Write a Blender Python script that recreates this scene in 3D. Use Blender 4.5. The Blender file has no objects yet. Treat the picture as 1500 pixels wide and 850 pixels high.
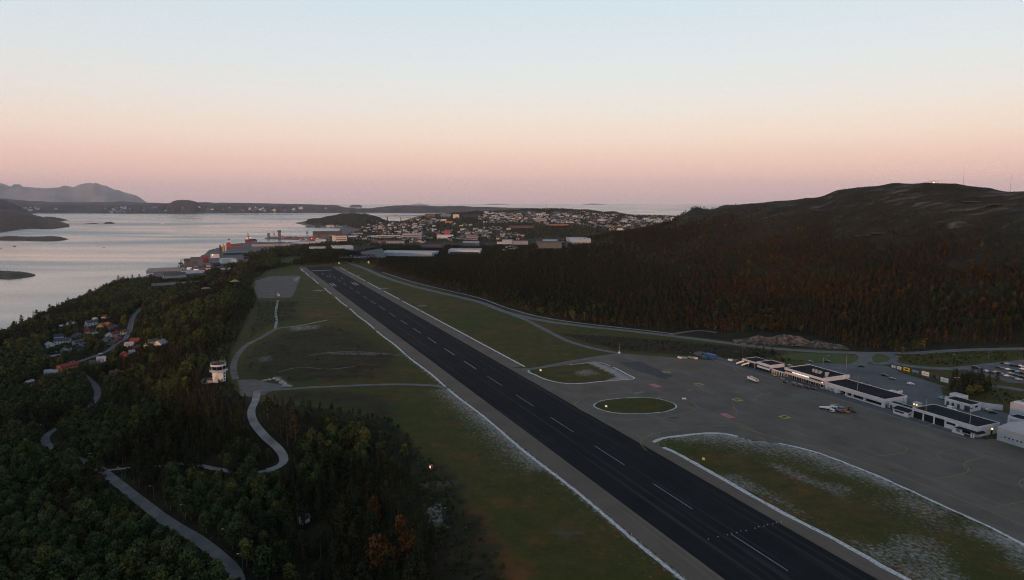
import bpy, math, random
import numpy as np
from mathutils import Vector
from mathutils.geometry import tessellate_polygon
R = math.radians
random.seed(7); rng = np.random.default_rng(7)
scene = bpy.context.scene
COL = scene.collection

# ------------------------------------------------------------------ camera model (metres, runway surface = 0)
CAM_H = 120.0
PITCH = math.atan(130 / 1000.0)
SP, CP = math.sin(PITCH), math.cos(PITCH)
SEA = -62.0

def P(x, y, z=0.0):
    """survey point: where the sight line of photo pixel x, y meets height z"""
    u, v = x - 750.0, y - 425.0
    t = (CAM_H - z) / (1000 * SP + v * CP)
    return (u * t, (1000 * CP - v * SP) * t, z)

def Q(x, y, Y):
    u, v = x - 750.0, y - 425.0
    t = Y / (1000 * CP - v * SP)
    return (u * t, Y, CAM_H - t * (1000 * SP + v * CP))

_vp = np.array([-432.0, 1000 * CP + 130 * SP]); RD = _vp / np.linalg.norm(_vp)
RN = np.array([RD[1], -RD[0]])
RC = np.array(P(823, 622)[:2])
ROT = math.atan2(-RD[1], -RD[0])          # local x runs towards the camera along the runway, local y away from it

def RW(a, b, z=0.0):
    q = RC + RD * a + RN * b
    return (float(q[0]), float(q[1]), z)

def to_ab(X, Y):
    dx, dy = X - RC[0], Y - RC[1]
    return dx * RD[0] + dy * RD[1], dx * RN[0] + dy * RN[1]

# ------------------------------------------------------------------ numpy noise
def _hash(ix, iy, s):
    h = (ix.astype(np.int64) * 374761393 + iy.astype(np.int64) * 668265263 + s * 1274126177) & 0x7fffffff
    h = ((h ^ (h >> 13)) * 1103515245) & 0x7fffffff
    return ((h ^ (h >> 16)) & 0xffff) / 65535.0

def vnoise(x, y, s=0):
    ix, iy = np.floor(x), np.floor(y)
    fx, fy = x - ix, y - iy
    fx = fx * fx * (3 - 2 * fx); fy = fy * fy * (3 - 2 * fy)
    a = _hash(ix, iy, s); b = _hash(ix + 1, iy, s); c = _hash(ix, iy + 1, s); d = _hash(ix + 1, iy + 1, s)
    return (a * (1 - fx) + b * fx) * (1 - fy) + (c * (1 - fx) + d * fx) * fy

def fbm(x, y, sc, oct=4, s=0):
    v = 0; amp = 1; tot = 0
    for o in range(oct):
        v = v + amp * vnoise(x / sc, y / sc, s + o * 17); tot += amp; amp *= .5; sc *= .5
    return v / tot * 2 - 1

def sdist(X, Y, poly):
    """signed distance to a closed polygon (negative inside)"""
    X = np.asarray(X, float); Y = np.asarray(Y, float)
    d2 = np.full(X.shape, 1e18); ins = np.zeros(X.shape, bool)
    n = len(poly)
    for i in range(n):
        x0, y0 = poly[i][:2]; x1, y1 = poly[(i + 1) % n][:2]
        ex, ey = x1 - x0, y1 - y0
        L = ex * ex + ey * ey + 1e-9
        t = np.clip(((X - x0) * ex + (Y - y0) * ey) / L, 0, 1)
        d2 = np.minimum(d2, (X - x0 - t * ex) ** 2 + (Y - y0 - t * ey) ** 2)
        c = ((y0 > Y) != (y1 > Y))
        with np.errstate(divide='ignore', invalid='ignore'):
            xx = x0 + (Y - y0) * ex / (ey if abs(ey) > 1e-9 else 1e-9)
        ins ^= c & (X < xx)
    d = np.sqrt(d2)
    return np.where(ins, -d, d)

def ldist(X, Y, line):
    d2 = np.full(np.shape(X), 1e18)
    for i in range(len(line) - 1):
        x0, y0 = line[i][:2]; x1, y1 = line[i + 1][:2]
        ex, ey = x1 - x0, y1 - y0
        t = np.clip(((X - x0) * ex + (Y - y0) * ey) / (ex * ex + ey * ey + 1e-9), 0, 1)
        d2 = np.minimum(d2, (X - x0 - t * ex) ** 2 + (Y - y0 - t * ey) ** 2)
    return np.sqrt(d2)

def sstep(a, b, x):
    t = np.clip((x - a) / (b - a), 0, 1)
    return t * t * (3 - 2 * t)

# ------------------------------------------------------------------ terrain heights
FIELD_PX = [(780, 1000), (755, 900), (735, 850), (705, 790), (665, 725), (628, 680), (606, 640), (570, 612), (480, 597), (395, 590),
            (352, 578), (335, 550), (342, 515), (352, 495), (364, 470), (378, 440), (370, 420), (375, 408), (400, 396),
            (432, 389), (470, 383), (505, 381), (560, 401), (640, 424), (740, 454), (850, 475), (1000, 492), (1130, 508),
            (1290, 518), (1400, 515), (1500, 511), (1900, 500), (2300, 560), (2300, 1000)]
FIELD = [P(*q) for q in FIELD_PX]
CTRL = []
for q in FIELD_PX[1:-2]:
    CTRL.append(P(*q))
def cz(z, *px):
    for x, y in px: CTRL.append(P(x, y, z))
def cq(*pts, dz=0):
    for x, y, Y in pts:
        a = Q(x, y, Y); CTRL.append((a[0], a[1], a[2] + dz))
# hill on the right: crest, slopes, and the back that nobody sees
CREST = [(1560, 283, 1000), (1500, 277, 1050), (1450, 273, 1100), (1400, 268, 1150), (1355, 269, 1200), (1310, 267.5, 1250), (1270, 271, 1300), (1225, 280, 1350),
         (1180, 288, 1400), (1140, 293, 1450), (1100, 297.5, 1500), (1060, 301, 1560), (1020, 304, 1640), (1003, 313, 1660), (985, 327, 1660), (940, 337, 1560),
         (900, 343, 1500), (860, 350, 1430), (820, 357, 1380), (780, 365, 1320), (730, 374, 1270)]
cq(*CREST, dz=-2)
cq((1560, 310, 880), (1500, 300, 980), (1400, 292, 1080), (1300, 294, 1160), (1200, 305, 1290), (1100, 312, 1390), (1040, 318, 1560))
cq((1560, 340, 780), (1450, 332, 930), (1300, 340, 1050), (1200, 345, 1150), (1100, 345, 1200), (1000, 352, 1330), (940, 362, 1300))
cq((1600, 410, 620), (1450, 402, 750), (1300, 402, 850), (1200, 400, 880), (1100, 385, 950), (1000, 385, 1010), (930, 395, 980), (860, 380, 1200), (800, 395, 1080), dz=-4)
cq((1500, 455, 620), (1400, 452, 680), (1300, 452, 690), (1200, 445, 710), (1100, 437, 760), (950, 430, 790), (800, 425, 880), (700, 408, 1010), (640, 400, 1060), dz=-7)
cq((1500, 490, 530), (1400, 490, 560), (1250, 490, 590), (1080, 482, 610), (950, 470, 660), (800, 450, 770), (700, 425, 900), (600, 397, 1070), (545, 383, 1130), dz=-4)
for x, y, Y in CREST: 
    a = Q(x, y, Y); k = 1.35
    CTRL.append((a[0] * k, a[1] * k, max(-20, a[2] - 45)))
# wooded slope on the left, down to the fjord
cz(-3, (300, 565), (322, 600)); cz(0, (322, 556), (345, 560), (310, 548)); cz(-6, (300, 530)); cz(-12, (300, 500)); cz(-16, (280, 455), (250, 560)); cz(-9, (330, 425))
cz(-28, (250, 445), (250, 520), (230, 600)); cz(-35, (200, 560)); cz(-33, (210, 640)); cz(-22, (300, 640)); cz(-9, (460, 640), (415, 668)); cz(-13, (395, 690), (500, 715))
cz(-20, (310, 690)); cz(-25, (262, 680)); cz(-9, (560, 700)); cz(-13, (610, 800), (640, 900)); cz(-23, (400, 800), (345, 850)); cz(-22, (320, 818)); cz(-26, (250, 770))
cz(-31, (180, 715)); cz(-35, (148, 688)); cz(-34, (200, 820)); cz(-40, (50, 800), (-100, 900)); cz(-41, (68, 648)); cz(-44, (50, 720)); cz(-45, (132, 598), (143, 575))
cz(-50, (50, 600), (-60, 640)); cz(-55, (0, 530)); cz(-47, (150, 516), (100, 535), (130, 485)); cz(-44, (190, 485)); cz(-34, (203, 456)); cz(-53, (95, 480)); cz(-46, (200, 440))
cz(-30, (280, 425)); cz(-48, (240, 425))
# shore of the fjord
SHORE = [(-300, 560), (-120, 525), (-40, 500), (20, 483), (80, 456), (150, 424), (185, 410), (222, 403), (235, 398), (262, 396), (268, 388), (292, 378), (305, 367), (335, 358), (362, 355.8),
         (382, 354.6), (410, 354.2), (440, 353.6), (457, 352), (464, 349), (480, 344.5), (497, 338), (505, 332)]
cz(-61.5, *SHORE)
cz(-74, (-300, 500), (-80, 470), (0, 455), (100, 425), (180, 396), (215, 386), (255, 374), (280, 364), (310, 354), (350, 348), (385, 350.6), (415, 351), (442, 350.6), (456, 346), (420, 341), (470, 337.5))
cz(-59, (250, 412), (300, 400), (350, 385), (330, 378), (320, 371), (400, 360), (474, 351), (440, 357), (430, 358), (500, 342), (350, 364))
cz(-40, (310, 420), (345, 400), (370, 390)); cz(-22, (360, 400), (400, 385))
# beyond the runway end
cq((430, 371, 1480), (500, 368, 1500), (400, 370, 1550), (560, 374, 1520), dz=-6)
cz(-20, (560, 373), (610, 377), (520, 376)); cz(-26, (500, 362), (450, 366)); cz(-24, (680, 371), (640, 365), (740, 366)); cz(-35, (560, 356), (620, 352), (700, 352)); cz(-28, (760, 356), (850, 354), (900, 350))
cz(-52, (505, 347)); cz(-48, (540, 345))
cq((600, 337, 3500), (650, 338, 3300), (700, 338, 3000), (800, 340, 2750), (870, 341, 2700), (560, 336, 4000), (530, 338, 4100))
cq((600, 322, 4400), (650, 325, 4100), (700, 326, 3900), (760, 327, 3800), (820, 328, 3700), (880, 326, 3700), (930, 324, 3700), (980, 327, 3500))
cq((1010, 318, 4800), (960, 316.5, 4800), (900, 312, 4900), (860, 309.5, 5000), (830, 307.5, 5100), (800, 307, 5200), (770, 308, 5250), (740, 310, 5200), (700, 310, 5200), (665, 313, 4900), (640, 315, 4700), (615, 319, 4550), (603, 324, 4600))
for x, Y in ((1010, 5600), (960, 5700), (900, 5800), (840, 6000), (780, 6200), (720, 6300), (660, 6000), (625, 5500), (600, 5300)):
    CTRL.append(((x - 750) / 1000 * Y, Y, -74))
# promontory of the old town with the wooded knoll
cq((428, 327.5, 5690), (455, 322, 5650), (480, 318.5, 5600), (500, 314, 5600), (515, 313, 5600), (535, 314.5, 5500), (550, 318, 5400), (562, 323, 5300), (580, 326, 5100), (592, 328, 4900))
cz(-61, (445, 332), (470, 334), (500, 335)); cz(-55, (505, 333)); cq((480, 327, 5100), (510, 324, 5200), (540, 326, 5000))
for x, Y in ((430, 6300), (470, 6500), (510, 6600), (550, 6400), (580, 6000), (597, 5600), (410, 5900), (430, 5300), (445, 5100), (577, 5500)):
    CTRL.append(((x - 750) / 1000 * Y, Y, -74))
# ground behind and beside the camera, an unseen ridge added east to shade the near ground
for X, Y, z in ((-400, 120, -35), (0, 60, 0), (300, 60, 0), (-150, 60, -20), (600, 150, 0), (900, 300, 5), (-900, 300, -58), (-700, 60, -50),
                (-900, -500, 20), (-500, -500, 48), (-100, -500, 58), (300, -500, 55), (700, -500, 60), (1100, -500, 60), (-900, -900, 40), (0, -900, 60), (900, -900, 60), (0, -200, 8), (500, -200, 8), (-500, -200, -10),
                (1100, 600, 30), (1500, 900, 90), (-1300, 300, -74), (-1100, 800, -74)):
    CTRL.append((X, Y, z))
_cp = np.array(CTRL)
def _warp(X, Y):
    # distances shrink with range so that near detail and far town weigh alike
    r = np.sqrt(X * X + Y * Y) + 300
    s = np.log(r) / r * 1000
    return X * s, Y * s
_cx, _cy = _warp(_cp[:, 0], _cp[:, 1])
_r = np.sqrt((_cx[:, None] - _cx[None]) ** 2 + (_cy[:, None] - _cy[None]) ** 2 + 100.0)
_n = len(_cp)
_A = np.zeros((_n + 3, _n + 3)); _A[:_n, :_n] = -_r + np.eye(_n) * 3; _A[:_n, _n] = 1; _A[:_n, _n + 1] = _cx / 1000; _A[:_n, _n + 2] = _cy / 1000
_A[_n:, :_n] = _A[:_n, _n:].T
_w = np.linalg.solve(_A, np.concatenate([_cp[:, 2], np.zeros(3)]))

def height(X, Y):
    X = np.atleast_1d(np.asarray(X, float)); Y = np.atleast_1d(np.asarray(Y, float))
    shp = X.shape; X = X.ravel(); Y = Y.ravel()
    out = np.empty(X.shape)
    for i in range(0, len(X), 40000):
        x, y = X[i:i + 40000], Y[i:i + 40000]
        wx, wy = _warp(x, y)
        r = np.sqrt((wx[:, None] - _cx[None]) ** 2 + (wy[:, None] - _cy[None]) ** 2 + 100.0)
        z = -r @ _w[:_n] + _w[_n] + wx / 1000 * _w[_n + 1] + wy / 1000 * _w[_n + 2]
        out[i:i + 40000] = z
    sd = sdist(X, Y, FIELD)
    m = sstep(0, 45, sd)
    hillm = sstep(15, 70, out) * (X > 0) * (Y < 2200)
    rough = fbm(X, Y, 90, 3, 3) * (1.6 + 4.5 * hillm) + hillm * 2.2 * fbm(X * .35 + Y * .15, Y * 1.2, 75, 2, 11)
    far = sstep(2500, 4500, Y)
    rough = rough * (1 + far * 1.5) * sstep(-62, -54, out)
    z = (out + rough) * m
    z = np.where((z < SEA) & (z > -1e6), SEA - 2 + (z - SEA) * .8, z)
    return np.maximum(z, -74).reshape(shp)

def hz(x, y): return float(height(x, y)[0])

def G(x, y, Y0=150.0, Y1=7000.0):
    """ground point seen at photo pixel x, y"""
    Ys = np.geomspace(Y0, Y1, 900)
    u, v = x - 750.0, y - 425.0
    t = Ys / (1000 * CP - v * SP)
    Xs = u * t; Zs = CAM_H - t * (1000 * SP + v * CP)
    g = np.maximum(height(Xs, Ys), SEA)
    below = np.where(Zs <= g)[0]
    if len(below) == 0: return (float(Xs[-1]), float(Ys[-1]), float(g[-1]))
    i = below[0]
    if i == 0: return (float(Xs[0]), float(Ys[0]), float(g[0]))
    a0, a1 = Zs[i - 1] - g[i - 1], Zs[i] - g[i]
    f = a0 / (a0 - a1)
    Yy = Ys[i - 1] + f * (Ys[i] - Ys[i - 1]); tt = Yy / (1000 * CP - v * SP)
    return (float(u * tt), float(Yy), hz(u * tt, Yy))
# ------------------------------------------------------------------ materials
def nodes(m):
    m.use_nodes = True
    nt = m.node_tree
    return nt, nt.nodes, nt.links, nt.nodes['Principled BSDF']

_M = {}
def mat(name, c, rough=.75, c2=None, scale=.5, metal=0, emit=None, spec=.3, detail=5, thr=(.35, .65), stretch=None):
    """base colour broken up by world-space noise"""
    if name in _M: return _M[name]
    m = bpy.data.materials.new(name); nt, N, L, b = nodes(m)
    b.inputs['Roughness'].default_value = rough; b.inputs['Metallic'].default_value = metal
    b.inputs['Specular IOR Level'].default_value = spec
    if c2 is None: c2 = tuple(x * .72 for x in c)
    g = N.new('ShaderNodeNewGeometry'); n = N.new('ShaderNodeTexNoise'); n.inputs['Scale'].default_value = scale; n.inputs['Detail'].default_value = detail
    if stretch:
        mp = N.new('ShaderNodeMapping'); mp.inputs['Rotation'].default_value = (0, 0, -math.atan2(RD[1], RD[0])); mp.inputs['Scale'].default_value = stretch
        mp.vector_type = 'POINT'
        mp0 = N.new('ShaderNodeMapping'); mp0.inputs['Rotation'].default_value = (0, 0, -math.atan2(RD[1], RD[0]))
        mp.inputs['Rotation'].default_value = (0, 0, 0)
        L.new(g.outputs['Position'], mp0.inputs['Vector']); L.new(mp0.outputs[0], mp.inputs['Vector']); L.new(mp.outputs[0], n.inputs['Vector'])
    else:
        L.new(g.outputs['Position'], n.inputs['Vector'])
    r = N.new('ShaderNodeValToRGB'); r.color_ramp.elements[0].position = thr[0]; r.color_ramp.elements[1].position = thr[1]
    r.color_ramp.elements[0].color = (*c2, 1); r.color_ramp.elements[1].color = (*c, 1)
    L.new(n.outputs['Fac'], r.inputs['Fac']); L.new(r.outputs['Color'], b.inputs['Base Color'])
    if emit:
        b.inputs['Emission Color'].default_value = (*emit[0], 1); b.inputs['Emission Strength'].default_value = emit[1]
    _M[name] = m
    return m

def mixrgb(N, L, fac, a, b):
    x = N.new('ShaderNodeMix'); x.data_type = 'RGBA'
    for s, v in ((0, fac), (6, a), (7, b)):
        if isinstance(v, (tuple, float, int)): x.inputs[s].default_value = v
        else: L.new(v, x.inputs[s])
    return x.outputs[2]

def mathn(N, L, op, a, b=None, clamp=False):
    x = N.new('ShaderNodeMath'); x.operation = op; x.use_clamp = clamp
    for s, v in ((0, a), (1, b)):
        if v is None: continue
        if isinstance(v, (float, int)): x.inputs[s].default_value = v
        else: L.new(v, x.inputs[s])
    return x.outputs[0]

def ground_material():
    m = bpy.data.materials.new('ground_cover'); nt, N, L, b = nodes(m)
    b.inputs['Roughness'].default_value = .95; b.inputs['Specular IOR Level'].default_value = .1
    g = N.new('ShaderNodeNewGeometry')
    def noise(sc, det=6, rough=.6):
        n = N.new('ShaderNodeTexNoise'); n.inputs['Scale'].default_value = sc; n.inputs['Detail'].default_value = det; n.inputs['Roughness'].default_value = rough
        L.new(g.outputs['Position'], n.inputs['Vector']); return n.outputs['Fac']
    def ramp(f, p0, p1, c0, c1):
        r = N.new('ShaderNodeValToRGB'); r.color_ramp.elements[0].position = p0; r.color_ramp.elements[1].position = p1
        r.color_ramp.elements[0].color = (*c0, 1); r.color_ramp.elements[1].color = (*c1, 1); L.new(f, r.inputs['Fac']); return r.outputs['Color']
    a1 = N.new('ShaderNodeVertexColor'); a1.layer_name = 'cover'; s1 = N.new('ShaderNodeSeparateColor'); L.new(a1.outputs['Color'], s1.inputs[0])
    a2 = N.new('ShaderNodeVertexColor'); a2.layer_name = 'cover_more'; s2 = N.new('ShaderNodeSeparateColor'); L.new(a2.outputs['Color'], s2.inputs[0])
    n_big, n_mid, n_fine = noise(.012), noise(.06), noise(.9, 5, .7)
    n_patch = noise(.22, 8, .72); n_tuft = noise(.11, 9, .78)
    floor = ramp(n_mid, .35, .7, (.010, .012, .007), (.030, .028, .015))
    grass = mixrgb(N, L, ramp(n_big, .4, .62, (0, 0, 0), (1, 1, 1)), ramp(n_tuft, .3, .7, (.026, .036, .007), (.050, .064, .013)), ramp(n_tuft, .32, .7, (.036, .036, .011), (.092, .070, .024)))
    mph = N.new('ShaderNodeMapping'); mph.inputs['Scale'].default_value = (.010, .034, .06); L.new(g.outputs['Position'], mph.inputs['Vector'])
    nh = N.new('ShaderNodeTexNoise'); nh.inputs['Scale'].default_value = 1; nh.inputs['Detail'].default_value = 9; nh.inputs['Roughness'].default_value = .66; nh.inputs['Distortion'].default_value = .5; L.new(mph.outputs[0], nh.inputs['Vector']); n_led = nh.outputs['Fac']
    heath = mixrgb(N, L, .45, ramp(n_patch, .40, .68, (.008, .009, .005), (.050, .043, .024)), ramp(n_led, .38, .66, (.010, .011, .007), (.044, .037, .024)))
    brown = ramp(n_tuft, .3, .7, (.070, .036, .014), (.175, .078, .028))
    rock = ramp(n_led, .40, .70, (.030, .029, .027), (.125, .12, .115))
    gravel = ramp(n_tuft, .3, .72, (.075, .070, .068), (.17, .16, .155))
    dust = ramp(n_tuft, .3, .7, (.15, .15, .15), (.37, .37, .375))
    mpd0 = N.new('ShaderNodeMapping'); mpd0.inputs['Rotation'].default_value = (0, 0, -math.atan2(RD[1], RD[0])); L.new(g.outputs['Position'], mpd0.inputs['Vector'])
    mpd = N.new('ShaderNodeMapping'); mpd.inputs['Scale'].default_value = (.55, .66, 1); L.new(mpd0.outputs[0], mpd.inputs['Vector'])
    nd = N.new('ShaderNodeTexNoise'); nd.inputs['Scale'].default_value = 1; nd.inputs['Detail'].default_value = 10; nd.inputs['Roughness'].default_value = .8; L.new(mpd.outputs[0], nd.inputs['Vector']); n_dust = nd.outputs['Fac']
    def edge(ch, sharp=3.0, nz=n_patch, k=1.1):
        # attribute + noise -> broken edge
        v = mathn(N, L, 'ADD', ch, mathn(N, L, 'MULTIPLY', mathn(N, L, 'SUBTRACT', nz, .5), k))
        return mathn(N, L, 'MULTIPLY', mathn(N, L, 'SUBTRACT', v, .5 - .5 / sharp), sharp, True)
    c = mixrgb(N, L, edge(s1.outputs[0], 3), floor, grass)
    c = mixrgb(N, L, edge(s1.outputs[2], 2, n_mid, 1.6), c, brown)
    c = mixrgb(N, L, edge(s2.outputs[0], 2.2, n_tuft, 2.6), c, heath)
    c = mixrgb(N, L, edge(s2.outputs[1], 3.2, n_led, 2.4), c, rock)
    c = mixrgb(N, L, edge(s2.outputs[2], 4), c, gravel)
    c = mixrgb(N, L, edge(s1.outputs[1], 2.0, n_dust, 2.6), c, dust)
    L.new(c, b.inputs['Base Color'])
    bp = N.new('ShaderNodeBump'); bp.inputs['Strength'].default_value = .5; bp.inputs['Distance'].default_value = .4
    L.new(noise(1.4, 4), bp.inputs['Height']); L.new(bp.outputs[0], b.inputs['Normal'])
    return m

def asphalt_material(name, c0, c1, streak, sc_along=.012, sc_across=.75, k=.5, rough=.8):
    """paving with long seams and tyre streaks along the runway axis"""
    m = bpy.data.materials.new(name); nt, N, L, b = nodes(m)
    b.inputs['Roughness'].default_value = .95; b.inputs['Specular IOR Level'].default_value = .06
    g = N.new('ShaderNodeNewGeometry'); mp = N.new('ShaderNodeMapping'); mp.inputs['Rotation'].default_value = (0, 0, -math.atan2(RD[1], RD[0]))
    L.new(g.outputs['Position'], mp.inputs['Vector'])
    mp2 = N.new('ShaderNodeMapping'); mp2.inputs['Scale'].default_value = (sc_along, sc_across, 1); L.new(mp.outputs[0], mp2.inputs['Vector'])
    n1 = N.new('ShaderNodeTexNoise'); n1.inputs['Scale'].default_value = 1; n1.inputs['Detail'].default_value = 5; n1.inputs['Roughness'].default_value = .65; L.new(mp2.outputs[0], n1.inputs['Vector'])
    n2 = N.new('ShaderNodeTexNoise'); n2.inputs['Scale'].default_value = .05; n2.inputs['Detail'].default_value = 8; n2.inputs['Roughness'].default_value = .65; L.new(g.outputs['Position'], n2.inputs['Vector'])
    n3 = N.new('ShaderNodeTexNoise'); n3.inputs['Scale'].default_value = 2.5; n3.inputs['Detail'].default_value = 3; L.new(g.outputs['Position'], n3.inputs['Vector'])
    v = mathn(N, L, 'ADD', mathn(N, L, 'MULTIPLY', n2.outputs['Fac'], .7), mathn(N, L, 'MULTIPLY', n3.outputs['Fac'], .3))
    r = N.new('ShaderNodeValToRGB'); r.color_ramp.elements[0].position = .36; r.color_ramp.elements[1].position = .66
    r.color_ramp.elements[0].color = (*c0, 1); r.color_ramp.elements[1].color = (*c1, 1); L.new(v, r.inputs['Fac'])
    s = mathn(N, L, 'MULTIPLY', mathn(N, L, 'MULTIPLY', mathn(N, L, 'SUBTRACT', n1.outputs['Fac'], .52), 5.0, True), k)
    c = mixrgb(N, L, s, r.outputs['Color'], (*streak, 1))
    L.new(c, b.inputs['Base Color'])
    return m

def leaf_material(name, cols, warm=None, seed_mul=1.0):
    m = bpy.data.materials.new(name); nt, N, L, b = nodes(m)
    b.inputs['Roughness'].default_value = .8; b.inputs['Specular IOR Level'].default_value = .12
    o = N.new('ShaderNodeObjectInfo'); r = N.new('ShaderNodeValToRGB')
    cr = r.color_ramp; cr.elements[0].color = (*cols[0][1], 1); cr.elements[0].position = cols[0][0]; cr.elements[1].color = (*cols[-1][1], 1); cr.elements[1].position = cols[-1][0]
    for p, c in cols[1:-1]:
        e = cr.elements.new(p); e.color = (*c, 1)
    L.new(o.outputs['Random'], r.inputs['Fac'])
    a = N.new('ShaderNodeVertexColor'); a.layer_name = 'tone'
    mx = N.new('ShaderNodeMix'); mx.data_type = 'RGBA'; mx.blend_type = 'MULTIPLY'; mx.inputs[0].default_value = 1
    L.new(r.outputs['Color'], mx.inputs[6]); L.new(a.outputs['Color'], mx.inputs[7]); L.new(mx.outputs[2], b.inputs['Base Color'])
    return m

# ------------------------------------------------------------------ mesh helpers
class MB:
    """collects faces of one mesh"""
    def __init__(s): s.v = []; s.f = []; s.m = []; s.k = 0
    def add(s, verts, faces, k=None):
        o = len(s.v); s.v += [tuple(map(float, q)) for q in verts]
        for f in faces: s.f.append(tuple(i + o for i in f)); s.m.append(s.k if k is None else k)
    def box(s, x0, x1, y0, y1, z0, z1, k=None, rot=0, cx=None, cy=None):
        vs = [(x, y, z) for z in (z0, z1) for x, y in ((x0, y0), (x1, y0), (x1, y1), (x0, y1))]
        if rot:
            ox = (x0 + x1) / 2 if cx is None else cx; oy = (y0 + y1) / 2 if cy is None else cy
            c, n = math.cos(rot), math.sin(rot)
            vs = [(ox + (x - ox) * c - (y - oy) * n, oy + (x - ox) * n + (y - oy) * c, z) for x, y, z in vs]
        s.add(vs, [(3, 2, 1, 0), (4, 5, 6, 7), (0, 1, 5, 4), (1, 2, 6, 5), (2, 3, 7, 6), (3, 0, 4, 7)], k)
        return s
    def prism(s, poly, z0, z1, k=None):
        n = len(poly)
        s.add([(x, y, z0) for x, y in poly] + [(x, y, z1) for x, y in poly],
              [tuple(range(n - 1, -1, -1)), tuple(range(n, 2 * n))] + [(i, (i + 1) % n, (i + 1) % n + n, i + n) for i in range(n)], k)
        return s
    def tube(s, p0, p1, r0, r1=None, n=8, k=None, cap=True):
        r1 = r0 if r1 is None else r1
        a = Vector(p0); d = Vector(p1) - a; d.normalize()
        u = d.orthogonal().normalized(); w = d.cross(u)
        ring = lambda c, r: [tuple(Vector(c) + (u * math.cos(2 * math.pi * i / n) + w * math.sin(2 * math.pi * i / n)) * r) for i in range(n)]
        f = [(i, (i + 1) % n, (i + 1) % n + n, i + n) for i in range(n)]
        if cap: f += [tuple(range(n - 1, -1, -1)), tuple(range(n, 2 * n))]
        s.add(ring(p0, r0) + ring(p1, r1), f, k)
        return s
    def gable(s, x0, x1, y0, y1, z0, h, over=.3, k=None):
        """pitched roof with its ridge along x"""
        x0 -= over; x1 += over; y0 -= over; y1 += over; ym = (y0 + y1) / 2; t = .25
        s.add([(x0, y0, z0), (x1, y0, z0), (x1, y1, z0), (x0, y1, z0), (x0, ym, z0 + h), (x1, ym, z0 + h),
               (x0, y0, z0 + t), (x1, y0, z0 + t), (x1, y1, z0 + t), (x0, y1, z0 + t), (x0, ym, z0 + h + t), (x1, ym, z0 + h + t)],
              [(6, 7, 11, 10), (8, 9, 10, 11), (0, 4, 5, 1), (2, 5, 4, 3), (0, 1, 7, 6), (2, 3, 9, 8), (0, 6, 10, 4), (4, 10, 9, 3), (1, 5, 11, 7), (5, 2, 8, 11)], k)
        return s
    def lathe(s, prof, n=16, cx=0, cy=0, k=None):
        o = [(cx + r * math.cos(2 * math.pi * i / n), cy + r * math.sin(2 * math.pi * i / n), z) for r, z in prof for i in range(n)]
        f = []
        for j in range(len(prof) - 1):
            for i in range(n): f.append((j * n + i, j * n + (i + 1) % n, (j + 1) * n + (i + 1) % n, (j + 1) * n + i))
        f.append(tuple(range(n - 1, -1, -1))); f.append(tuple(range((len(prof) - 1) * n, len(prof) * n)))
        s.add(o, f, k); return s
    def mesh(s, name, mats, smooth=False):
        me = bpy.data.meshes.new(name); me.from_pydata(s.v, [], s.f)
        for m in (mats if isinstance(mats, (list, tuple)) else [mats]): me.materials.append(m)
        me.polygons.foreach_set('material_index', s.m)
        if smooth: me.polygons.foreach_set('use_smooth', [True] * len(s.f))
        me.update(); return me
    def build(s, name, mats, parent=None, smooth=False, loc=None, rz=0, label=None):
        o = bpy.data.objects.new(name, s.mesh(name, mats, smooth)); COL.objects.link(o)
        if parent is not None: o.parent = parent
        if loc is not None: o.location = loc
        o.rotation_euler.z = rz
        if label: o['label'] = label
        return o

def tag(o, label=None, cat=None, group=None, kind=None):
    if label: o['label'] = label
    if cat: o['category'] = cat
    if group: o['group'] = group
    if kind: o['kind'] = kind
    return o

def empty(name, loc, rz=0, label=None, cat=None, group=None):
    o = bpy.data.objects.new(name, None); COL.objects.link(o); o.location = loc; o.rotation_euler.z = rz; o.empty_display_size = .5
    return tag(o, label, cat, group)

def part(name, me, parent):
    o = bpy.data.objects.new(name, me); COL.objects.link(o); o.parent = parent; return o

def copy_tree(src, loc, rz, label=None, parent=None):
    c = src.copy(); COL.objects.link(c)
    if parent is not None: c.parent = parent
    else: c.location = loc; c.rotation_euler.z = rz
    if label: c['label'] = label
    for ch in list(src.children): copy_tree(ch, None, 0, None, c)
    return c

def sheet(name, outer, z, material, holes=(), label=None, kind='structure', cat=None, drop=0):
    loops = [[Vector((q[0], q[1], 0)) for q in lp] for lp in ([outer] + list(holes))]
    tris = tessellate_polygon(loops)
    vs = [(v.x, v.y, z) for lp in loops for v in lp]
    fs = []
    for t in tris:
        a, b, c = (Vector(vs[i]) for i in t)
        fs.append(t if (b - a).cross(c - a).z > 0 else t[::-1])
    b = MB(); b.add(vs, fs)
    o = b.build(name, material)
    return tag(o, label, cat, None, kind)

def smooth_line(pts, step=6.0, closed=False):
    pts = [np.array(p[:2], float) for p in pts]
    n = len(pts); out = []
    for i in range(n if closed else n - 1):
        p1, p2 = pts[i], pts[(i + 1) % n]
        p0 = pts[i - 1] if (i > 0 or closed) else 2 * p1 - p2
        p3 = pts[(i + 2) % n] if (i + 2 < n or closed) else 2 * p2 - p1
        k = max(2, int(np.linalg.norm(p2 - p1) / step))
        for j in range(k):
            t = j / k
            out.append(.5 * (2 * p1 + (p2 - p0) * t + (2 * p0 - 5 * p1 + 4 * p2 - p3) * t * t + (3 * p1 - p0 - 3 * p2 + p3) * t ** 3))
    if not closed: out.append(pts[-1])
    return out

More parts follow.
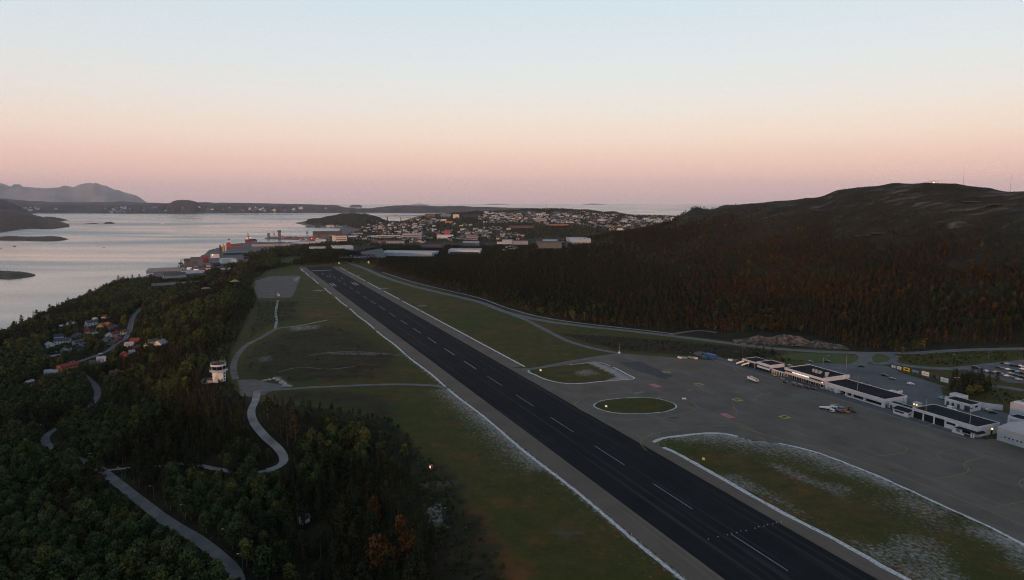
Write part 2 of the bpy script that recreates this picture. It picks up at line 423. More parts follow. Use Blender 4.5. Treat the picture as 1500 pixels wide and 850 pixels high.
def ribbon_mb(line, w, z=None, lift=.15, closed=False, jitter=0, across=1, k=None, mb=None):
    """strip along a line; follows the ground when z is None"""
    line = [np.array(p[:2], float) for p in line]
    n = len(line); mb = mb or MB(); vs = []
    for i in range(n):
        a = line[(i - 1) % n] if (closed or i > 0) else line[i]; c = line[(i + 1) % n] if (closed or i < n - 1) else line[i]
        d = c - a; d /= (np.linalg.norm(d) + 1e-9); nn = np.array([-d[1], d[0]])
        wi = (w if not callable(w) else w(i / (n - 1)))
        wl = wi / 2 * (1 + jitter * (random.random() - .5) * 2); wr = wi / 2 * (1 + jitter * (random.random() - .5) * 2)
        for j in range(across + 1):
            f = j / across; q = line[i] + nn * (wl * (1 - f) - wr * f); vs.append([q[0], q[1], 0 if z is None else z])
    if z is None:
        V = np.array(vs); h = height(V[:, 0], V[:, 1]).reshape(n, across + 1)
        h = np.repeat(h.mean(1, keepdims=True) * .6, across + 1, 1) + h * .4
        h = np.maximum(h, height(V[:, 0], V[:, 1]).reshape(n, across + 1) - .05)
        for i, q in enumerate(vs): q[2] = float(h.ravel()[i]) + lift
    m = across + 1; fs = []
    for i in range(n if closed else n - 1):
        for j in range(across):
            a, b_, c, d = i * m + j, i * m + j + 1, ((i + 1) % n) * m + j + 1, ((i + 1) % n) * m + j
            fs.append((a, b_, c, d))
    mb.add(vs, fs, k)
    return mb
# ------------------------------------------------------------------ ground sheet
def px(*pts): return [P(*q) for q in pts]
ISLE_A = smooth_line(px((775, 542.5), (786, 550), (797, 555), (814, 559.5), (832, 562), (856, 561.5), (879, 559), (905, 557), (929, 554.5), (918, 548), (898, 538), (876, 530.5), (854, 532.5), (817, 536.5)), 3, True)
ISLE_B = smooth_line(px((870, 595), (880, 587.5), (900, 584.5), (921, 583), (942, 582.5), (962, 584), (982, 589), (991, 595.5), (978, 602.5), (955, 605), (923, 606), (892, 603.5)), 3, True)
C_TOP = smooth_line(px((957, 648), (970, 642.5), (1000, 638), (1040, 634.5), (1068, 636.5), (1095, 643), (1141, 649.5), (1199, 664), (1255, 685), (1310, 708), (1377, 739), (1439, 767), (1500, 798)) + [RW(-222, 80), RW(-262, 72)], 4)
C_LOW = smooth_line([RW(-262, 36)] + px((1331, 850), (1285, 825), (1224, 791), (1132, 743), (1040, 691), (985, 661), (962, 652)), 4)
ISLE_C = C_TOP + C_LOW

def build_ground():
    rows = np.concatenate([np.linspace(-900, 70, 22), np.geomspace(95, 7000, 600)])
    s = np.linspace(-1, 1, 541)
    W = np.where(rows < 100, 700 + 0 * rows, .86 * rows + 420)
    W = np.where(rows < 100, np.maximum(W, .86 * 100 + 420 + (100 - rows) * .8), W)
    Y = np.repeat(rows[:, None], len(s), 1); X = s[None] * W[:, None]
    X = X + np.where(rows[:, None] > 400, 0, 0)
    Z = height(X, Y)
    nr, nc = X.shape
    v = np.stack([X, Y, Z], -1).reshape(-1, 3)
    idx = np.arange(nr * nc).reshape(nr, nc)
    f = np.stack([idx[:-1, :-1], idx[:-1, 1:], idx[1:, 1:], idx[1:, :-1]], -1).reshape(-1, 4)
    # drop the part far out at sea
    zz = v[:, 2][f]
    keep = (zz.max(1) > SEA - 6)
    f = f[keep]
    me = bpy.data.meshes.new('ground'); me.vertices.add(len(v)); me.vertices.foreach_set('co', v.ravel())
    me.loops.add(f.size); me.loops.foreach_set('vertex_index', f.ravel().astype(np.int32))
    me.polygons.add(len(f)); me.polygons.foreach_set('loop_start', np.arange(0, f.size, 4, dtype=np.int32))
    me.polygons.foreach_set('use_smooth', np.ones(len(f), bool))
    me.update(calc_edges=True); me.validate()
    x, y, z = v[:, 0], v[:, 1], v[:, 2]
    a, b = to_ab(x, y)
    near = y < 1900
    sdF = sdist(x, y, FIELD)
    grass = 1 - sstep(-6, 10, sdF)
    far = sstep(1900, 2400, y)
    grass = np.maximum(grass, far * .42 * (z > -56))
    grass = np.maximum(grass, sstep(1000, 1150, y) * (y < 1500) * (x < -250) * (x > -480) * .7)
    def pl(pts, soft=12): return 1 - sstep(-soft, soft, sdist(x, y, px(*pts)))
    heath = np.zeros_like(x)
    heath = np.maximum(heath, pl([(820, 488), (900, 493), (1000, 500), (1100, 510), (1150, 520), (1100, 526), (1060, 526), (1000, 520), (905, 513), (850, 500)], 8) * .95)
    heath = np.maximum(heath, pl([(352, 535), (372, 505), (430, 480), (500, 475), (590, 520), (560, 556), (470, 562), (395, 565), (350, 560)], 22) * .68)
    heath = np.maximum(heath, pl([(390, 575), (480, 570), (570, 580), (600, 610), (560, 612), (480, 597), (400, 590)], 14) * .7)
    heath = np.maximum(heath, pl([(372, 440), (440, 440), (440, 468), (390, 478), (360, 500)], 14) * .58)
    heath = np.maximum(heath, pl([(620, 660), (665, 690), (690, 735), (740, 800), (760, 900), (700, 900), (640, 800)], 10) * .75)
    heath = np.maximum(heath, sstep(10, 40, z) * (x > -100) * (y < 2300) * 1.0)
    heath = np.maximum(heath, far * .35)
    rock = sstep(45, 120, z) * (y < 2300) * (x > 0) * .25
    rock = np.maximum(rock, pl([(610, 650), (650, 680), (680, 740), (655, 770), (620, 720)], 10) * .45)
    rock = np.maximum(rock, sstep(SEA + 5, SEA + .5, -0 + z) * 0 + (z < SEA + 3.5) * .9)
    brown = pl([(675, 720), (705, 745), (730, 790), (790, 860), (830, 950), (770, 950), (735, 850), (700, 790)], 12) * 1.0
    brown = np.maximum(brown, pl([(500, 520), (560, 530), (560, 552), (520, 550)], 12) * .62)
    brown = np.maximum(brown, pl([(440, 440), (520, 470), (500, 500), (440, 470)], 12) * .38)
    brown = np.maximum(brown, pl([(820, 486), (900, 495), (960, 505), (900, 512), (850, 500)], 5) * .5)
    brown = np.maximum(brown, np.clip(grass, 0, 1) * .20 * (y < 1500))
    gravel = pl([(347, 556), (375, 556), (420, 566), (395, 574), (380, 582), (352, 580)], 3) * .9
    gravel = np.maximum(gravel, pl([(375, 411), (395, 405), (440, 404), (437, 415), (428, 436), (378, 437), (372, 424)], 3) * 1.0)
    gravel = np.maximum(gravel, pl([(500, 380), (545, 377), (565, 380), (530, 385)], 10) * .5)
    gravel = np.maximum(gravel, (y > 1500) * (z < -52) * (z > SEA + .3) * .9)
    dust = np.zeros_like(x)
    # chalky stone strewn along the runway shoulders
    for side in (-1, 1):
        d = b * side - 34.5
        line = (1 - sstep(.6, 2.2, np.abs(d))) * (a > -260) * (a < 960)
        if side > 0: line = line * (a > 128)
        dust = np.maximum(dust, line * .60)
    blow = np.exp(-np.clip(-b - 36, 0, 99) / 11) * (b < -35) * (.25 + .75 * sstep(.42, .62, vnoise(a / 38, b / 400, 5)))
    dust = np.maximum(dust, blow * .6 * (a < 200) * (a > -260))
    topd = ldist(x, y, C_TOP)
    inC = sdist(x, y, ISLE_C) < 0
    dust = np.maximum(dust, inC * np.exp(-topd / 17) * .72 * (.45 + .55 * sstep(.35, .6, vnoise(a / 30, b / 12, 8))))
    lowd = ldist(x, y, C_LOW)
    dust = np.maximum(dust, inC * np.exp(-lowd / 3) * .3)
    dust = np.maximum(dust, inC * .40 * sstep(.52, .82, vnoise(a / 24, b / 9, 12)))
    dust = np.maximum(dust, pl([(862, 532), (876, 530), (930, 554), (885, 558), (905, 552), (880, 540)], 2) * .95)
    dust = np.maximum(dust, pl([(838, 545), (865, 540), (880, 548), (850, 552)], 3) * .45)
    dust = np.maximum(dust, pl([(400, 553), (408, 551), (428, 566), (415, 567)], 1.5) * .75)
    dust = np.maximum(dust, pl([(430, 408), (440, 405), (437, 411), (431, 413)], 2) * .7)
    for q in (((420, 478), (470, 476), (470, 482), (425, 486)), ((470, 515), (560, 517), (550, 521), (480, 519)), ((375, 525), (395, 520), (400, 528), (380, 532)), ((620, 740), (650, 735), (655, 770), (640, 775))):
        dust = np.maximum(dust, pl(q, 5) * .42)
    dust = np.where(gravel > .95, dust * 1.0, dust)
    for nm, ch in (('cover', (grass, dust, brown)), ('cover_more', (heath, rock, gravel))):
        at = me.color_attributes.new(nm, 'FLOAT_COLOR', 'POINT')
        c = np.ones((len(v), 4), np.float32)
        for i in range(3): c[:, i] = np.clip(ch[i], 0, 1)
        at.data.foreach_set('color', c.ravel())
    me.materials.append(ground_material())
    o = bpy.data.objects.new('ground', me); COL.objects.link(o)
    tag(o, 'dark wooded ground with grassy airfield plateau and heathy hill above the fjord', 'ground', None, 'structure')
    return o
build_ground()

# ------------------------------------------------------------------ runway, apron, markings (sheets laid above each other)
M_RUN = asphalt_material('runway_asphalt', (.0115, .0130, .0160), (.018, .0200, .0235), (.050, .052, .056), .004, .42, .8, .75)
M_SHO = asphalt_material('shoulder_asphalt', (.105, .089, .077), (.148, .127, .110), (.20, .176, .156), .004, 1.1, .5)
M_APR = asphalt_material('apron_asphalt', (.096, .086, .077), (.150, .136, .122), (.185, .17, .155), .02, .08, .6)
M_LOT = asphalt_material('car_park_asphalt', (.085, .09, .103), (.135, .14, .155), (.17, .17, .18), .03, .1, .4)
M_WALK = mat('concrete_walk', (.15, .155, .17), .9, (.11, .115, .125), .3)
M_WHITE = mat('white_marking', (.38, .39, .41), .85, (.17, .175, .185), .9, thr=(.3, .55))
M_YEL = mat('faded_yellow_marking', (.30, .22, .06), .8, (.16, .13, .06), 1.0, thr=(.35, .6))
M_CHALK = mat('chalky_gravel', (.52, .535, .56), .95, (.22, .225, .23), .9, thr=(.3, .55), detail=8)
M_REDP = mat('faded_red_marking', (.42, .10, .11), .85, (.22, .08, .085), .8, thr=(.35, .6))
M_DARKP = mat('dark_tar_patch', (.022, .026, .034), .8, (.035, .04, .048), .2)
M_SIGNY = mat('yellow_square_marking', (.42, .32, .06), .8, (.25, .2, .06), .9)
M_BLACKP = mat('black_marking', (.03, .03, .03), .8)

apron_outer = [RW(128, 22.0), RW(-262, 22.0), RW(-262, 192), RW(-106, 192), RW(-106, 187), RW(72, 187)] + px((1076, 532), (1040, 527.5), (1000, 525), (955, 521), (905, 517.5), (885, 520.5), (862, 526), (830, 531.5), (790, 538), (772, 540))
sheet('apron', apron_outer, .012, M_APR, [ISLE_A, ISLE_B, ISLE_C], 'wide grey brown asphalt apron in front of the terminal', cat='apron')
sh = MB()
for b0, b1, a0, a1 in ((-33.2, -22.4, -262, 985), (22.4, 33.0, 128, 965)):
    sh.add([RW(a0, b0, .008), RW(a0, b1, .008), RW(a1, b1, .008), RW(a1, b0, .008)], [(0, 3, 2, 1)])
sh.add([RW(-262, 22.4, .016), RW(-262, 29.5, .016), RW(-44, 29.5, .016), RW(-38, 22.4, .016)], [(0, 3, 2, 1)])
tag(sh.build('runway_shoulder', M_SHO), 'brownish asphalt shoulder strip along both runway edges', 'runway shoulder', None, 'structure')
rb = MB()
aa = np.linspace(-262, 978, 60)
for i in range(59): rb.add([RW(aa[i], -22.5, .022), RW(aa[i], 22.5, .022), RW(aa[i + 1], 22.5, .022), RW(aa[i + 1], -22.5, .022)], [(0, 3, 2, 1)])
tag(rb.build('runway', M_RUN), 'long dark blue black asphalt runway', 'runway', None, 'structure')
mk = MB()
def bar(a0, a1, b0, b1, z=.03, mb=None, k=None):
    (mb or mk).add([RW(a0, b0, z), RW(a0, b1, z), RW(a1, b1, z), RW(a1, b0, z)], [(0, 3, 2, 1)], k)
for i in range(-5, 18):
    a0 = -13.4 + 49.1 * i
    if a0 > 860: continue
    w = .12 if a0 < 100 else .22
    bar(a0, a0 + 27, -w, w)
bar(903, 908, -21, 14)
for bb in (-19.5, -15.5, 12, 16): bar(668, 705, bb - .8, bb + .8)
for a0, b0 in ((790, -9), (790, -5), (835, -10), (758, 9)): bar(a0, a0 + 20, b0 - .35, b0 + .35)
for i in range(10): pass
tag(mk.build('runway_markings', M_WHITE), 'white centre line dashes and touchdown bars painted on the runway', 'runway markings', None, 'structure')
# chalk edge strips
ch = MB()
def chalk(line, w, z=.02, j=.35): ribbon_mb(line, w, z, jitter=j, mb=ch)
for a0, a1 in ((-262, 310), (320, 455), (470, 560), (585, 655), (705, 800), (812, 880), (893, 945)):
    chalk([RW(a, -34.6 + .5 * math.sin(a / 17)) for a in np.arange(a0, a1, 1.5)], 1.5, .02, .25)
for a0, a1 in ((127, 490), (505, 590), (610, 700), (715, 790), (800, 870), (885, 950)):
    chalk([RW(a, 35) for a in np.arange(a0, a1, 1.5)], 1.7, .02, .25)
def inset(loop, i0, i1, w, off):
    c = np.mean(np.array(loop), 0); n = len(loop)
    return [loop[i % n] for i in range(i0, i1)]
nA = len(ISLE_A); kA = int(nA * .62)
chalk(ISLE_A[:kA], 1.5, .02, .2); chalk(ISLE_A[kA:int(nA * .85)], .9, .02, .4)
ribbon_mb(ISLE_B, .8, .02, closed=True, jitter=.7, mb=ch)
nC = len(C_TOP)
chalk(C_TOP[:nC // 5], 2.2, .02, .2); chalk(C_TOP[int(nC * .25):], 1.6, .02, .45)
chalk(C_LOW[:-1], 2.2, .02, .25)
tag(ch.build('gravel_edging', M_CHALK), 'white chalky gravel edging along runway and grass islands', 'gravel edging', None, 'structure')
# service walk along the terminal front
wk = MB()
wl = [RW(a, b) for a, b in ((118, 176.5), (77, 177), (20, 177.2), (-40, 178), (-76, 178.6), (-101, 179.5))]
ribbon_mb(smooth_line(wl, 8), 2.0, .02, mb=wk)
for a in (-78,): wk.add([RW(a, 179, .022), RW(a - 2, 179, .022), RW(a - 2, 187, .022), RW(a, 187, .022)], [(0, 1, 2, 3)])
tag(wk.build('service_path', M_WALK), 'pale concrete path between the apron and the terminal buildings', 'path', None, 'structure')
dk = MB(); dk.add([RW(a, b, .018) for a, b in ((118, 178), (-104, 181), (-104, 189), (118, 187))], [(0, 1, 2, 3)])
tag(dk.build('facade_pavement', M_LOT), 'bluish asphalt strip directly along the terminal front', 'pavement', None, 'structure')
# apron paint
ap = MB()
def line(pts, w=.32, k=0, step=3): ribbon_mb(smooth_line(px(*pts), step), w, .026, mb=ap, k=k)
def zl(x0, y0, s, pts): return [(x0 + x / s, y0 + y / s) for x, y in pts]
z7 = lambda *p: zl(760, 490, 4.047, p); z6 = lambda *p: zl(1040, 620, 3.26, p)
line(z7((640, 345), (450, 360), (370, 385), (333, 412), (345, 432), (430, 475), (600, 505), (800, 500), (960, 475), (1035, 450), (1055, 430), (1035, 405), (975, 380)))
line(z7((690, 255), (750, 290), (900, 365), (1060, 430), (1200, 490), (1457, 600)))
line(z7((760, 690), (725, 655), (725, 625), (800, 590), (950, 560), (1180, 540), (1330, 555), (1430, 590)))
line(z6((0, 0), (130, 0), (280, 60), (510, 115), (740, 190), (1100, 325), (1500, 490)))
line(z6((760, 160), (880, 150), (935, 135), (930, 115), (850, 88)), .28)
line(z6((400, 40), (620, 110), (900, 210), (1180, 310), (1500, 430)), .22)
line(z6((1050, 268), (1215, 240), (1222, 200), (1130, 185), (1085, 150), (1120, 132), (1190, 122)), .28)
line(z6((1310, 165), (1240, 178), (1212, 200), (1240, 230), (1330, 262), (1500, 300)), .28)
line(z6((850, 88), (1000, 140), (1200, 215)), .24); line(z6((1540, 262), (1490, 270), (1475, 290), (1500, 315)), .28); line(z6((1365, 400), (1500, 372)), .25)
line(z7((1265, 400), (1275, 435), (1290, 455), (1285, 475)), .25); line([(1075, 538), (1086, 549), (1130, 567), (1180, 586)], .25)
line([(960, 528), (1020, 531), (1062, 537), (1076, 545), (1060, 551), (1000, 556)], .3, 1)
def patch(a, b, la, lb, k, z=.03, rot=0):
    c, s = math.cos(rot), math.sin(rot)
    q = [(a + x * c - y * s, b + x * s + y * c) for x, y in ((-la / 2, -lb / 2), (-la / 2, lb / 2), (la / 2, lb / 2), (la / 2, -lb / 2))]
    ap.add([RW(u, v, z) for u, v in q], [(0, 3, 2, 1)], k)
for (xx, yy) in ((1080, 586), (1149, 611), (1024, 563), (976, 545)):
    a, b = to_ab(*P(xx, yy)[:2]); patch(a, b, 5.2, 5.2, 2); patch(a, b, 2.2, 3.4, 3, .034)
for (xx, yy) in ((960, 565), (1065, 609)):
    a, b = to_ab(*P(xx, yy)[:2])
    patch(a, b, 9, 5.2, 4, .03, .0)
    for j in (-3, -1, 1.2, 3): patch(a + j, b + .4 * math.sin(j * 5), .7, 3.0, 5, .034)
M_TYRE = mat('tyre_mark', (.070, .064, .058), .9, (.10, .092, .083), .4, thr=(.3, .6)); M_WORN = mat('worn_pale_asphalt', (.175, .163, .148), .9, (.13, .12, .11), .5, thr=(.4, .62))
for w_, pts in ((.5, ((905, 530), (950, 545), (985, 553), (1020, 553), (1060, 546), (1075, 540))), (.4, ((930, 528), (975, 545), (1010, 556), (1040, 556))), (.4, ((940, 543), (980, 560), (1010, 575), (1030, 590))), (.35, ((1000, 600), (1090, 612), (1180, 640), (1280, 680))), (.35, ((990, 610), (1090, 620), (1190, 652), (1300, 700), (1400, 745))), (.3, ((1120, 600), (1230, 640), (1340, 690), (1480, 750))), (.35, ((880, 570), (930, 572), (980, 580), (1030, 600)))):
    line(pts, w_, 6)
for cx_, cy_, ln_, wd_ in ((1112, 580, 14, 1.6), (1126, 577, 9, 1.2), (1105, 586, 8, 1.0), (1010, 572, 8, 1.2), (935, 575, 12, 3.0), (965, 582, 9, 2.2)):
    a_, b_ = to_ab(*P(cx_, cy_)[:2]); n_ = 9
    ribbon_mb([RW(a_ + ln_ * (i / (n_ - 1) - .5) * .35, b_ + ln_ * (i / (n_ - 1) - .5)) for i in range(n_)], lambda f, w0=wd_: w0 * (.15 + math.sin(math.pi * min(1, max(0, f)))), .0235, mb=ap, jitter=.6, k=7)
tag(ap.build('apron_markings', [M_YEL, M_DARKP, M_SIGNY, M_BLACKP, M_REDP, M_WHITE, M_TYRE, M_WORN]), 'faded yellow taxi lines with red and yellow painted panels on the apron', 'apron markings', None, 'structure')
sheet('tar_patch', px((905, 531), (938, 529.3), (985, 551), (975, 556), (932, 543)), .019, M_DARKP, label='dark rectangular asphalt patch at the far end of the apron', cat='asphalt patch')
sheet('oil_stain', smooth_line(px((979, 612), (987, 611.3), (996, 612), (988, 613.4)), 1, True), .019, M_DARKP, label='small dark stain beside the grass oval', cat='stain')

# ------------------------------------------------------------------ roads
M_ROAD = mat('worn_road_asphalt', (.15, .153, .165), .9, (.105, .108, .118), .15, spec=.08)
M_GRAV = mat('pale_gravel_track', (.27, .275, .285), .95, (.14, .14, .14), .12, thr=(.3, .7), detail=7)
M_GTRK = mat('brown_gravel_track', (.15, .14, .135), .95, (.07, .065, .06), .1, thr=(.3, .7), detail=8)
M_EDGE = mat('road_edge_line', (.42, .43, .44), .8)
M_KERB = mat('kerb_concrete', (.24, .24, .25), .85)
def road(name, pts, w, material, label, lift=.18, step=5, edges=False, z=None, a_step=3):
    ln = smooth_line([q if len(q) == 3 else P(*q) for q in pts], step)
    b = ribbon_mb(ln, w, z, lift, across=a_step)
    if edges:
        for sgn in (-1, 1):
            off = []
            for i, p in enumerate(ln):
                d = ln[min(i + 1, len(ln) - 1)] - ln[max(i - 1, 0)]; d /= np.linalg.norm(d) + 1e-9
                off.append(p + np.array([-d[1], d[0]]) * sgn * (w / 2 - .35))
            ribbon_mb(off, .22, z if z is None else z + .004, lift + .03, mb=b, k=1)
    o = b.build(name, [material, M_EDGE])
    return tag(o, label, 'road', None, 'structure')
MAIN_PX = [(455, 379), (478, 381), (505, 384), (535, 394), (560, 405), (600, 418), (640, 428), (700, 442), (740, 457), (790, 469), (850, 477.5), (920, 485), (1000, 494.5), (1060, 502), (1130, 510.5), (1200, 515.5), (1262, 517.5), (1300, 517.5), (1345, 517), (1385, 514.5), (1420, 513), (1500, 511), (1600, 509)]
road('main_road', MAIN_PX, 8.0, M_ROAD, 'grey main road running past the airfield below the dark hill', .12, edges=True)
road('cycle_path', [(560, 399), (600, 412), (640, 422), (700, 436), (742, 451), (792, 464.5), (850, 473.5), (920, 481.5), (985, 489)], 3, M_GRAV, 'narrow pale path following the uphill side of the main road', .14)
road('side_road', [(975, 492), (1000, 487.5), (1025, 485.8), (1050, 489)], 4.5, M_ROAD, 'short road looping off the main road towards the woods', .2)
for pts_, w_, lb_ in ((((452, 521), (485, 516.5), (520, 515), (560, 518), (600, 520)), 1.6, 'faint worn track crossing the middle of the rough grass'), (((560, 519), (590, 522), (612, 524)), 1.2, 'short faint track ending near the chalky runway edge'), (((408, 545), (440, 538), (480, 541), (520, 537)), 1.3, 'faint track through the scrub above the service track')):
    road('faint_track', pts_, w_, M_GTRK, lb_, .03)
sb = MB()
for pts_ in (((457, 425.5), (466, 424.3), (477, 425.6), (470, 427.2)), ((513, 404.3), (526, 403.2), (528, 404.4), (516, 405)), ((553, 423), (566, 421.8), (570, 423), (556, 423.8)), ((610, 448), (622, 447), (626, 448.5), (614, 449))):
    q_ = [P(x_, y_, .012) for x_, y_ in pts_]; sb.add(q_ if (q_[1][0] - q_[0][0]) * (q_[2][1] - q_[0][1]) - (q_[1][1] - q_[0][1]) * (q_[2][0] - q_[0][0]) > 0 else q_[::-1], [(0, 1, 2, 3)])
tag(sb.build('concrete_pads', M_WALK), 'small pale concrete pads in the grass beside the far runway edges', 'pads', None, 'structure')
road('perimeter_road', [(742, 458), (775, 471), (800, 484), (830, 499), (862, 509), (890, 515), (910, 518)], 5.5, M_ROAD, 'perimeter road curving down from the main road to the apron', .1)
road('access_road', [(905, 519), (870, 524), (830, 531), (790, 539), (768, 541)], 5, M_ROAD, 'narrow access road from the perimeter road to the runway', .03, z=.03)
road('service_track', [(655, 570), (640, 565.5), (600, 563.5), (560, 563.5), (470, 567), (420, 570), (375, 573)], 4.2, M_ROAD, 'narrow straight service track between runway and control tower', .05)
road('gravel_track', [(345, 556), (342, 540), (346, 524), (360, 507), (384, 494), (405, 482), (425, 479)], 4.5, M_GTRK, 'gravel track running from the control tower along the wood edge', .1)
road('cross_track', [(425, 479), (440, 477), (465, 472), (480, 469)], 3, M_GRAV, 'faint gravel spur leading off into the grass', .1)
road('upper_track', [(403, 482), (405, 470), (404, 458), (407, 440)], 2.6, M_GRAV, 'thin gravel track leading to the red and white hut', .1)
road('winding_track', [G(*q) for q in ((377, 573), (374, 588), (368, 603), (372, 620), (388, 640), (405, 655), (415, 668), (414, 679), (402, 687), (388, 691))], 4.4, M_GRAV, 'pale winding gravel track descending from the control tower', .2)
road('wood_track', [G(*q) for q in ((388, 691), (362, 694), (335, 691), (310, 687), (285, 682), (262, 680), (240, 683), (205, 685), (180, 687), (150, 690))], 2.4, M_GRAV, 'gravel track half hidden in the woods', .2)
road('wood_road', [G(*q) for q in ((353, 870), (347, 845), (338, 830), (322, 815), (290, 792), (250, 768), (215, 742), (180, 714), (150, 690), (120, 676), (90, 664), (68, 650), (70, 637), (95, 622), (118, 608), (132, 596), (143, 580), (139, 565), (120, 548), (108, 535))], 5.2, M_ROAD, 'asphalt road climbing through the lower woods', .25, edges=False)
road('village_road', [G(*q) for q in ((80, 545), (100, 536), (125, 527), (148, 519), (163, 511), (172, 503), (181, 499), (188, 490), (191, 478), (195, 465), (203, 456), (207, 452))], 6.5, M_ROAD, 'road through the wooden village and up the slope', .4, edges=True)
road('roundabout_approach', [(1262, 519), (1266, 524), (1262, 531), (1245, 537), (1225, 540)], 8, M_ROAD, 'road from the roundabout down to the terminal forecourt', .02, z=.05)
road('car_park_road', [(1300, 519), (1309, 523), (1305, 530), (1330, 536), (1365, 539.5), (1400, 540), (1440, 536), (1500, 530), (1600, 527)], 8, M_ROAD, 'road from the roundabout to the long car park', .02, z=.048)
rbt = smooth_line(px((1271, 524), (1276, 519), (1290, 517.5), (1303, 519.5), (1309, 525), (1302, 531), (1288, 533), (1275, 530)), 2, True)
b = ribbon_mb(rbt, 6.5, .056, closed=True, across=2)
tag(b.build('roundabout_road', M_ROAD), 'ring of road around the grass roundabout', 'roundabout', None, 'structure')
b = MB(); b.prism([(p[0], p[1]) for p in smooth_line(px((1277, 525), (1281, 521.5), (1290, 520.5), (1300, 522), (1304, 526), (1298, 529.7), (1288, 530.5), (1280, 529)), 2, True)], 0, .16)
M_LAWN = mat('mown_grass', (.055, .082, .017), .95, (.038, .056, .012), .8)
tag(b.build('roundabout_lawn', M_LAWN), 'mown grass disc in the middle of the roundabout', 'lawn', None, 'structure')
sheet('road_lawn', smooth_line(px((1148, 520), (1180, 517.5), (1225, 519), (1250, 522), (1262, 529), (1245, 534.5), (1222, 531.5), (1185, 529), (1155, 526)), 3, True), .042, M_LAWN, label='bright mown lawn between main road and terminal forecourt', cat='lawn')
lot = [RW(-8, 209.5), RW(20, 209.5), RW(34, 206)] + px((1180, 531), (1222, 532.5), (1258, 532), (1272, 533), (1300, 536.5), (1320, 546), (1352, 556), (1390, 568)) + [RW(-30, 262), RW(-42, 246), RW(-60, 243), RW(-84, 243), RW(-110, 250), RW(-262, 262), RW(-262, 193), RW(-107.5, 193), RW(-107.5, 206), RW(-60, 206)]
sheet('forecourt', lot, .028, M_LOT, label='bluish asphalt forecourt and drop off area behind the terminal', cat='forecourt')
sheet('car_park', px((1398, 539), (1440, 533), (1500, 527), (1700, 520), (1800, 560), (1600, 566), (1500, 562), (1478, 560.5), (1450, 552), (1425, 545)), .03, M_LOT, label='grey asphalt car park in front of the dark woods', cat='car park')
road('lower_road', [(1448, 565), (1475, 568), (1500, 572), (1560, 583), (1640, 600)], 7, M_ROAD, 'road passing below the car park towards the hangar', .02, z=.04)
# ------------------------------------------------------------------ building materials
W_WHITE = mat('white_cladding', (.54, .57, .62), .65, (.44, .47, .52), .35)
W_CREAM = mat('cream_render', (.62, .56, .50), .8, (.54, .48, .42), .3)
W_BLUEG = mat('blue_grey_cladding', (.36, .41, .46), .6, (.30, .35, .40), .3)
W_GREY = mat('grey_cladding', (.30, .31, .33), .7, (.24, .25, .27), .2)
W_DGREY = mat('dark_grey_cladding', (.12, .125, .14), .7, (.09, .095, .11), .2)
W_RED = mat('red_timber', (.30, .05, .04), .8, (.22, .04, .035), .6)
W_BRICK = mat('rust_red_wall', (.38, .13, .07), .8, (.30, .10, .06), .5)
W_YEL = mat('ochre_timber', (.48, .34, .14), .8, (.40, .28, .11), .5)
W_NAVY = mat('navy_cladding', (.03, .045, .08), .5, (.022, .033, .06), .3)
R_DARK = mat('dark_roof_felt', (.013, .015, .019), .95, (.024, .027, .032), .12, thr=(.3, .7), spec=.06)
R_GREY = mat('grey_roof_tile', (.075, .078, .085), .9, (.05, .053, .06), .4)
R_NAVY = mat('slate_blue_roof', (.035, .045, .07), .6, (.028, .035, .055), .4)
R_RED = mat('red_roof_tile', (.20, .045, .033), .8, (.14, .034, .028), .5)
R_ORANGE = mat('orange_roof_tile', (.31, .10, .045), .8, (.23, .075, .035), .5)
R_BROWN = mat('brown_roof_tile', (.10, .06, .045), .8, (.08, .045, .035), .5)
R_LIGHT = mat('pale_sheet_roof', (.36, .38, .41), .6, (.29, .31, .34), .08)
GLASS = mat('window_glass', (.012, .015, .021), .18, (.008, .011, .016), .5, spec=.3)
GLASS_LIT = mat('lit_window', (.5, .48, .42), .4, emit=((1, .93, .82), 1.1))
LAMP_WARM = mat('warm_lamp_glow', (.8, .6, .4), .5, emit=((1, .62, .28), 2.6))
LAMP_WHITE = mat('white_lamp_glow', (.8, .8, .8), .5, emit=((1, .95, .88), 3.5))
METAL = mat('galvanised_steel', (.30, .31, .33), .5, (.24, .25, .27), 2, metal=.3)
METAL_D = mat('dark_steel', (.05, .052, .058), .6, (.035, .037, .042), 2)
RUBBER = mat('black_rubber', (.015, .015, .016), .8)
P_WHITE = mat('white_paint', (.66, .67, .69), .35, (.60, .61, .63), 1.5, spec=.5)
P_RED = mat('red_paint', (.30, .042, .036), .5, (.22, .034, .03), 1.5, spec=.5)
P_ORANGE = mat('orange_paint', (.50, .16, .04), .5, (.40, .12, .035), 1.5)
P_BLUE = mat('blue_paint', (.03, .10, .26), .5, (.025, .08, .2), 1.5)
P_YEL = mat('yellow_paint', (.60, .42, .03), .5, (.50, .34, .03), 1.5)
P_GREEN = mat('pale_green_paint', (.20, .34, .28), .5)
P_GREY = mat('grey_car_paint', (.16, .165, .175), .3, metal=.3)
P_SILV = mat('silver_car_paint', (.36, .38, .40), .3, metal=.3)
P_BLACK = mat('black_car_paint', (.014, .015, .018), .25)
P_NAVY = mat('navy_car_paint', (.02, .03, .07), .3)
P_LBLUE = mat('pale_blue_car_paint', (.22, .33, .42), .3)
P_TAN = mat('tan_car_paint', (.42, .32, .16), .35)
CONC = mat('weathered_concrete', (.26, .255, .25), .9, (.19, .185, .18), .25)
RUST = mat('rusty_steel', (.16, .075, .05), .8, (.11, .05, .035), .5)

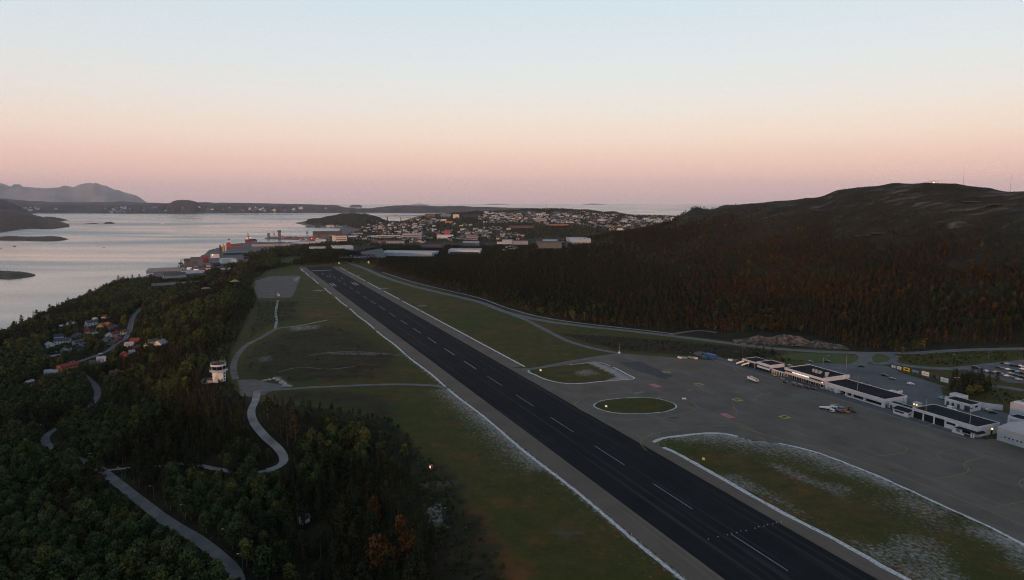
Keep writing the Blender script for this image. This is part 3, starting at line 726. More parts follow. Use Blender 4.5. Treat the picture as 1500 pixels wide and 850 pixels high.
def ribs(mb, x0, x1, y, z0, z1, step, d=.12, w=.35, k=0):
    n = int((x1 - x0) / step)
    for i in range(n + 1):
        x = x0 + (x1 - x0) * i / n
        mb.box(x - w / 2, x + w / 2, y - d, y - .004, z0, z1, k)

def flat_block(mb_wall, mb_roof, x0, x1, y0, y1, z0, h, para=.45, t=.3, roofk=0):
    mb_wall.box(x0, x1, y0, y1, z0, h)
    for q in ((x0 - .03, x1 + .03, y0 - .03, y0 + t), (x0 - .03, x1 + .03, y1 - t, y1 + .03), (x0 - .03, x0 + t, y0 + t + .003, y1 - t - .003), (x1 - t, x1 + .03, y0 + t + .003, y1 - t - .003)):
        mb_wall.box(*q, h - .7, h + para)
    mb_roof.box(x0 + t + .005, x1 - t - .005, y0 + t + .005, y1 - t - .005, h + .004, h + .12, roofk)

# --- gate building: two raised boxes on a blue glazed base, low wing beside
def bld(name, a, b, label, cat='building'): return empty(name, RW(a, b), ROT, label, cat)
g = bld('gate_building', 68, 184.5, 'blue glazed gate building with two white rimmed flat roofs beyond the terminal')
w, r = MB(), MB(); flat_block(w, r, 0, 13, 0, 13.5, 4.15, 4.8, .35); flat_block(w, r, 14.5, 27, 1, 14, 4.1, 5.5, .4)
w.box(13.04, 14.46, 2, 12, 3.9, 4.9)
w.box(15.5, 27, -.35, .95, 2.3, 3.4)
w.build('wall', W_WHITE, g); r.build('roof', R_DARK, g)
q = MB(); q.box(1.2, 14.9, 1.0, 12.8, 0, 4.14); q.box(14.92, 26.6, 1.4, 13.5, 0, 4.09)
gb = q.build('base', mat('deep_blue_cladding', (.03, .06, .11), .4, (.02, .045, .085), .4), g)
for i in range(7): MB().box(3.0 + i * 3.3, 5.6 + i * 3.3, (.93 if i < 4 else 1.33), (.98 if i < 4 else 1.38), .4, 3.2).build('window', GLASS, g)
for x in (.4, 6, 12.4): MB().box(x, x + .3, .1, .4, 0, 3.84).build('post', METAL, g)
q = MB(); q.box(21.5, 27.05, 13.0, 14.08, 3.3, 5.2); q.box(27.04, 27.3, .4, 13.5, 3.5, 6.0); q.build('fascia', W_WHITE, g)
lw = bld('terminal_link', 40.4, 185.8, 'low link with white door frames between gate building and main terminal')
w, r = MB(), MB(); w.box(0, 11.4, .5, 10, 2.7, 3.5); w.box(0, .4, .5, 10, 0, 2.7); w.box(3.0, 11.4, 3, 10, 0, 2.7)
for i in range(5): w.box(2.4 + i * 2.2, 2.9 + i * 2.2, .3, .7, 0, 2.9)
w.build('wall', W_WHITE, lw); r.box(.3, 11.1, .9, 9.7, 3.504, 3.6); r.build('roof', R_DARK, lw)
for i in range(4): MB().box(3.05 + i * 2.2, 4.7 + i * 2.2, 2.9, 2.98, .2, 2.5).build('door', GLASS, lw)

# --- main terminal
t = bld('terminal_building', 28.7, 186.6, 'taller main terminal block with dark flat roof and a lit window strip facing the apron')
w, r = MB(), MB()
w.box(0, 33, 2.4, 22, 0, 2.9); w.box(0, 33, 0, 22, 2.9, 4.2); w.box(0, 33, 1.0, 22, 4.2, 5.5)
flat_block(w, r, 0, 33, -.4, 22.3, 5.5, 6.6, .5)
w.box(32.6, 33.3, -.5, 22.4, 5.3, 7.6)
w.build('wall', W_WHITE, t); r.build('roof', R_DARK, t)
f = MB(); f.box(-.02, 33.02, -.05, -.004, 3.05, 4.1); f.build('parapet', W_CREAM, t)
MB().box(.3, 5.5, .9, .98, 4.3, 5.4).build('window', GLASS, t)
for x0, x1 in ((5.8, 8.2), (8.8, 13.5), (13.8, 20)): MB().box(x0, x1, .88, .97, 4.5, 5.3).build('window', GLASS_LIT, t, label='lit upper window strip')
MB().box(20.4, 32.4, .9, .98, 4.3, 5.4).build('window', GLASS, t)
for i in range(8): MB().box(.8 + i * 4, 4.2 + i * 4, 2.3, 2.38, .2, 2.6).build('door', GLASS if i % 3 else METAL_D, t)
for x in np.linspace(.5, 32.5, 9): MB().box(x - .15, x + .15, .2, .5, 0, 2.9).build('column', METAL, t)
for (x, y, sx, sy, h) in ((16, 8, .9, .9, 2.2), (17.6, 8.4, .8, .8, 1.9), (19, 7.6, .9, .9, 2.4), (20.4, 8.6, 1.4, 1.2, 1.2), (18, 11, 2.2, 1.4, 1.1), (24, 12, 1.2, 1.2, 1.3), (29, 5, 1.4, 1.4, 3.2)):
    MB().box(x, x + sx, y, y + sy, 6.73, 6.73 + h).build('roof_vent', R_LIGHT, t)
MB().box(32.0, 32.6, -.75, -.45, 4.4, 4.8).build('lamp', LAMP_WARM, t)

# --- ribbed hall
h_ = bld('ribbed_hall', -4.6, 187.0, 'long single storey hall with white ribbed cladding and black flat roof')
w, r = MB(), MB()
w.box(0, 43.2, .02, 19, 2.6, 4.9); w.box(0, 43.2, 1.6, 19, 0, 2.6); w.box(41.3, 43.2, .02, 19, 0, 2.6); w.box(0, 12, .3, 1.6, 0, 2.6); w.box(16, 41.3, .25, 1.55, 0, .55)
for x in (16, 20.5, 29): w.box(x, x + .7, .05, 1.55, 0, 2.6)
ribs(w, .3, 42.9, .02, 2.7, 5.2, .9); 
for i in range(20): w.box(43.2, 43.3, .6 + i * .95, .9 + i * .95, .2, 5.2)
flat_block(w, r, 0, 43.2, 0, 19, 4.9, 4.92, .4)
w.build('wall', W_WHITE, h_); r.build('roof', R_DARK, h_)
for x0, x1 in ((12.2, 15.8), (16.9, 20.3), (21.3, 28.8), (29.9, 41.1)): MB().box(x0, x1, 1.5, 1.57, .6, 2.5).build('window', GLASS, h_)
MB().box(43.22, 43.32, 1.2, 2.4, 0, 2.2).build('door', METAL_D, h_)
for x in (12, 17.5): MB().box(x, x + .8, 18.0, 18.6, 5.05, 5.9).build('roof_vent', R_LIGHT, h_)
q = MB(); q.box(30, 37, 19.03, 23, 0, 5.2); q.box(36.6, 37.2, 19.1, 23.1, 5.2, 6.4); q.build('rear_wing', W_WHITE, h_)
q = MB(); q.box(2, 29, 21.0, 24, 2.9, 3.3); [q.box(x, x + .3, 23.4, 23.7, 0, 2.9) for x in range(3, 29, 5)]; q.box(2, 29, 19.04, 21.0, 2.95, 3.25); q.build('canopy', R_DARK, h_)

# --- fire station
s = bld('fire_station', -66, 186.0, 'white fire station with three black garage doors and a wide black flat roof')
w, r = MB(), MB()
flat_block(w, r, 0, 36, 0, 17.6, 0, 5.3, .35)
w.build('wall', W_WHITE, s); r.build('roof', R_DARK, s)
for x0 in (1.0, 7.2, 13.4): 
    d = MB().box(x0, x0 + 5.2, -.09, -.03, .15, 4.1).build('garage_door', mat('black_door', (.012, .013, .016), .35), s)
    q = MB(); [q.box(x0 + .2, x0 + 5.0, -.105, -.092, z, z + .05) for z in (1.0, 1.9, 2.8)]; q.build('panel_seam', METAL_D, d)
MB().box(19.8, 24.6, -.09, -.03, 2.4, 3.6).build('window', GLASS, s)
c = MB(); c.prism([(26.5, -3.2), (38.6, -3.2), (38.6, 2.5), (36.1, 4.5), (36.1, -.1), (26.5, -.1)], 2.7, 3.05); c.build('canopy', R_DARK, s)
q = MB(); q.box(25.2, 31.5, -3.4, -3.1, 0, .95); q.box(25.2, 25.5, -3.1, -.05, 0, .95); q.box(25.4, 26.8, -2.9, -.1, 0, 2.2); q.build('terrace_wall', W_WHITE, s)
for x, y in ((29.3, -2.9), (34.5, -2.8), (35.6, -2.8)): MB().box(x, x + .7, y, y + .5, 0, 2.7).build('post', W_WHITE, s)
MB().box(27.5, 34, -.1, -.03, .6, 2.3).build('window', GLASS, s)
d = MB().box(36.03, 36.09, 10.6, 12.2, 0, 2.5).build('door', METAL_D, s); MB().box(36.03, 36.45, 11.2, 11.7, 2.75, 3.4).build('lamp', LAMP_WARM, s)
q = MB(); q.box(8, 14, -10, -.15, .02, .05); 
a = bld('lookout_annex', -56.6, 183.0, 'small white lookout annex with a sloping dark roof beside the fire station doors')
w = MB(); w.prism([(0, 0), (9.2, 0), (9.2, 3.6), (0, 3.6)], 0, 2.9); w.build('wall', W_WHITE, a)
r = MB(); r.add([(-.3, -.3, 2.92), (9.5, -.3, 2.92), (9.5, 3.9, 3.8), (-.3, 3.9, 3.8), (-.3, -.3, 3.1), (9.5, -.3, 3.1), (9.5, 3.9, 3.98), (-.3, 3.9, 3.98)], [(3, 2, 1, 0), (4, 5, 6, 7), (0, 1, 5, 4), (1, 2, 6, 5), (2, 3, 7, 6), (3, 0, 4, 7)]); r.build('roof', R_DARK, a)
MB().box(1.0, 6.6, -.07, -.02, 1.4, 2.3).build('window', GLASS, a); MB().box(9.22, 9.27, .8, 2.2, 1.3, 2.1).build('window', GLASS, a)
l = bld('connecting_wing', -48.4, 190, 'low white wing joining the ribbed hall to the fire station')
w, r = MB(), MB(); flat_block(w, r, 0, 17.0, 0, 4.5, 0, 3.4, .25); w.build('wall', W_WHITE, l); r.build('roof', R_DARK, l)
MB().box(1, 2.3, -.08, -.035, 0, 2.2).build('door', METAL_D, l)
k = empty('lit_porch', RW(-53.5, 203.5), ROT, 'lit entrance porch at the rear corner between ribbed hall and fire station', 'porch')
w = MB(); w.box(0, 3.4, 0, .25, 0, 3.0); w.box(0, .25, .25, 3, 0, 3.0); w.box(3.15, 3.4, .25, 3, 0, 3.0); w.build('wall', W_CREAM, k); MB().box(-.3, 3.7, -.3, 3.4, 3.0, 3.25).build('roof', R_LIGHT, k)
for x in (.6, 2.3): MB().box(x, x + .5, -.35, -.05, 2.0, 2.5).build('lamp', LAMP_WARM, k)

# --- hangar at the frame edge
hg = bld('hangar', -108.2, 191.6, 'large pale hangar with a row of round portholes at the right edge of the photo')
w = MB(); w.box(0, 60, 0, 22, 0, 6.4); ribs(w, .3, 59.7, 0, 0, 6.4, 1.5, .08, .2); w.build('wall', W_BLUEG, hg)
r = MB(); r.gable(0, 60, 0, 22, 6.42, 1.3, .4); r.build('roof', R_LIGHT, hg)
for i in range(5):
    q = MB(); q.tube((3.9 + i * 1.9, -.1, 2.6), (3.9 + i * 1.9, -.02, 2.6), .45, n=14); q.build('porthole', METAL_D, hg)
# --- low ribbed store behind
st = bld('store_building', -57.2, 226.0, 'low white ribbed store with dark doors behind the fire station')
w, r = MB(), MB(); flat_block(w, r, 0, 15.6, 0, 9, 0, 4.0, .25); ribs(w, .2, 15.4, 0, 0, 4.2, .9, .07, .2); [w.box(15.6, 15.68, .4 + i, .65 + i, 0, 4.2) for i in range(9)]
w.build('wall', W_WHITE, st); r.build('roof', R_DARK, st)
for x, ww in ((1.2, 1.5), (4.3, 1.5), (7.6, 1.5), (11.8, 3.2)): MB().box(x, x + ww, -.13, -.075, 0, 2.6 if ww < 2 else 3.0).build('door', METAL_D, st)
q = MB(); q.box(15.7, 15.76, 3.4, 5.6, 2.2, 3.3); q.build('window', GLASS, st)
cw = MB(); ribbon_mb(smooth_line([RW(a_, b_) for a_, b_ in ((-52.5, 233), (-57, 237.4), (-64, 238.6), (-72, 241.5), (-78, 246))], 1.5), .35, 3.2, mb=cw)
v0 = len(cw.v); vv = [(x, y, 0.0) for x, y, z in cw.v]; n0 = v0 // 2
cw.add(vv, []); 
for i in range(n0 - 1):
    for s_ in (0, 1): cw.f.append((2 * i + s_, 2 * i + 2 + s_, v0 + 2 * i + 2 + s_, v0 + 2 * i + s_)); cw.m.append(0)
cw.f.append((0, 1, v0 + 1, v0)); cw.m.append(0); cw.f.append((v0 - 2, v0 - 1, 2 * v0 - 1, 2 * v0 - 2)); cw.m.append(0)
tag(cw.build('curved_wall', W_WHITE), 'curved white boundary wall behind the low ribbed store', 'wall')
ow = bld('workshop_office', -52.5, 237.0, 'white flat topped box behind the far end of the low ribbed store')
w = MB(); w.box(0, 8, 0, 5, 0, 4.6); w.build('wall', W_WHITE, ow); MB().box(.2, 7.8, .2, 4.8, 4.604, 4.75).build('roof', R_LIGHT, ow)
# --- tall block at the right edge
tb = bld('tall_store', -87.6, 236.0, 'tall blank blue grey block at the right edge above the hangar')
w, r = MB(), MB(); flat_block(w, r, 0, 16, 0, 14, 0, 8.6, .3); w.build('wall', W_BLUEG, tb); r.build('roof', R_GREY, tb)
MB().box(1.2, 6.5, .5, 4, 8.75, 9.6).build('roof_vent', W_WHITE, tb)
ga = bld('garage', -94.8, 222.3, 'small white garage with a grey shutter in front of the tall blank block')
w, r = MB(), MB(); flat_block(w, r, 0, 9, 0, 8, 0, 4.6, .3); w.build('wall', W_WHITE, ga); r.build('roof', R_DARK, ga)
MB().box(1.2, 7, -.1, -.035, 0, 3.7).build('shutter', W_BLUEG, ga)

# ------------------------------------------------------------------ control tower
tp = G(321, 558); tz = hz(tp[0], tp[1])
ct = empty('control_tower', (tp[0], tp[1], tz - .5), R(12), 'white control tower with dark glazed cab rising above the trees', 'control tower')
def octa(r, n=8): return [(r * math.cos(2 * math.pi * (i + .5) / n), r * math.sin(2 * math.pi * (i + .5) / n)) for i in range(n)]
m = MB(); m.lathe([(4.35, 0), (4.35, 6.2 - tz), (4.6, 6.9 - tz), (5.3, 7.4 - tz), (5.3, 7.5 - tz)], 8); m.build('shaft', mat('white_render', (.74, .70, .66), .8, (.66, .62, .58), .3), ct)
m = MB(); m.lathe([(5.75, 7.5 - tz), (5.75, 7.75 - tz)], 24); ga_ = m.build('gallery', W_WHITE, ct)
m = MB()
for i in range(24):
    a_ = 2 * math.pi * i / 24; b_ = 2 * math.pi * (i + 1) / 24; z_ = 7.75 - tz
    m.tube((5.7 * math.cos(a_), 5.7 * math.sin(a_), z_), (5.7 * math.cos(a_), 5.7 * math.sin(a_), z_ + 1), .04, n=5)
    for dz in (.5, 1): m.tube((5.7 * math.cos(a_), 5.7 * math.sin(a_), z_ + dz), (5.7 * math.cos(b_), 5.7 * math.sin(b_), z_ + dz), .035, n=5)
m.build('railing', METAL, ga_)
m = MB(); m.lathe([(4.3, 7.75 - tz), (4.4, 8.5 - tz)], 8); m.build('cab_wall', W_WHITE, ct)
m = MB(); m.lathe([(4.35, 8.5 - tz), (4.8, 11.0 - tz)], 8); gl = m.build('cab_window', GLASS, ct)
m = MB()
for i in range(8):
    a_ = 2 * math.pi * i / 8; m = MB(); m.tube((4.4 * math.cos(a_), 4.4 * math.sin(a_), 8.5 - tz), (4.85 * math.cos(a_), 4.85 * math.sin(a_), 11.0 - tz), .08, n=6); m.build('mullion', W_WHITE, gl)
m = MB(); m.lathe([(4.85, 11.0 - tz), (5.1, 11.15 - tz), (5.1, 12.4 - tz), (4.95, 12.4 - tz), (4.95, 12.2 - tz)], 16); rf = m.build('roof', W_WHITE, ct)
m = MB()
for i in range(16):
    a_ = 2 * math.pi * i / 16; b_ = 2 * math.pi * (i + 1) / 16; z_ = 12.4 - tz
    m.tube((5.0 * math.cos(a_), 5.0 * math.sin(a_), z_), (5.0 * math.cos(a_), 5.0 * math.sin(a_), z_ + .8), .05, n=5)
    m.tube((5.0 * math.cos(a_), 5.0 * math.sin(a_), z_ + .8), (5.0 * math.cos(b_), 5.0 * math.sin(b_), z_ + .8), .045, n=5)
m.build('railing', METAL, rf)
MB().lathe([(4.9, 12.21 - tz), (4.9, 12.3 - tz)], 16).build('roof_felt', R_DARK, rf)
for x, y, h0 in ((-4.2, -1.5, 2.2), (4.2, -1.6, 3.2), (-2.5, 1, 1.4), (1, 2, 3.0), (0, -1, 1.2)):
    MB().tube((x, y, 12.25 - tz), (x, y, 12.4 - tz + h0), .07, .04, 6).build('antenna', METAL, ct)
for q in range(3):
    for sx, sy in ((2.8, -3.42),):
        a_ = R(-58); 
        for a_ in (R(-22.5), R(-157.5)):
            x, y = 4.1 * math.cos(a_), 4.1 * math.sin(a_)
            MB().box(x - .5, x + .5, y - .25, y + .25, 1.2 - tz + q * 2.1, 2.2 - tz + q * 2.1, rot=a_ + math.pi / 2).build('window', GLASS, ct)
an = empty('tower_annex', (tp[0] - 6.5, tp[1] - 1.0, tz - 1.0), R(12), 'low flat roofed annex at the foot of the control tower', 'annex')
w = MB(); w.box(-4, 3, -3, 3, 0, 2.4); w.build('wall', W_GREY, an); MB().box(-4.2, 3.2, -3.2, 3.2, 2.404, 2.65).build('roof', R_GREY, an); MB().box(-3.4, -1, -3.06, -3.01, .9, 1.9).build('window', GLASS, an)

# ------------------------------------------------------------------ vehicles
def car_meshes(paint, van=False):
    body = MB()
    if van: prof = [(-2.4, .35), (2.35, .35), (2.4, .9), (1.9, 1.15), (1.35, 1.95), (-2.35, 2.0), (-2.42, .9)]
    else: prof = [(-2.15, .32), (2.1, .32), (2.18, .62), (1.95, .82), (1.0, .92), (.35, 1.42), (-1.2, 1.45), (-1.75, .98), (-2.15, .9), (-2.2, .6)]
    n = len(prof); hw = .88
    vs = [(x, -hw * (1 if z < 1 else .86), z) for x, z in prof] + [(x, hw * (1 if z < 1 else .86), z) for x, z in prof]
    body.add(vs, [tuple(range(n - 1, -1, -1)), tuple(range(n, 2 * n))] + [(i, (i + 1) % n, (i + 1) % n + n, i + n) for i in range(n)])
    win = MB()
    if van:
        win.add([(1.86, -.7, 1.22), (1.86, .7, 1.22), (1.40, .68, 1.88), (1.40, -.68, 1.88)], [(0, 1, 2, 3)])
        for s_ in (-1, 1): win.add([(1.5, s_ * .80, 1.25), (.5, s_ * .80, 1.25), (.5, s_ * .765, 1.8), (1.15, s_ * .765, 1.8)], [(0, 1, 2, 3)])
    else:
        win.add([(.96, -.70, .97), (.96, .70, .97), (.42, .68, 1.38), (.42, -.68, 1.38)], [(0, 1, 2, 3)])
        win.add([(-1.24, -.68, 1.41), (-1.24, .68, 1.41), (-1.73, .7, 1.03), (-1.73, -.7, 1.03)], [(0, 1, 2, 3)])
        for s_ in (-1, 1): win.add([(.78, s_ * .80, .98), (-1.5, s_ * .80, 1.02), (-1.15, s_ * .765, 1.38), (.3, s_ * .765, 1.36)], [(0, 1, 2, 3)])
    wh = MB(); wh.tube((0, -.11, 0), (0, .11, 0), .33, n=14)
    return body.mesh('body', paint), win.mesh('windows', GLASS), wh.mesh('wheel', RUBBER)
CARS = {}
def car(x, y, deg, paint, label, van=False, name=None, z=.034, cat=None):
    key = (paint.name, van)
    loc = P(x, y, z)
    rz = ROT + R(deg)
    if key in CARS: return copy_tree(CARS[key], loc, rz, label)
    o = empty(name or ('parked_van' if van else 'parked_car'), loc, rz, label, 'van' if van else 'car')
    me = car_meshes(paint, van)
    part('body', me[0], o); part('windows', me[1], o)
    for sx in (-1.35, 1.35):
        for sy in (-.78, .78):
            w_ = part('wheel', me[2], o); w_.location = (sx, sy, .33)
    CARS[key] = o
    return o
CP_CARS = [(1492, 557, 22, P_SILV, 'silver car right of the grey cars at the near right corner of the car park'), (1497, 553.5, 22, P_BLACK, 'black car at the photo edge in the near car park row'),
 (1470, 541, 20, P_GREY, 'grey car left of the white car starting the middle car park row'), (1463, 539.5, 20, P_NAVY, 'navy car at the far left of the middle car park row'),
 (1476, 534.5, 20, P_SILV, 'silver car left of the black car in the back car park row'), (1470, 533.5, 20, P_BLACK, 'black car at the far left of the back car park row'), (1499, 542, 20, P_WHITE, 'white car at the photo edge between the middle and back car park rows'),
 (1445.5, 545, 20, P_WHITE, 'white car at the left end of the near row in the car park'),
 (1453, 547, 20, P_NAVY, 'dark navy car parked right of the leftmost white car in the car park'),
 (1459.5, 546.5, 22, P_TAN, 'tan coloured car parked among dark cars in the near car park row'),
 (1465, 548, 20, P_BLACK, 'black car just right of the tan car in the car park'),
 (1470, 550.5, 20, P_GREY, 'grey car between the black car and the large white one in the car park'),
 (1476, 552, 25, P_WHITE, 'bright white car nearest to the camera in the car park'),
 (1483, 554, 20, P_GREY, 'grey car right of the bright white car in the near car park row'),
 (1481, 548.5, 22, P_SILV, 'silver car just behind the bright white car in the car park'),
 (1488, 551, 22, P_NAVY, 'navy car behind the grey cars near the right end of the car park'),
 (1477.5, 542.5, 20, P_WHITE, 'white car in the left half of the middle car park row'),
 (1485, 544.5, 20, P_BLACK, 'black car right of the white car in the middle car park row'),
 (1492, 546, 22, P_LBLUE, 'pale blue car in the middle row of the car park'),
 (1498, 548, 20, P_BLACK, 'black car right of the pale blue car in the middle car park row'),
 (1483.5, 536.5, 20, P_BLACK, 'black car in the middle of the back row of the car park'),
 (1489, 537, 20, P_NAVY, 'navy car right of the black car in the middle of the back row'),
 (1495.5, 537.5, 20, P_WHITE, 'white car at the photo edge in the back car park row'),
 (1307, 556, 30, P_GREY, 'grey car standing alone in the forecourt behind the terminal'),
 (1334, 563.5, 28, P_WHITE, 'white car standing alone in the forecourt left of the dark tree clump'),
 (1157, 537, 0, P_SILV, 'silver car parked behind the roof of the main terminal'),
 (1380, 585, 10, P_LBLUE, 'pale blue car parked at the far end of the low ribbed store'),
 (1447, 602, 35, P_SILV, 'silver car parked in the yard right of the low ribbed store'),
 (1454, 605.5, 35, P_NAVY, 'navy car parked beside the silver car in the store yard')]
for q in CP_CARS: car(*q)
car(1429, 540.5, 12, P_BLACK, 'dark van driving along the road to the car park', True, 'van')
car(1394, 600.5, 0, P_WHITE, 'white van parked behind the black roof of the fire station', True, 'van')
car(1246, 580.5, 4, P_WHITE, 'white van standing at the glazed front of the ribbed hall', True, 'van')
car(1240, 578.5, 4, P_SILV, 'silver van close behind the white van at the ribbed hall', True, 'van')
car(1218, 573.5, 0, P_LBLUE, 'pale blue van at the apron front where terminal and ribbed hall meet', True, 'van')
car(1206, 571, 5, P_SILV, 'silver car parked at the apron front below the warm terminal lamp')
car(1212, 530.5, 30, P_BLACK, 'black car on the road between lawn and terminal roof')
car(1296, 551, 25, P_BLACK, 'black car parked by the forecourt canopy'); car(1262, 537.5, 40, P_NAVY, 'navy car coming down from the roundabout')
car(1187, 531, 10, P_GREY, 'grey car parked behind the main terminal near the lawn')

# --- ground equipment on the apron
def wheels(o, xs, ys, r=.3):
    me = MB(); me.tube((0, -.1, 0), (0, .1, 0), r, n=12); me = me.mesh('wheel', RUBBER)
    for x in xs:
        for y in ys: part('wheel', me, o).location = (x, y, r)
def gse(name, x, y, deg, label, cat): return empty(name, P(x, y, .03), ROT + R(deg), label, cat, None)
o = gse('boarding_ramp', 1103, 558.5, -3, 'long white boarding ramp on wheels parked alone on the apron', 'ramp')
q = MB(); q.add([(-4.4, -1.1, .8), (4.2, -1.1, .8), (4.2, 1.1, .8), (-4.4, 1.1, .8), (-4.4, -1.1, 1.8), (4.2, -1.1, 1.2), (4.2, 1.1, 1.2), (-4.4, 1.1, 1.8)], [(3, 2, 1, 0), (4, 5, 6, 7), (0, 1, 5, 4), (1, 2, 6, 5), (2, 3, 7, 6), (3, 0, 4, 7)]); q.build('deck', P_WHITE, o)
q = MB(); [q.add([(-4.4, s_ * 1.15 - .05, 1.8), (4.2, s_ * 1.15 - .05, 1.2), (4.2, s_ * 1.15 - .05, 2.1), (-4.4, s_ * 1.15 - .05, 2.7), (-4.4, s_ * 1.15 + .05, 1.8), (4.2, s_ * 1.15 + .05, 1.2), (4.2, s_ * 1.15 + .05, 2.1), (-4.4, s_ * 1.15 + .05, 2.7)], [(0, 1, 2, 3), (7, 6, 5, 4), (3, 2, 6, 7), (0, 4, 5, 1), (1, 5, 6, 2), (0, 3, 7, 4)]) for s_ in (-1, 1)]; q.build('side_panel', P_WHITE, o)
q = MB(); q.box(-4.1, 4.0, -.95, .95, 1.85, 1.9); q.build('tread', METAL_D, o); wheels(o, (-3, -2.2, 2.4, 3.2), (-.9, .9), .38)
o = gse('towed_ramp', 1208.5, 599.5, 22, 'white sloping panel trailer at the left of the equipment cluster on the apron', 'trailer')
q = MB(); q.add([(-3.2, -1.2, .7), (3.2, -1.2, 1.0), (3.2, 1.2, 1.0), (-3.2, 1.2, .7), (-3.2, -1.2, .9), (3.2, -1.2, 2.1), (3.2, 1.2, 2.1), (-3.2, 1.2, .9)], [(3, 2, 1, 0), (4, 5, 6, 7), (0, 1, 5, 4), (1, 2, 6, 5), (2, 3, 7, 6), (3, 0, 4, 7)]); q.build('panel', P_WHITE, o); wheels(o, (-1.5, 1.8), (-.9, .9), .35)
q = MB(); q.tube((3.2, 0, .9), (5.0, 0, .4), .08); q.build('tow_bar', METAL_D, o)
o = gse('belt_loader', 1221.5, 597.5, 20, 'white framed belt loader standing in the middle of the equipment cluster', 'loader')
q = MB(); q.box(-2, 2, -.9, .9, .4, 1.1); q.build('chassis', P_WHITE, o); q = MB(); q.add([(-2.6, -.5, 1.1), (2.8, -.5, 2.6), (2.8, .5, 2.6), (-2.6, .5, 1.1), (-2.6, -.5, 1.3), (2.8, -.5, 2.85), (2.8, .5, 2.85), (-2.6, .5, 1.3)], [(3, 2, 1, 0), (4, 5, 6, 7), (0, 1, 5, 4), (1, 2, 6, 5), (2, 3, 7, 6), (3, 0, 4, 7)]); q.build('belt', METAL, o); wheels(o, (-1.3, 1.3), (-.8, .8), .38)
o = gse('power_unit', 1219, 604, 8, 'square white power unit cart in front of the belt loader', 'power unit')
q = MB(); q.box(-1, 1, -.7, .7, .45, 1.9); q.build('housing', P_WHITE, o); MB().box(-.6, .6, -.74, -.703, .8, 1.5).build('grille', METAL_D, o); wheels(o, (-.7, .7), (-.6, .6), .3)
for x, y, dg, pm, lb in ((1231, 601, 30, P_GREY, 'grey baggage cart right of the white power unit'), (1229, 604.5, 20, P_BLUE, 'blue baggage cart at the front of the equipment cluster'), (1250, 604.5, 20, METAL_D, 'dark baggage cart at the right end of the equipment cluster'), (1246, 601.5, 25, RUST, 'rust brown baggage cart behind the orange tugs'),
        (1150, 561, 0, METAL_D, 'dark baggage cart at the left of the terminal front'), (1163, 564.5, 3, P_GREEN, 'pale green baggage cart in front of the terminal doors'), (1172, 567, 0, METAL, 'bare metal baggage cart in front of the terminal doors'), (1182, 569, 5, METAL_D, 'dark baggage cart below the lit window strip'), (1192, 571, 0, RUST, 'rust brown baggage cart near the terminal corner'), (1231, 577.5, 0, METAL_D, 'dark baggage cart beside the yellow tug')):
    o = gse('baggage_cart', x, y, dg, lb, 'cart')
    MB().box(-1.6, 1.6, -.75, .75, .5, .68).build('deck', METAL_D, o); q = MB()
    q.add([(-1.5, -.68, .69), (1.5, -.68, .69), (1.5, .68, .69), (-1.5, .68, .69), (-1.5, -.68, 1.89), (1.5, -.68, 1.89), (1.5, .68, 1.89), (-1.5, .68, 1.89)], [(3, 7, 4, 0), (1, 5, 6, 2), (3, 2, 6, 7)]); q.build('screen', METAL, o)
    MB().box(-1.65, 1.65, -.8, .8, 1.9, 2.02).build('canopy', pm, o); wheels(o, (-1.1, 1.1), (-.6, .6), .24)
for x, y, dg, pm, lb in ((1236.5, 602.5, 40, P_ORANGE, 'orange tug in the equipment cluster next to the blue cart'), (1240.5, 605, 20, P_ORANGE, 'orange tug nearest to the camera in the equipment cluster'), (1227, 575.5, 0, P_YEL, 'yellow tug at the shaded front of the ribbed hall'), (1147, 556.5, 0, P_TAN, 'tan tug parked at the corner of the main terminal'), (1135, 551, 10, P_YEL, 'yellow tug beside the gate building')):
    o = gse('tow_tractor', x, y, dg, lb, 'tug')
    q = MB(); q.box(-1.5, 1.5, -.75, .75, .35, .95); q.box(-1.5, -.9, -.75, .75, .95, 1.2); q.build('body', pm, o)
    q = MB(); q.box(-.5, .6, -.7, .7, 1.65, 1.75); [q.tube((sx, sy, .95), (sx, sy, 1.65), .05, n=6) for sx in (-.45, .55) for sy in (-.62, .62)]; q.build('cab', METAL_D, o); wheels(o, (-1, 1), (-.65, .65), .34)
for x, y, dg, lb in ((1084, 534.5, 40, 'white boarding stairs at the far side of the gate building'), (1092, 537, 35, 'white boarding stairs nearest to the gate building')):
    o = gse('boarding_stairs', x, y, dg, lb, 'stairs')
    q = MB()
    for i in range(9): q.box(-2.6 + i * .5, -2.1 + i * .5, -.7, .7, .35 + i * .24, .6 + i * .24)
    q.build('steps', METAL, o); q = MB()
    for s_ in (-.78, .78): q.add([(-2.7, s_ - .05, .3), (2.0, s_ - .05, 2.5), (2.9, s_ - .05, 2.5), (2.9, s_ - .05, 3.6), (2.0, s_ - .05, 3.6), (-2.7, s_ - .05, 1.4)] + [(-2.7, s_ + .05, .3), (2.0, s_ + .05, 2.5), (2.9, s_ + .05, 2.5), (2.9, s_ + .05, 3.6), (2.0, s_ + .05, 3.6), (-2.7, s_ + .05, 1.4)], [(5, 4, 3, 2, 1, 0), (6, 7, 8, 9, 10, 11)] + [(i, (i + 1) % 6, (i + 1) % 6 + 6, i + 6) for i in range(6)])
    q.build('side_panel', P_WHITE, o); wheels(o, (-1.6, 1.8), (-.7, .7), .34)
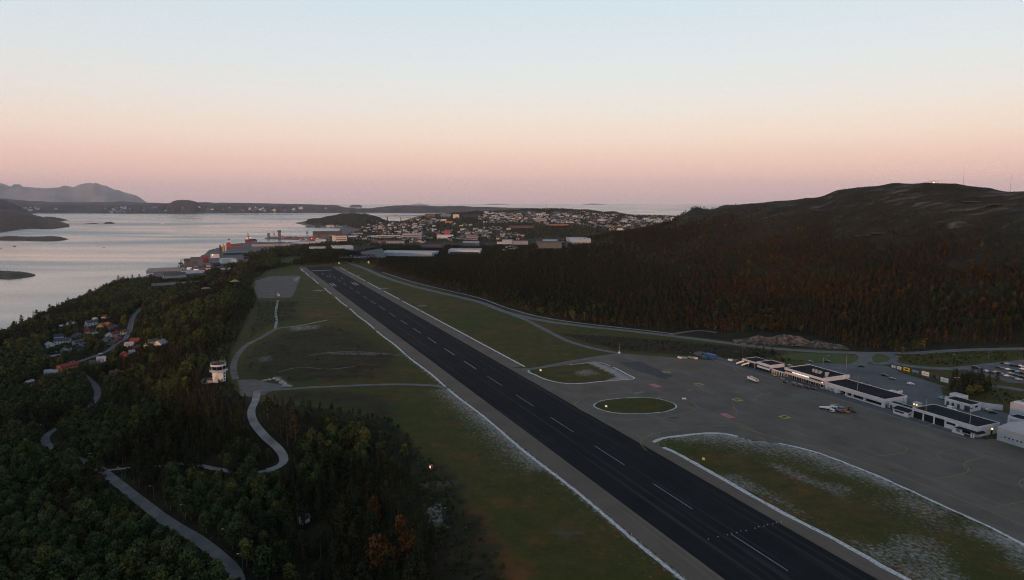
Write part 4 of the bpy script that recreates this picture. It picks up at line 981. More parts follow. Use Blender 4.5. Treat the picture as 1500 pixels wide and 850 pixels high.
# blue containers and crates beside the apron
o = empty('blue_container', P(1041, 524.6, 0), ROT + R(10), 'bright blue shipping container at the far edge of the apron', 'container')
q = MB(); q.box(-4.5, 4.5, -1.5, 1.5, .15, 3.2); ribs(q, -4.3, 4.3, -1.5, .3, 3.0, .5, .06, .22); q.build('shell', P_BLUE, o); MB().box(4.5, 4.56, -1.3, 1.3, .3, 3.0).build('door', P_BLUE, o)
o = empty('blue_skip', P(1032.5, 525, 0), ROT + R(6), 'low dark blue skip left of the bright blue container', 'skip')
q = MB(); q.add([(-2, -1, .1), (2, -1, .1), (2, 1, .1), (-2, 1, .1), (-2.6, -1.2, 1.9), (2.6, -1.2, 1.9), (2.6, 1.2, 1.9), (-2.6, 1.2, 1.9)], [(3, 2, 1, 0), (0, 1, 5, 4), (1, 2, 6, 5), (2, 3, 7, 6), (3, 0, 4, 7), (4, 5, 6, 7)]); q.build('tub', P_BLUE, o); MB().box(-2.6, 2.6, -1.2, 1.2, 1.904, 1.98).build('cover', METAL_D, o)
for x, y, pm, lb, nm in ((996, 525, P_WHITE, 'white pallet crate at the left of the junk row beside the apron', 'crate'), (1004, 525.5, METAL, 'bare metal crate in the junk row beside the apron', 'crate'), (1012, 525, P_SILV, 'silver crate in the middle of the junk row beside the apron', 'crate'), (1019, 526, W_CREAM, 'cream coloured crate in the junk row beside the apron', 'crate'), (1078, 530, P_GREY, 'grey crate left of the gate building', 'crate'), (1070, 528.6, P_WHITE, 'white crate between the blue container and the gate building', 'crate')):
    o = empty(nm, P(x, y, 0), ROT + R(rng.uniform(-20, 20)), lb, nm)
    q = MB(); q.box(-1.6, 1.6, -1, 1, .15, 1.5); q.build('body', pm, o); q = MB(); q.box(-1.7, 1.7, -1.05, 1.05, 1.503, 1.62); q.build('lid', METAL_D, o)
# ------------------------------------------------------------------ advertising boards along the forecourt
def board(x, y, w_, h_, face, label, mark=None, mk2=None):
    o = empty('billboard', P(x, y, .03), ROT + R(-4), label, 'billboard')
    q = MB(); [q.tube((sx, .1, 0), (sx, .1, 1.0), .09, n=6) for sx in (-w_ * .4, w_ * .4)]; q.build('post', METAL, o)
    MB().box(-w_ / 2, w_ / 2, 0, .2, .9, .9 + h_).build('panel', face, o)
    if mark:
        q = MB()
        for x0, x1, z0, z1 in mark: q.box(-w_ / 2 + x0 * w_, -w_ / 2 + x1 * w_, -.02, -.004, .9 + z0 * h_, .9 + z1 * h_)
        q.build('printed_panel', mk2, o)
board(1309, 541, 4.0, 2.0, P_LBLUE, 'pale blue and white board at the left end of the board row', ((.05, .3, .1, .9), (.55, .7, .1, .9)), P_WHITE)
board(1317, 543, 3.2, 2.0, P_WHITE, 'white board left of the yellow board', ((.2, .8, .35, .6),), P_NAVY)
board(1327.5, 545.5, 5.0, 2.5, P_YEL, 'yellow board with a black bar on it', ((.2, .72, .35, .72),), P_BLACK)
board(1340.5, 548.5, 5.2, 2.4, P_BLUE, 'blue board with white blocks on it', ((.08, .3, .25, .8), (.38, .6, .25, .8), (.7, .94, .25, .8)), P_LBLUE)
board(1355, 552.5, 5.6, 2.9, P_WHITE, 'white board right of the blue board', ((.12, .88, .42, .52),), P_SILV)
board(1371, 557.5, 5.0, 2.7, P_NAVY, 'dark navy board between the two white boards', ((.45, .95, .1, .9),), P_GREY)
board(1383, 562, 5.6, 2.9, P_WHITE, 'white board at the right end of the row next to the dark trees', ((.1, .8, .6, .7), (.1, .6, .3, .38)), P_SILV)

# ------------------------------------------------------------------ masts, lamps, signs
def lamp(x, y, h, label, arm=1.4, dirdeg=0, lit=False, on_field=True, two=False):
    g_ = P(x, y, 0) if on_field else G(x, y)
    o = empty('street_lamp', g_, R(dirdeg), label, 'street lamp')
    MB().tube((0, 0, -.3), (0, 0, h), .11, .06, 8).build('post', W_DGREY, o)
    q = MB(); q.tube((0, 0, h), (arm, 0, h + .25), .06, n=6)
    if two: q.tube((0, 0, h), (-arm, 0, h + .25), .06, n=6)
    q.build('arm', W_DGREY, o)
    for s_ in ((1, -1) if two else (1,)):
        hd = MB().box(s_ * arm - .45, s_ * arm + .45, -.2, .2, h + .18, h + .34).build('lamp_head', W_GREY, o)
        MB().box(s_ * arm - .35, s_ * arm + .35, -.15, .15, h + .1, h + .176).build('lens', LAMP_WHITE if lit else (METAL if on_field else W_WHITE), hd)
    return o
for x, y, h, lb in ((65, 640, 8.5, 'street lamp beside the bend of the lower road at far left'), (137, 683, 8, 'street lamp just left of the track junction on the lower road'), (179, 705, 8, 'street lamp right of the track junction on the lower road'),
        (226, 733, 7.5, 'street lamp beside the middle of the lower road'), (272, 762, 7.5, 'street lamp beside the lower road above its widest stretch'), (333, 800, 7.5, 'street lamp near the lower end of the visible road'), (356, 838, 7.5, 'street lamp at the bottom edge beside the road'),
        (190, 487, 8, 'street lamp at the lower end of the steep village road'), (193, 471, 8, 'street lamp halfway up the steep village road'), (199, 461, 8, 'street lamp at the top of the steep village road'), (111, 600, 8, 'street lamp in the woods above the lower road')):
    lamp(x, y, h, lb, 1.5, 200, False, False)
for x, y, h, lb, two in ((1087, 524, 8, 'lamp post behind the far end of the gate building', False), (1157, 523, 9, 'lamp post standing in the scrub above the terminal', False), (1192, 522, 8, 'lamp post at the left end of the mown lawn', False), (1210, 533, 6, 'short lamp post at the lower edge of the mown lawn', False),
        (1251, 532, 6, 'lamp post at the right tip of the mown lawn', False), (1315, 536, 7, 'lamp post beside the board row near the roundabout', True), (1347, 535, 8, 'lamp post beside the scrub right of the roundabout', False), (1394, 535, 8, 'lamp post above the dark tree clump', False), (1400, 574, 9, 'lamp post at the left edge of the dark tree clump', True),
        (1447, 531, 9, 'lamp post at the upper edge of the car park', False), (1493, 528, 9, 'lamp post at the upper right edge of the car park', False), (1300, 507, 9, 'lamp post beside the main road above the roundabout', False), (1354, 512, 9, 'lamp post at the wood edge beside the main road', False)):
    lamp(x, y, h, lb, 1.3, math.degrees(ROT) + 60, False, True, two)
def mast(name, loc, h, label, cat='mast', r=.16, heads=0, base=False):
    o = empty(name, loc, ROT, label, cat)
    MB().tube((0, 0, -.2), (0, 0, h), r, r * .5, 8).build('pole', METAL, o)
    if base: MB().lathe([(1.1, 0), (.9, .5), (.35, .8), (.3, 1.6)], 12).build('base', P_WHITE, o)
    if heads:
        q = MB(); q.box(-heads * .5, heads * .5, -.1, .1, h, h + .14); q.build('crossbar', METAL, o)
        for i in range(heads): MB().box(-heads * .5 + i + .1, -heads * .5 + i + .8, -.25, .15, h + .14, h + .6).build('floodlight', METAL_D, o)
    return o
mast('wind_mast', P(907, 517.5), 7.5, 'thin white mast with white foot at the far edge of the apron', base=True)
mast('floodlight_mast', P(1239, 546), 13.5, 'tall floodlight mast behind the corner of main terminal and ribbed hall', heads=3)
mast('floodlight_mast', RW(-27, 189.6, 5.3), 9, 'floodlight mast on the roof of the ribbed hall', heads=2); mast('floodlight_mast', RW(-73, 187.4, 5.4), 7.5, 'floodlight mast rising from the left front of the fire station roof', heads=2)
mast('floodlight_mast', RW(-97, 187.4, 5.4), 8, 'floodlight mast rising from the right front of the fire station roof', heads=2); mast('floodlight_mast', RW(-58, 189, 3.6), 7, 'floodlight mast above the lookout annex', heads=2); mast('floodlight_mast', P(1205, 545.5, 0), 10.5, 'floodlight mast behind the main terminal roof vents', heads=1)
def sign(x, y, w_, h_, face, label, rz=0, lit=None, post=.5):
    o = empty('taxiway_sign', P(x, y, .0), ROT + R(rz), label, 'sign')
    MB().box(-w_ / 2, w_ / 2, -.2, .2, post, post + h_).build('panel', face, o)
    q = MB(); [q.box(sx - .06, sx + .06, -.06, .06, 0, post) for sx in (-w_ * .35, w_ * .35)]; q.build('leg', METAL, o)
    if lit: MB().box(-w_ / 2 + .1, w_ / 2 - .1, -.23, -.204, post + .1, post + h_ - .1).build('lit_panel', lit, o)
    return o
S_W = mat('lit_sign_white', (.7, .7, .66), .5, emit=((1, .95, .85), .5)); S_Y = mat('lit_sign_amber', (.7, .45, .1), .5, emit=((1, .6, .2), .15))
sign(792, 544.5, 1.6, 1.1, P_WHITE, 'small white lit sign on the left grass triangle', 20, S_W); sign(888, 597.5, 1.5, 1.0, P_WHITE, 'small white lit sign at the left end of the grass oval', 20, S_W)
sign(1030.5, 675.5, 1.3, 1.2, P_YEL, 'small amber lit sign on the big grass field', 30, S_Y); sign(496.8, 387, 5, 2.6, P_WHITE, 'white board standing in the grass right of the runway end', 25, None, .6); sign(540, 389, 4.5, 4.5, W_CREAM, 'cream square board beside the main road near the runway end', 20, None, 4)
sign(1002, 585.5, 2.6, .9, P_WHITE, 'low white barrier board on the taxi line right of the grass oval', 60, None, .2)
o = empty('approach_beacon', G(632, 688), ROT, 'small red and white lit box on the scrubby bank left of the runway', 'beacon')
MB().box(-.9, .9, -.6, .6, .6, 2.0).build('housing', P_RED, o); MB().box(-.55, .55, -.66, -.604, .8, 1.8).build('lens', mat('beacon_glow', (.8, .7, .65), .5, emit=((1, .72, .62), 1.6)), o); q = MB(); [q.box(sx - .08, sx + .08, -.08, .08, -.3, .6) for sx in (-.7, .7)]; q.build('leg', METAL, o)
o = empty('glide_hut', P(408, 434), ROT + R(8), 'red hut with a bright white panel beside the gravel pad', 'hut')
MB().box(-2.6, 2.6, -1.6, 1.6, 0, 2.8).build('wall', P_RED, o); q = MB(); q.gable(-2.6, 2.6, -1.6, 1.6, 2.8, .9, .25); q.build('roof', P_ORANGE, o); MB().box(2.61, 2.68, -1.3, 1.3, .3, 2.6).build('white_panel', mat('sunlit_panel', (.75, .72, .66), .5), o); MB().box(1.0, 2.4, -1.68, -1.61, .4, 2.5).build('door', P_WHITE, o)
q = MB(); q.tube((-2, 0, 3), (-2, 0, 9), .14, .1); q.build('antenna', P_ORANGE, o)
for x, y, lb in ((440, 391.5, 'red and white approach light box at the left corner of the runway end'), (443, 395.5, 'white approach light box beside the left runway edge near its far end'), (614, 456, 'dark red light box beside the right runway edge')):
    o = empty('light_box', P(x, y), ROT, lb, 'light box'); MB().box(-1.2, 1.2, -.8, .8, .3, 1.5).build('housing', P_RED if 'red' in lb else P_WHITE, o); MB().box(-.8, .8, -.86, -.804, .5, 1.3).build('lens', P_WHITE, o); q = MB(); [q.box(sx - .08, sx + .08, -.08, .08, 0, .3) for sx in (-.8, .8)]; q.build('leg', METAL, o)
# runway lights: a row of inset lights across the pavement and one edge row
lm = MB(); lm.lathe([(.15, 0), (.13, .05), (.05, .07)], 10); lme = lm.mesh('runway_light', mat('runway_light_glow', (.8, .8, .8), .4, emit=((1, .97, .9), .22)))
for i, bb in enumerate(np.linspace(-10, 24, 17)):
    if i in (1, 3, 9): continue
    o = bpy.data.objects.new('runway_light', lme); COL.objects.link(o); o.location = RW(-133.4 + .25 * math.sin(i * 3), bb, .026); tag(o, 'tiny white light in the dotted row across the near end of the runway', 'runway light', 'row of runway lights across the pavement')
el = MB(); el.tube((0, 0, 0), (0, 0, .35), .05, n=6); el.lathe([(.14, .35), (.16, .45), (.06, .55)], 8); ele = el.mesh('edge_light', P_WHITE)
for side in (-1, 1):
    for a_ in range(-240, 960, 60):
        if side > 0 and a_ < 128: continue
        o = bpy.data.objects.new('edge_light', ele); COL.objects.link(o); o.location = RW(a_, side * 33.6, .0); tag(o, 'small white light stub standing in the chalky runway edging', 'runway light', 'edge lights along the runway')

# ------------------------------------------------------------------ rocks
def rock(name, loc, size, label, cat='rock', seed=0, m_=None, n=9, group=None):
    b_ = MB(); prof = []
    r_ = random.Random(seed); vs = []; N_ = 18
    for j in range(n):
        f = j / (n - 1)
        for i in range(N_):
            a_ = 2 * math.pi * i / N_
            k_ = math.cos(f * math.pi / 2) ** .8 * (1 + .35 * (r_.random() - .5))
            vs.append((size[0] * k_ * math.cos(a_), size[1] * k_ * math.sin(a_), size[2] * (f ** .8) * (1 + .25 * (r_.random() - .5)) - .3))
    fs = [(j * N_ + i, j * N_ + (i + 1) % N_, (j + 1) * N_ + (i + 1) % N_, (j + 1) * N_ + i) for j in range(n - 1) for i in range(N_)]
    b_.add(vs, fs); o = b_.build(name, m_ or M_ROCK); o.location = loc; o.rotation_euler.z = r_.random() * 6; return tag(o, label, cat, group)
M_ROCK = mat('pale_granite', (.36, .36, .37), .9, (.17, .17, .175), .35, thr=(.3, .6), detail=8)
M_CUT = mat('blasted_rock_face', (.15, .125, .112), .95, (.026, .024, .022), .34, thr=(.40, .66), detail=10)
for i, (x, y, sx, sy, sz) in enumerate(((402, 555, 2.2, 1.2, 1.2), (407, 557, 1.6, 1.3, 1.4), (413, 561, 2.2, 1.6, 1.6), (418, 563, 1.8, 1.1, 1.1), (425, 566, 2.0, 1.2, .9), (395, 556, 2.6, 1.1, .8), (388, 557, 2.6, 1.2, .7), (436, 481, 3.5, .9, .8), (450, 478.6, 2.2, .8, .7))):
    rock('boulder', P(x, y, 0), (sx, sy, sz), 'pale boulder dumped in the grass beside the gravel tracks', 'boulder', i, None, 7, 'pale boulders near the control tower')
# rock cut beside the main road
def rock_cut():
    nx, ny = 110, 26
    b_ = MB(); vs = []
    for i in range(nx):
        f = i / (nx - 1)
        xx = 1072 + f * 172; by = 503 + 8.5 * f + 1.2 * math.sin(f * 9)
        p0 = np.array(P(xx, by, 0)[:2]); back = np.array([p0[0], p0[1]]) / np.linalg.norm(p0)
        hgt = 7.8 * (math.sin(math.pi * min(1, f * 1.02 + .02)) ** .7) * (.75 + .35 * float(vnoise(np.array([f * 9.]), np.array([.3]), 4)[0]))
        if f > .45: hgt *= .82
        for j in range(ny):
            g_ = j / (ny - 1)
            q_ = p0 + back * (g_ * 19 - 1)
            n_ = float(fbm(np.array([q_[0] * 1.0 + 0]), np.array([q_[1]]), 11, 3, 21)[0]); n2 = float(fbm(np.array([q_[0]]), np.array([q_[1]]), 3.5, 2, 23)[0])
            z_ = hgt * (1 - (1 - min(1, g_ * 1.5)) ** 1.6) * (1 + .22 * n_) + n_ * 1.2 * g_ + n2 * .8 * (g_ > .03)
            if g_ > .7: z_ -= (g_ - .7) * 9
            vs.append((q_[0] + n2 * 1.2, q_[1] + n_, z_ - .4))
    fs = [(i * ny + j, (i + 1) * ny + j, (i + 1) * ny + j + 1, i * ny + j + 1) for i in range(nx - 1) for j in range(ny - 1)]
    b_.add(vs, fs); tag(b_.build('rock_outcrop', M_CUT), 'blasted pinkish brown rock face beside the main road at the foot of the hill', 'rock face')
rock_cut()
# low heath ledges of bare rock on the hill
for i, (x, y, L_, H_) in enumerate(((1270, 345, 20, 1.6), (1290, 342, 24, 1.8), (1062, 331, 12, 3), (1425, 296, 18, 1.6), (1462, 300, 22, 1.8), (1200, 309, 16, 1.4))):
    rock('rock_ledge', G(x, y), (L_, 6, H_), 'long grey ledge of bare rock on the dark heathy hill', 'rock', 40 + i, mat('dark_heath_rock', (.085, .083, .08), .9, (.02, .02, .018), .3, thr=(.35, .6), detail=8), 7, 'rock ledges on the hill')
# ------------------------------------------------------------------ village houses
def house(x, y, L, W, deg, wall, roofm, label, h=4.6, rh=2.4, dz=0, chim=True):
    g_ = G(x, y); z = min(hz(g_[0] + a, g_[1] + b) for a in (-4, 4) for b in (-3, 3))
    deg = deg + (0, 70, -25, 15, -80, 30)[int(x * 7 + y * 3) % 6]; L *= .88; W *= .92
    o = empty('wooden_house', (g_[0], g_[1], z - .1 + dz), R(deg), label, 'house', None)
    w = MB(); w.box(-L / 2, L / 2, -W / 2, W / 2, -.8, h)
    w.add([(-L / 2, -W / 2, h), (-L / 2, W / 2, h), (-L / 2, 0, h + rh), (L / 2, -W / 2, h), (L / 2, W / 2, h), (L / 2, 0, h + rh)], [(0, 2, 1), (3, 4, 5)])
    w.build('wall', wall, o)
    r_ = MB(); r_.gable(-L / 2, L / 2, -W / 2, W / 2, h + .01, rh, .45); ro = r_.build('roof', roofm, o)
    if chim: MB().box(L * .15, L * .15 + .7, -.5, .3, h + rh * .7, h + rh + .9).build('chimney', W_GREY, ro)
    for zz in ((.9, 3.1) if h > 4 else (.9,)):
        n = max(2, int(L / 3.2))
        for i in range(n):
            xx = -L / 2 + (i + .5) * L / n
            wn = MB().box(xx - .55, xx + .55, -W / 2 - .06, -W / 2 - .01, zz, zz + 1.1).build('window', GLASS, o)
            q = MB(); q.box(xx - .68, xx + .68, -W / 2 - .09, -W / 2 - .062, zz - .12, zz - .0); q.build('sill', W_WHITE, wn)
        for s_ in (-1, 1):
            e_ = MB(); xx = s_ * L / 2
            e_.box(min(xx + s_ * .01, xx + s_ * .06), max(xx + s_ * .01, xx + s_ * .06), -W * .28, -W * .28 + 1.1, zz, zz + 1.1); e_.build('window', GLASS, o)
    MB().box(-.5, .5, W / 2 + .01, W / 2 + .06, 0, 2.1).build('door', METAL_D, o)
    return o
VIL = [(134, 477, 16, 10, 25, W_WHITE, R_GREY, 'large white house with grey roof at the village top, left of the orange roofs', 5.2, 3),
 (148, 480, 16, 8, 8, W_YEL, R_ORANGE, 'ochre house with a bright orange roof at the top of the village', 3.6, 2.6),
 (158, 478, 11, 8, 5, W_BRICK, R_ORANGE, 'rust coloured house with orange roof beside the slate blue roof', 3.4, 2.4),
 (166.5, 482.5, 13, 8, 4, W_NAVY, R_NAVY, 'dark navy house with slate blue roof beside the steep village road', 3.6, 2.4),
 (126, 484.5, 6, 5, 10, W_RED, R_RED, 'tiny red shed left of the orange roofed houses', 2.6, 1.6), (128, 489, 7, 5, 10, W_WHITE, R_RED, 'small white house with red roof in the middle of the village', 3, 1.8),
 (139, 489.5, 6, 5, 15, W_WHITE, R_GREY, 'small white cabin with grey roof in the middle of the village', 2.8, 1.6),
 (168, 492.5, 15, 8, 6, W_WHITE, R_RED, 'white house with a wide red roof below the slate blue roof', 3.4, 2.8), (160, 495, 8, 8, 40, W_WHITE, R_LIGHT, 'white gabled house left of the wide red roof', 4.4, 2.4),
 (156, 499.5, 18, 8, 6, W_GREY, R_GREY, 'long low grey house with grey roof at the village centre', 3, 1.8), (165, 504.5, 14, 8, 4, W_DGREY, R_BROWN, 'dark house with brown roof beside the village junction', 3.2, 2.2),
 (172, 500, 12, 8, 8, W_RED, R_BROWN, 'red house with white trim at the lower end of the steep road', 4, 2.2), (182, 490, 8, 6, 30, W_CREAM, R_BROWN, 'cream house directly at the foot of the steep village road', 4.2, 2),
 (86, 496.5, 12, 9, 20, W_WHITE, R_NAVY, 'white house with a slate blue roof at the left of the village', 4, 2.6), (93, 503, 19, 10, 6, W_WHITE, R_NAVY, 'wide white house with a slate blue roof at the left of the village', 4.4, 2.8),
 (73, 509, 12, 9, 35, W_WHITE, R_LIGHT, 'white house with pale roof at the left end of the village', 4.2, 2.4), (97, 515, 13, 9, 8, W_GREY, R_DARK, 'grey house with dark roof below the wide white house', 4.4, 2.4),
 (116, 505, 14, 9, 25, W_GREY, R_GREY, 'pale grey house right of the wide white house', 4.2, 2.4), (112, 495, 12, 8, 12, W_DGREY, R_NAVY, 'dark house with slate blue roof above the pale grey house', 3.8, 2.4), (118, 512, 9, 7, 10, W_NAVY, R_NAVY, 'navy blue house half hidden behind a round tree', 3.6, 2.2),
 (80, 523, 11, 8, 20, W_WHITE, R_DARK, 'white house with black roof at the lower left of the village', 4, 2.2), (100, 541, 21, 9, -4, W_BRICK, R_RED, 'long brick red house with white gabled front below the village', 4.6, 2.4),
 (149, 531, 9, 7, 50, W_WHITE, R_LIGHT, 'bright white gabled house right of the lower village road', 4.6, 2.4), (140, 533, 12, 7, 5, W_GREY, R_GREY, 'low grey house left of the bright white gabled house', 2.8, 1.8),
 (182, 524, 11, 8, -35, W_RED, R_RED, 'red house standing alone among trees below the junction', 4.4, 2.6), (200, 502, 14, 9, 8, W_RED, R_RED, 'large red house with red roof right of the steep road', 3.6, 3),
 (190, 507.5, 10, 8, 40, W_CREAM, R_LIGHT, 'cream house with pale roof between the two red houses', 4, 2.4), (193, 517.5, 6, 5, 15, W_WHITE, R_LIGHT, 'tiny white shed below the large red house', 3, 1.8), (199, 512, 12, 7, 5, W_RED, R_BROWN, 'dark red house with brown roof below the large red house', 3.4, 2),
 (236, 507, 11, 10, 45, W_CREAM, R_LIGHT, 'pinkish white house at the right end of the village, among dark trees', 4.8, 3.6), (225, 502, 12, 8, 10, W_GREY, R_GREY, 'pale grey house left of the pinkish white house', 3.4, 2.2), (214, 508, 8, 6, 10, W_YEL, R_BROWN, 'small ochre house right of the large red house', 3, 2),
 (103, 476, 10, 7, 20, W_WHITE, R_GREY, 'white house at the upper left of the village close to the fjord', 3.8, 2), (91, 479.5, 7, 5, 10, W_WHITE, R_LIGHT, 'tiny white boathouse nearest to the fjord', 2.6, 1.6), (109, 475, 5, 5, 10, W_CREAM, R_LIGHT, 'tiny cream hut above the upper left white house', 3, 1.6),
 (155, 467, 9, 7, 12, W_CREAM, R_BROWN, 'cream house on the wooded slope above the village', 3.6, 2.2), (140, 470, 7, 6, 20, W_GREY, R_LIGHT, 'small grey house with pale roof above the large white house', 3.2, 2), (72, 548, 8, 6, 10, W_WHITE, R_LIGHT, 'white cabin among trees at the lower left of the village', 3.2, 2), (80, 547, 6, 5, 10, W_CREAM, R_LIGHT, 'tiny cream shed beside the lower left white cabin', 2.6, 1.6),
 (168, 549, 9, 7, 25, W_BRICK, R_BROWN, 'brown red cabin alone in the woods below the village', 3.2, 2.4), (43, 562, 8, 5, 5, W_GREY, R_LIGHT, 'low grey shed alone in the woods at far left', 2.4, 1.2)]
for q in VIL: house(*q[:10])
house(446, 766, 4, 3.4, 70, W_WHITE, R_GREY, 'small white hut half hidden in the near woods', 3.9, 1.2, chim=False)
# gable front of the brick house
# parked cars in the village
for x, y, pm, lb in ((147, 520, P_WHITE, 'white car at the village junction'), (160, 506.5, P_SILV, 'silver car beside the dark brown roofed house'), (108, 531, P_BLACK, 'black car on the lower village road')):
    g_ = G(x, y); o = copy_tree(CARS[(pm.name, False)], (g_[0], g_[1], g_[2] + .45), R(rng.uniform(0, 180)), lb); 

# ------------------------------------------------------------------ harbour, industry, town blocks
def block(name, x, y, wpx, dep, hm, wall, roofm, label, cat, deg=0, at=None, pitched=False, band=None, z=None, para=True):
    g_ = at or G(x, y)
    if z is not None: g_ = P(x, y, z)
    scale = math.hypot(g_[0], g_[1], CAM_H - g_[2]) / 1000.0
    L = wpx * scale
    o = empty(name, (g_[0], g_[1], g_[2] - .3), R(deg) - math.atan2(g_[0], g_[1]), label, cat)
    w = MB(); w.box(-L / 2, L / 2, 0, dep, -3, hm); w.build('wall', wall, o)
    if pitched:
        r_ = MB(); r_.gable(-L / 2, L / 2, 0, dep, hm + .01, dep * .14, .6); r_.build('roof', roofm, o)
    else:
        r_ = MB(); r_.box(-L / 2 - .3, L / 2 + .3, -.3, dep + .3, hm + .004, hm + .7); r_.build('roof', roofm, o)
    if band:
        for z0, z1 in band:
            MB().box(-L * .46, L * .46, -.16, -.02, hm * z0, hm * z1).build('window', GLASS, o)
    return o
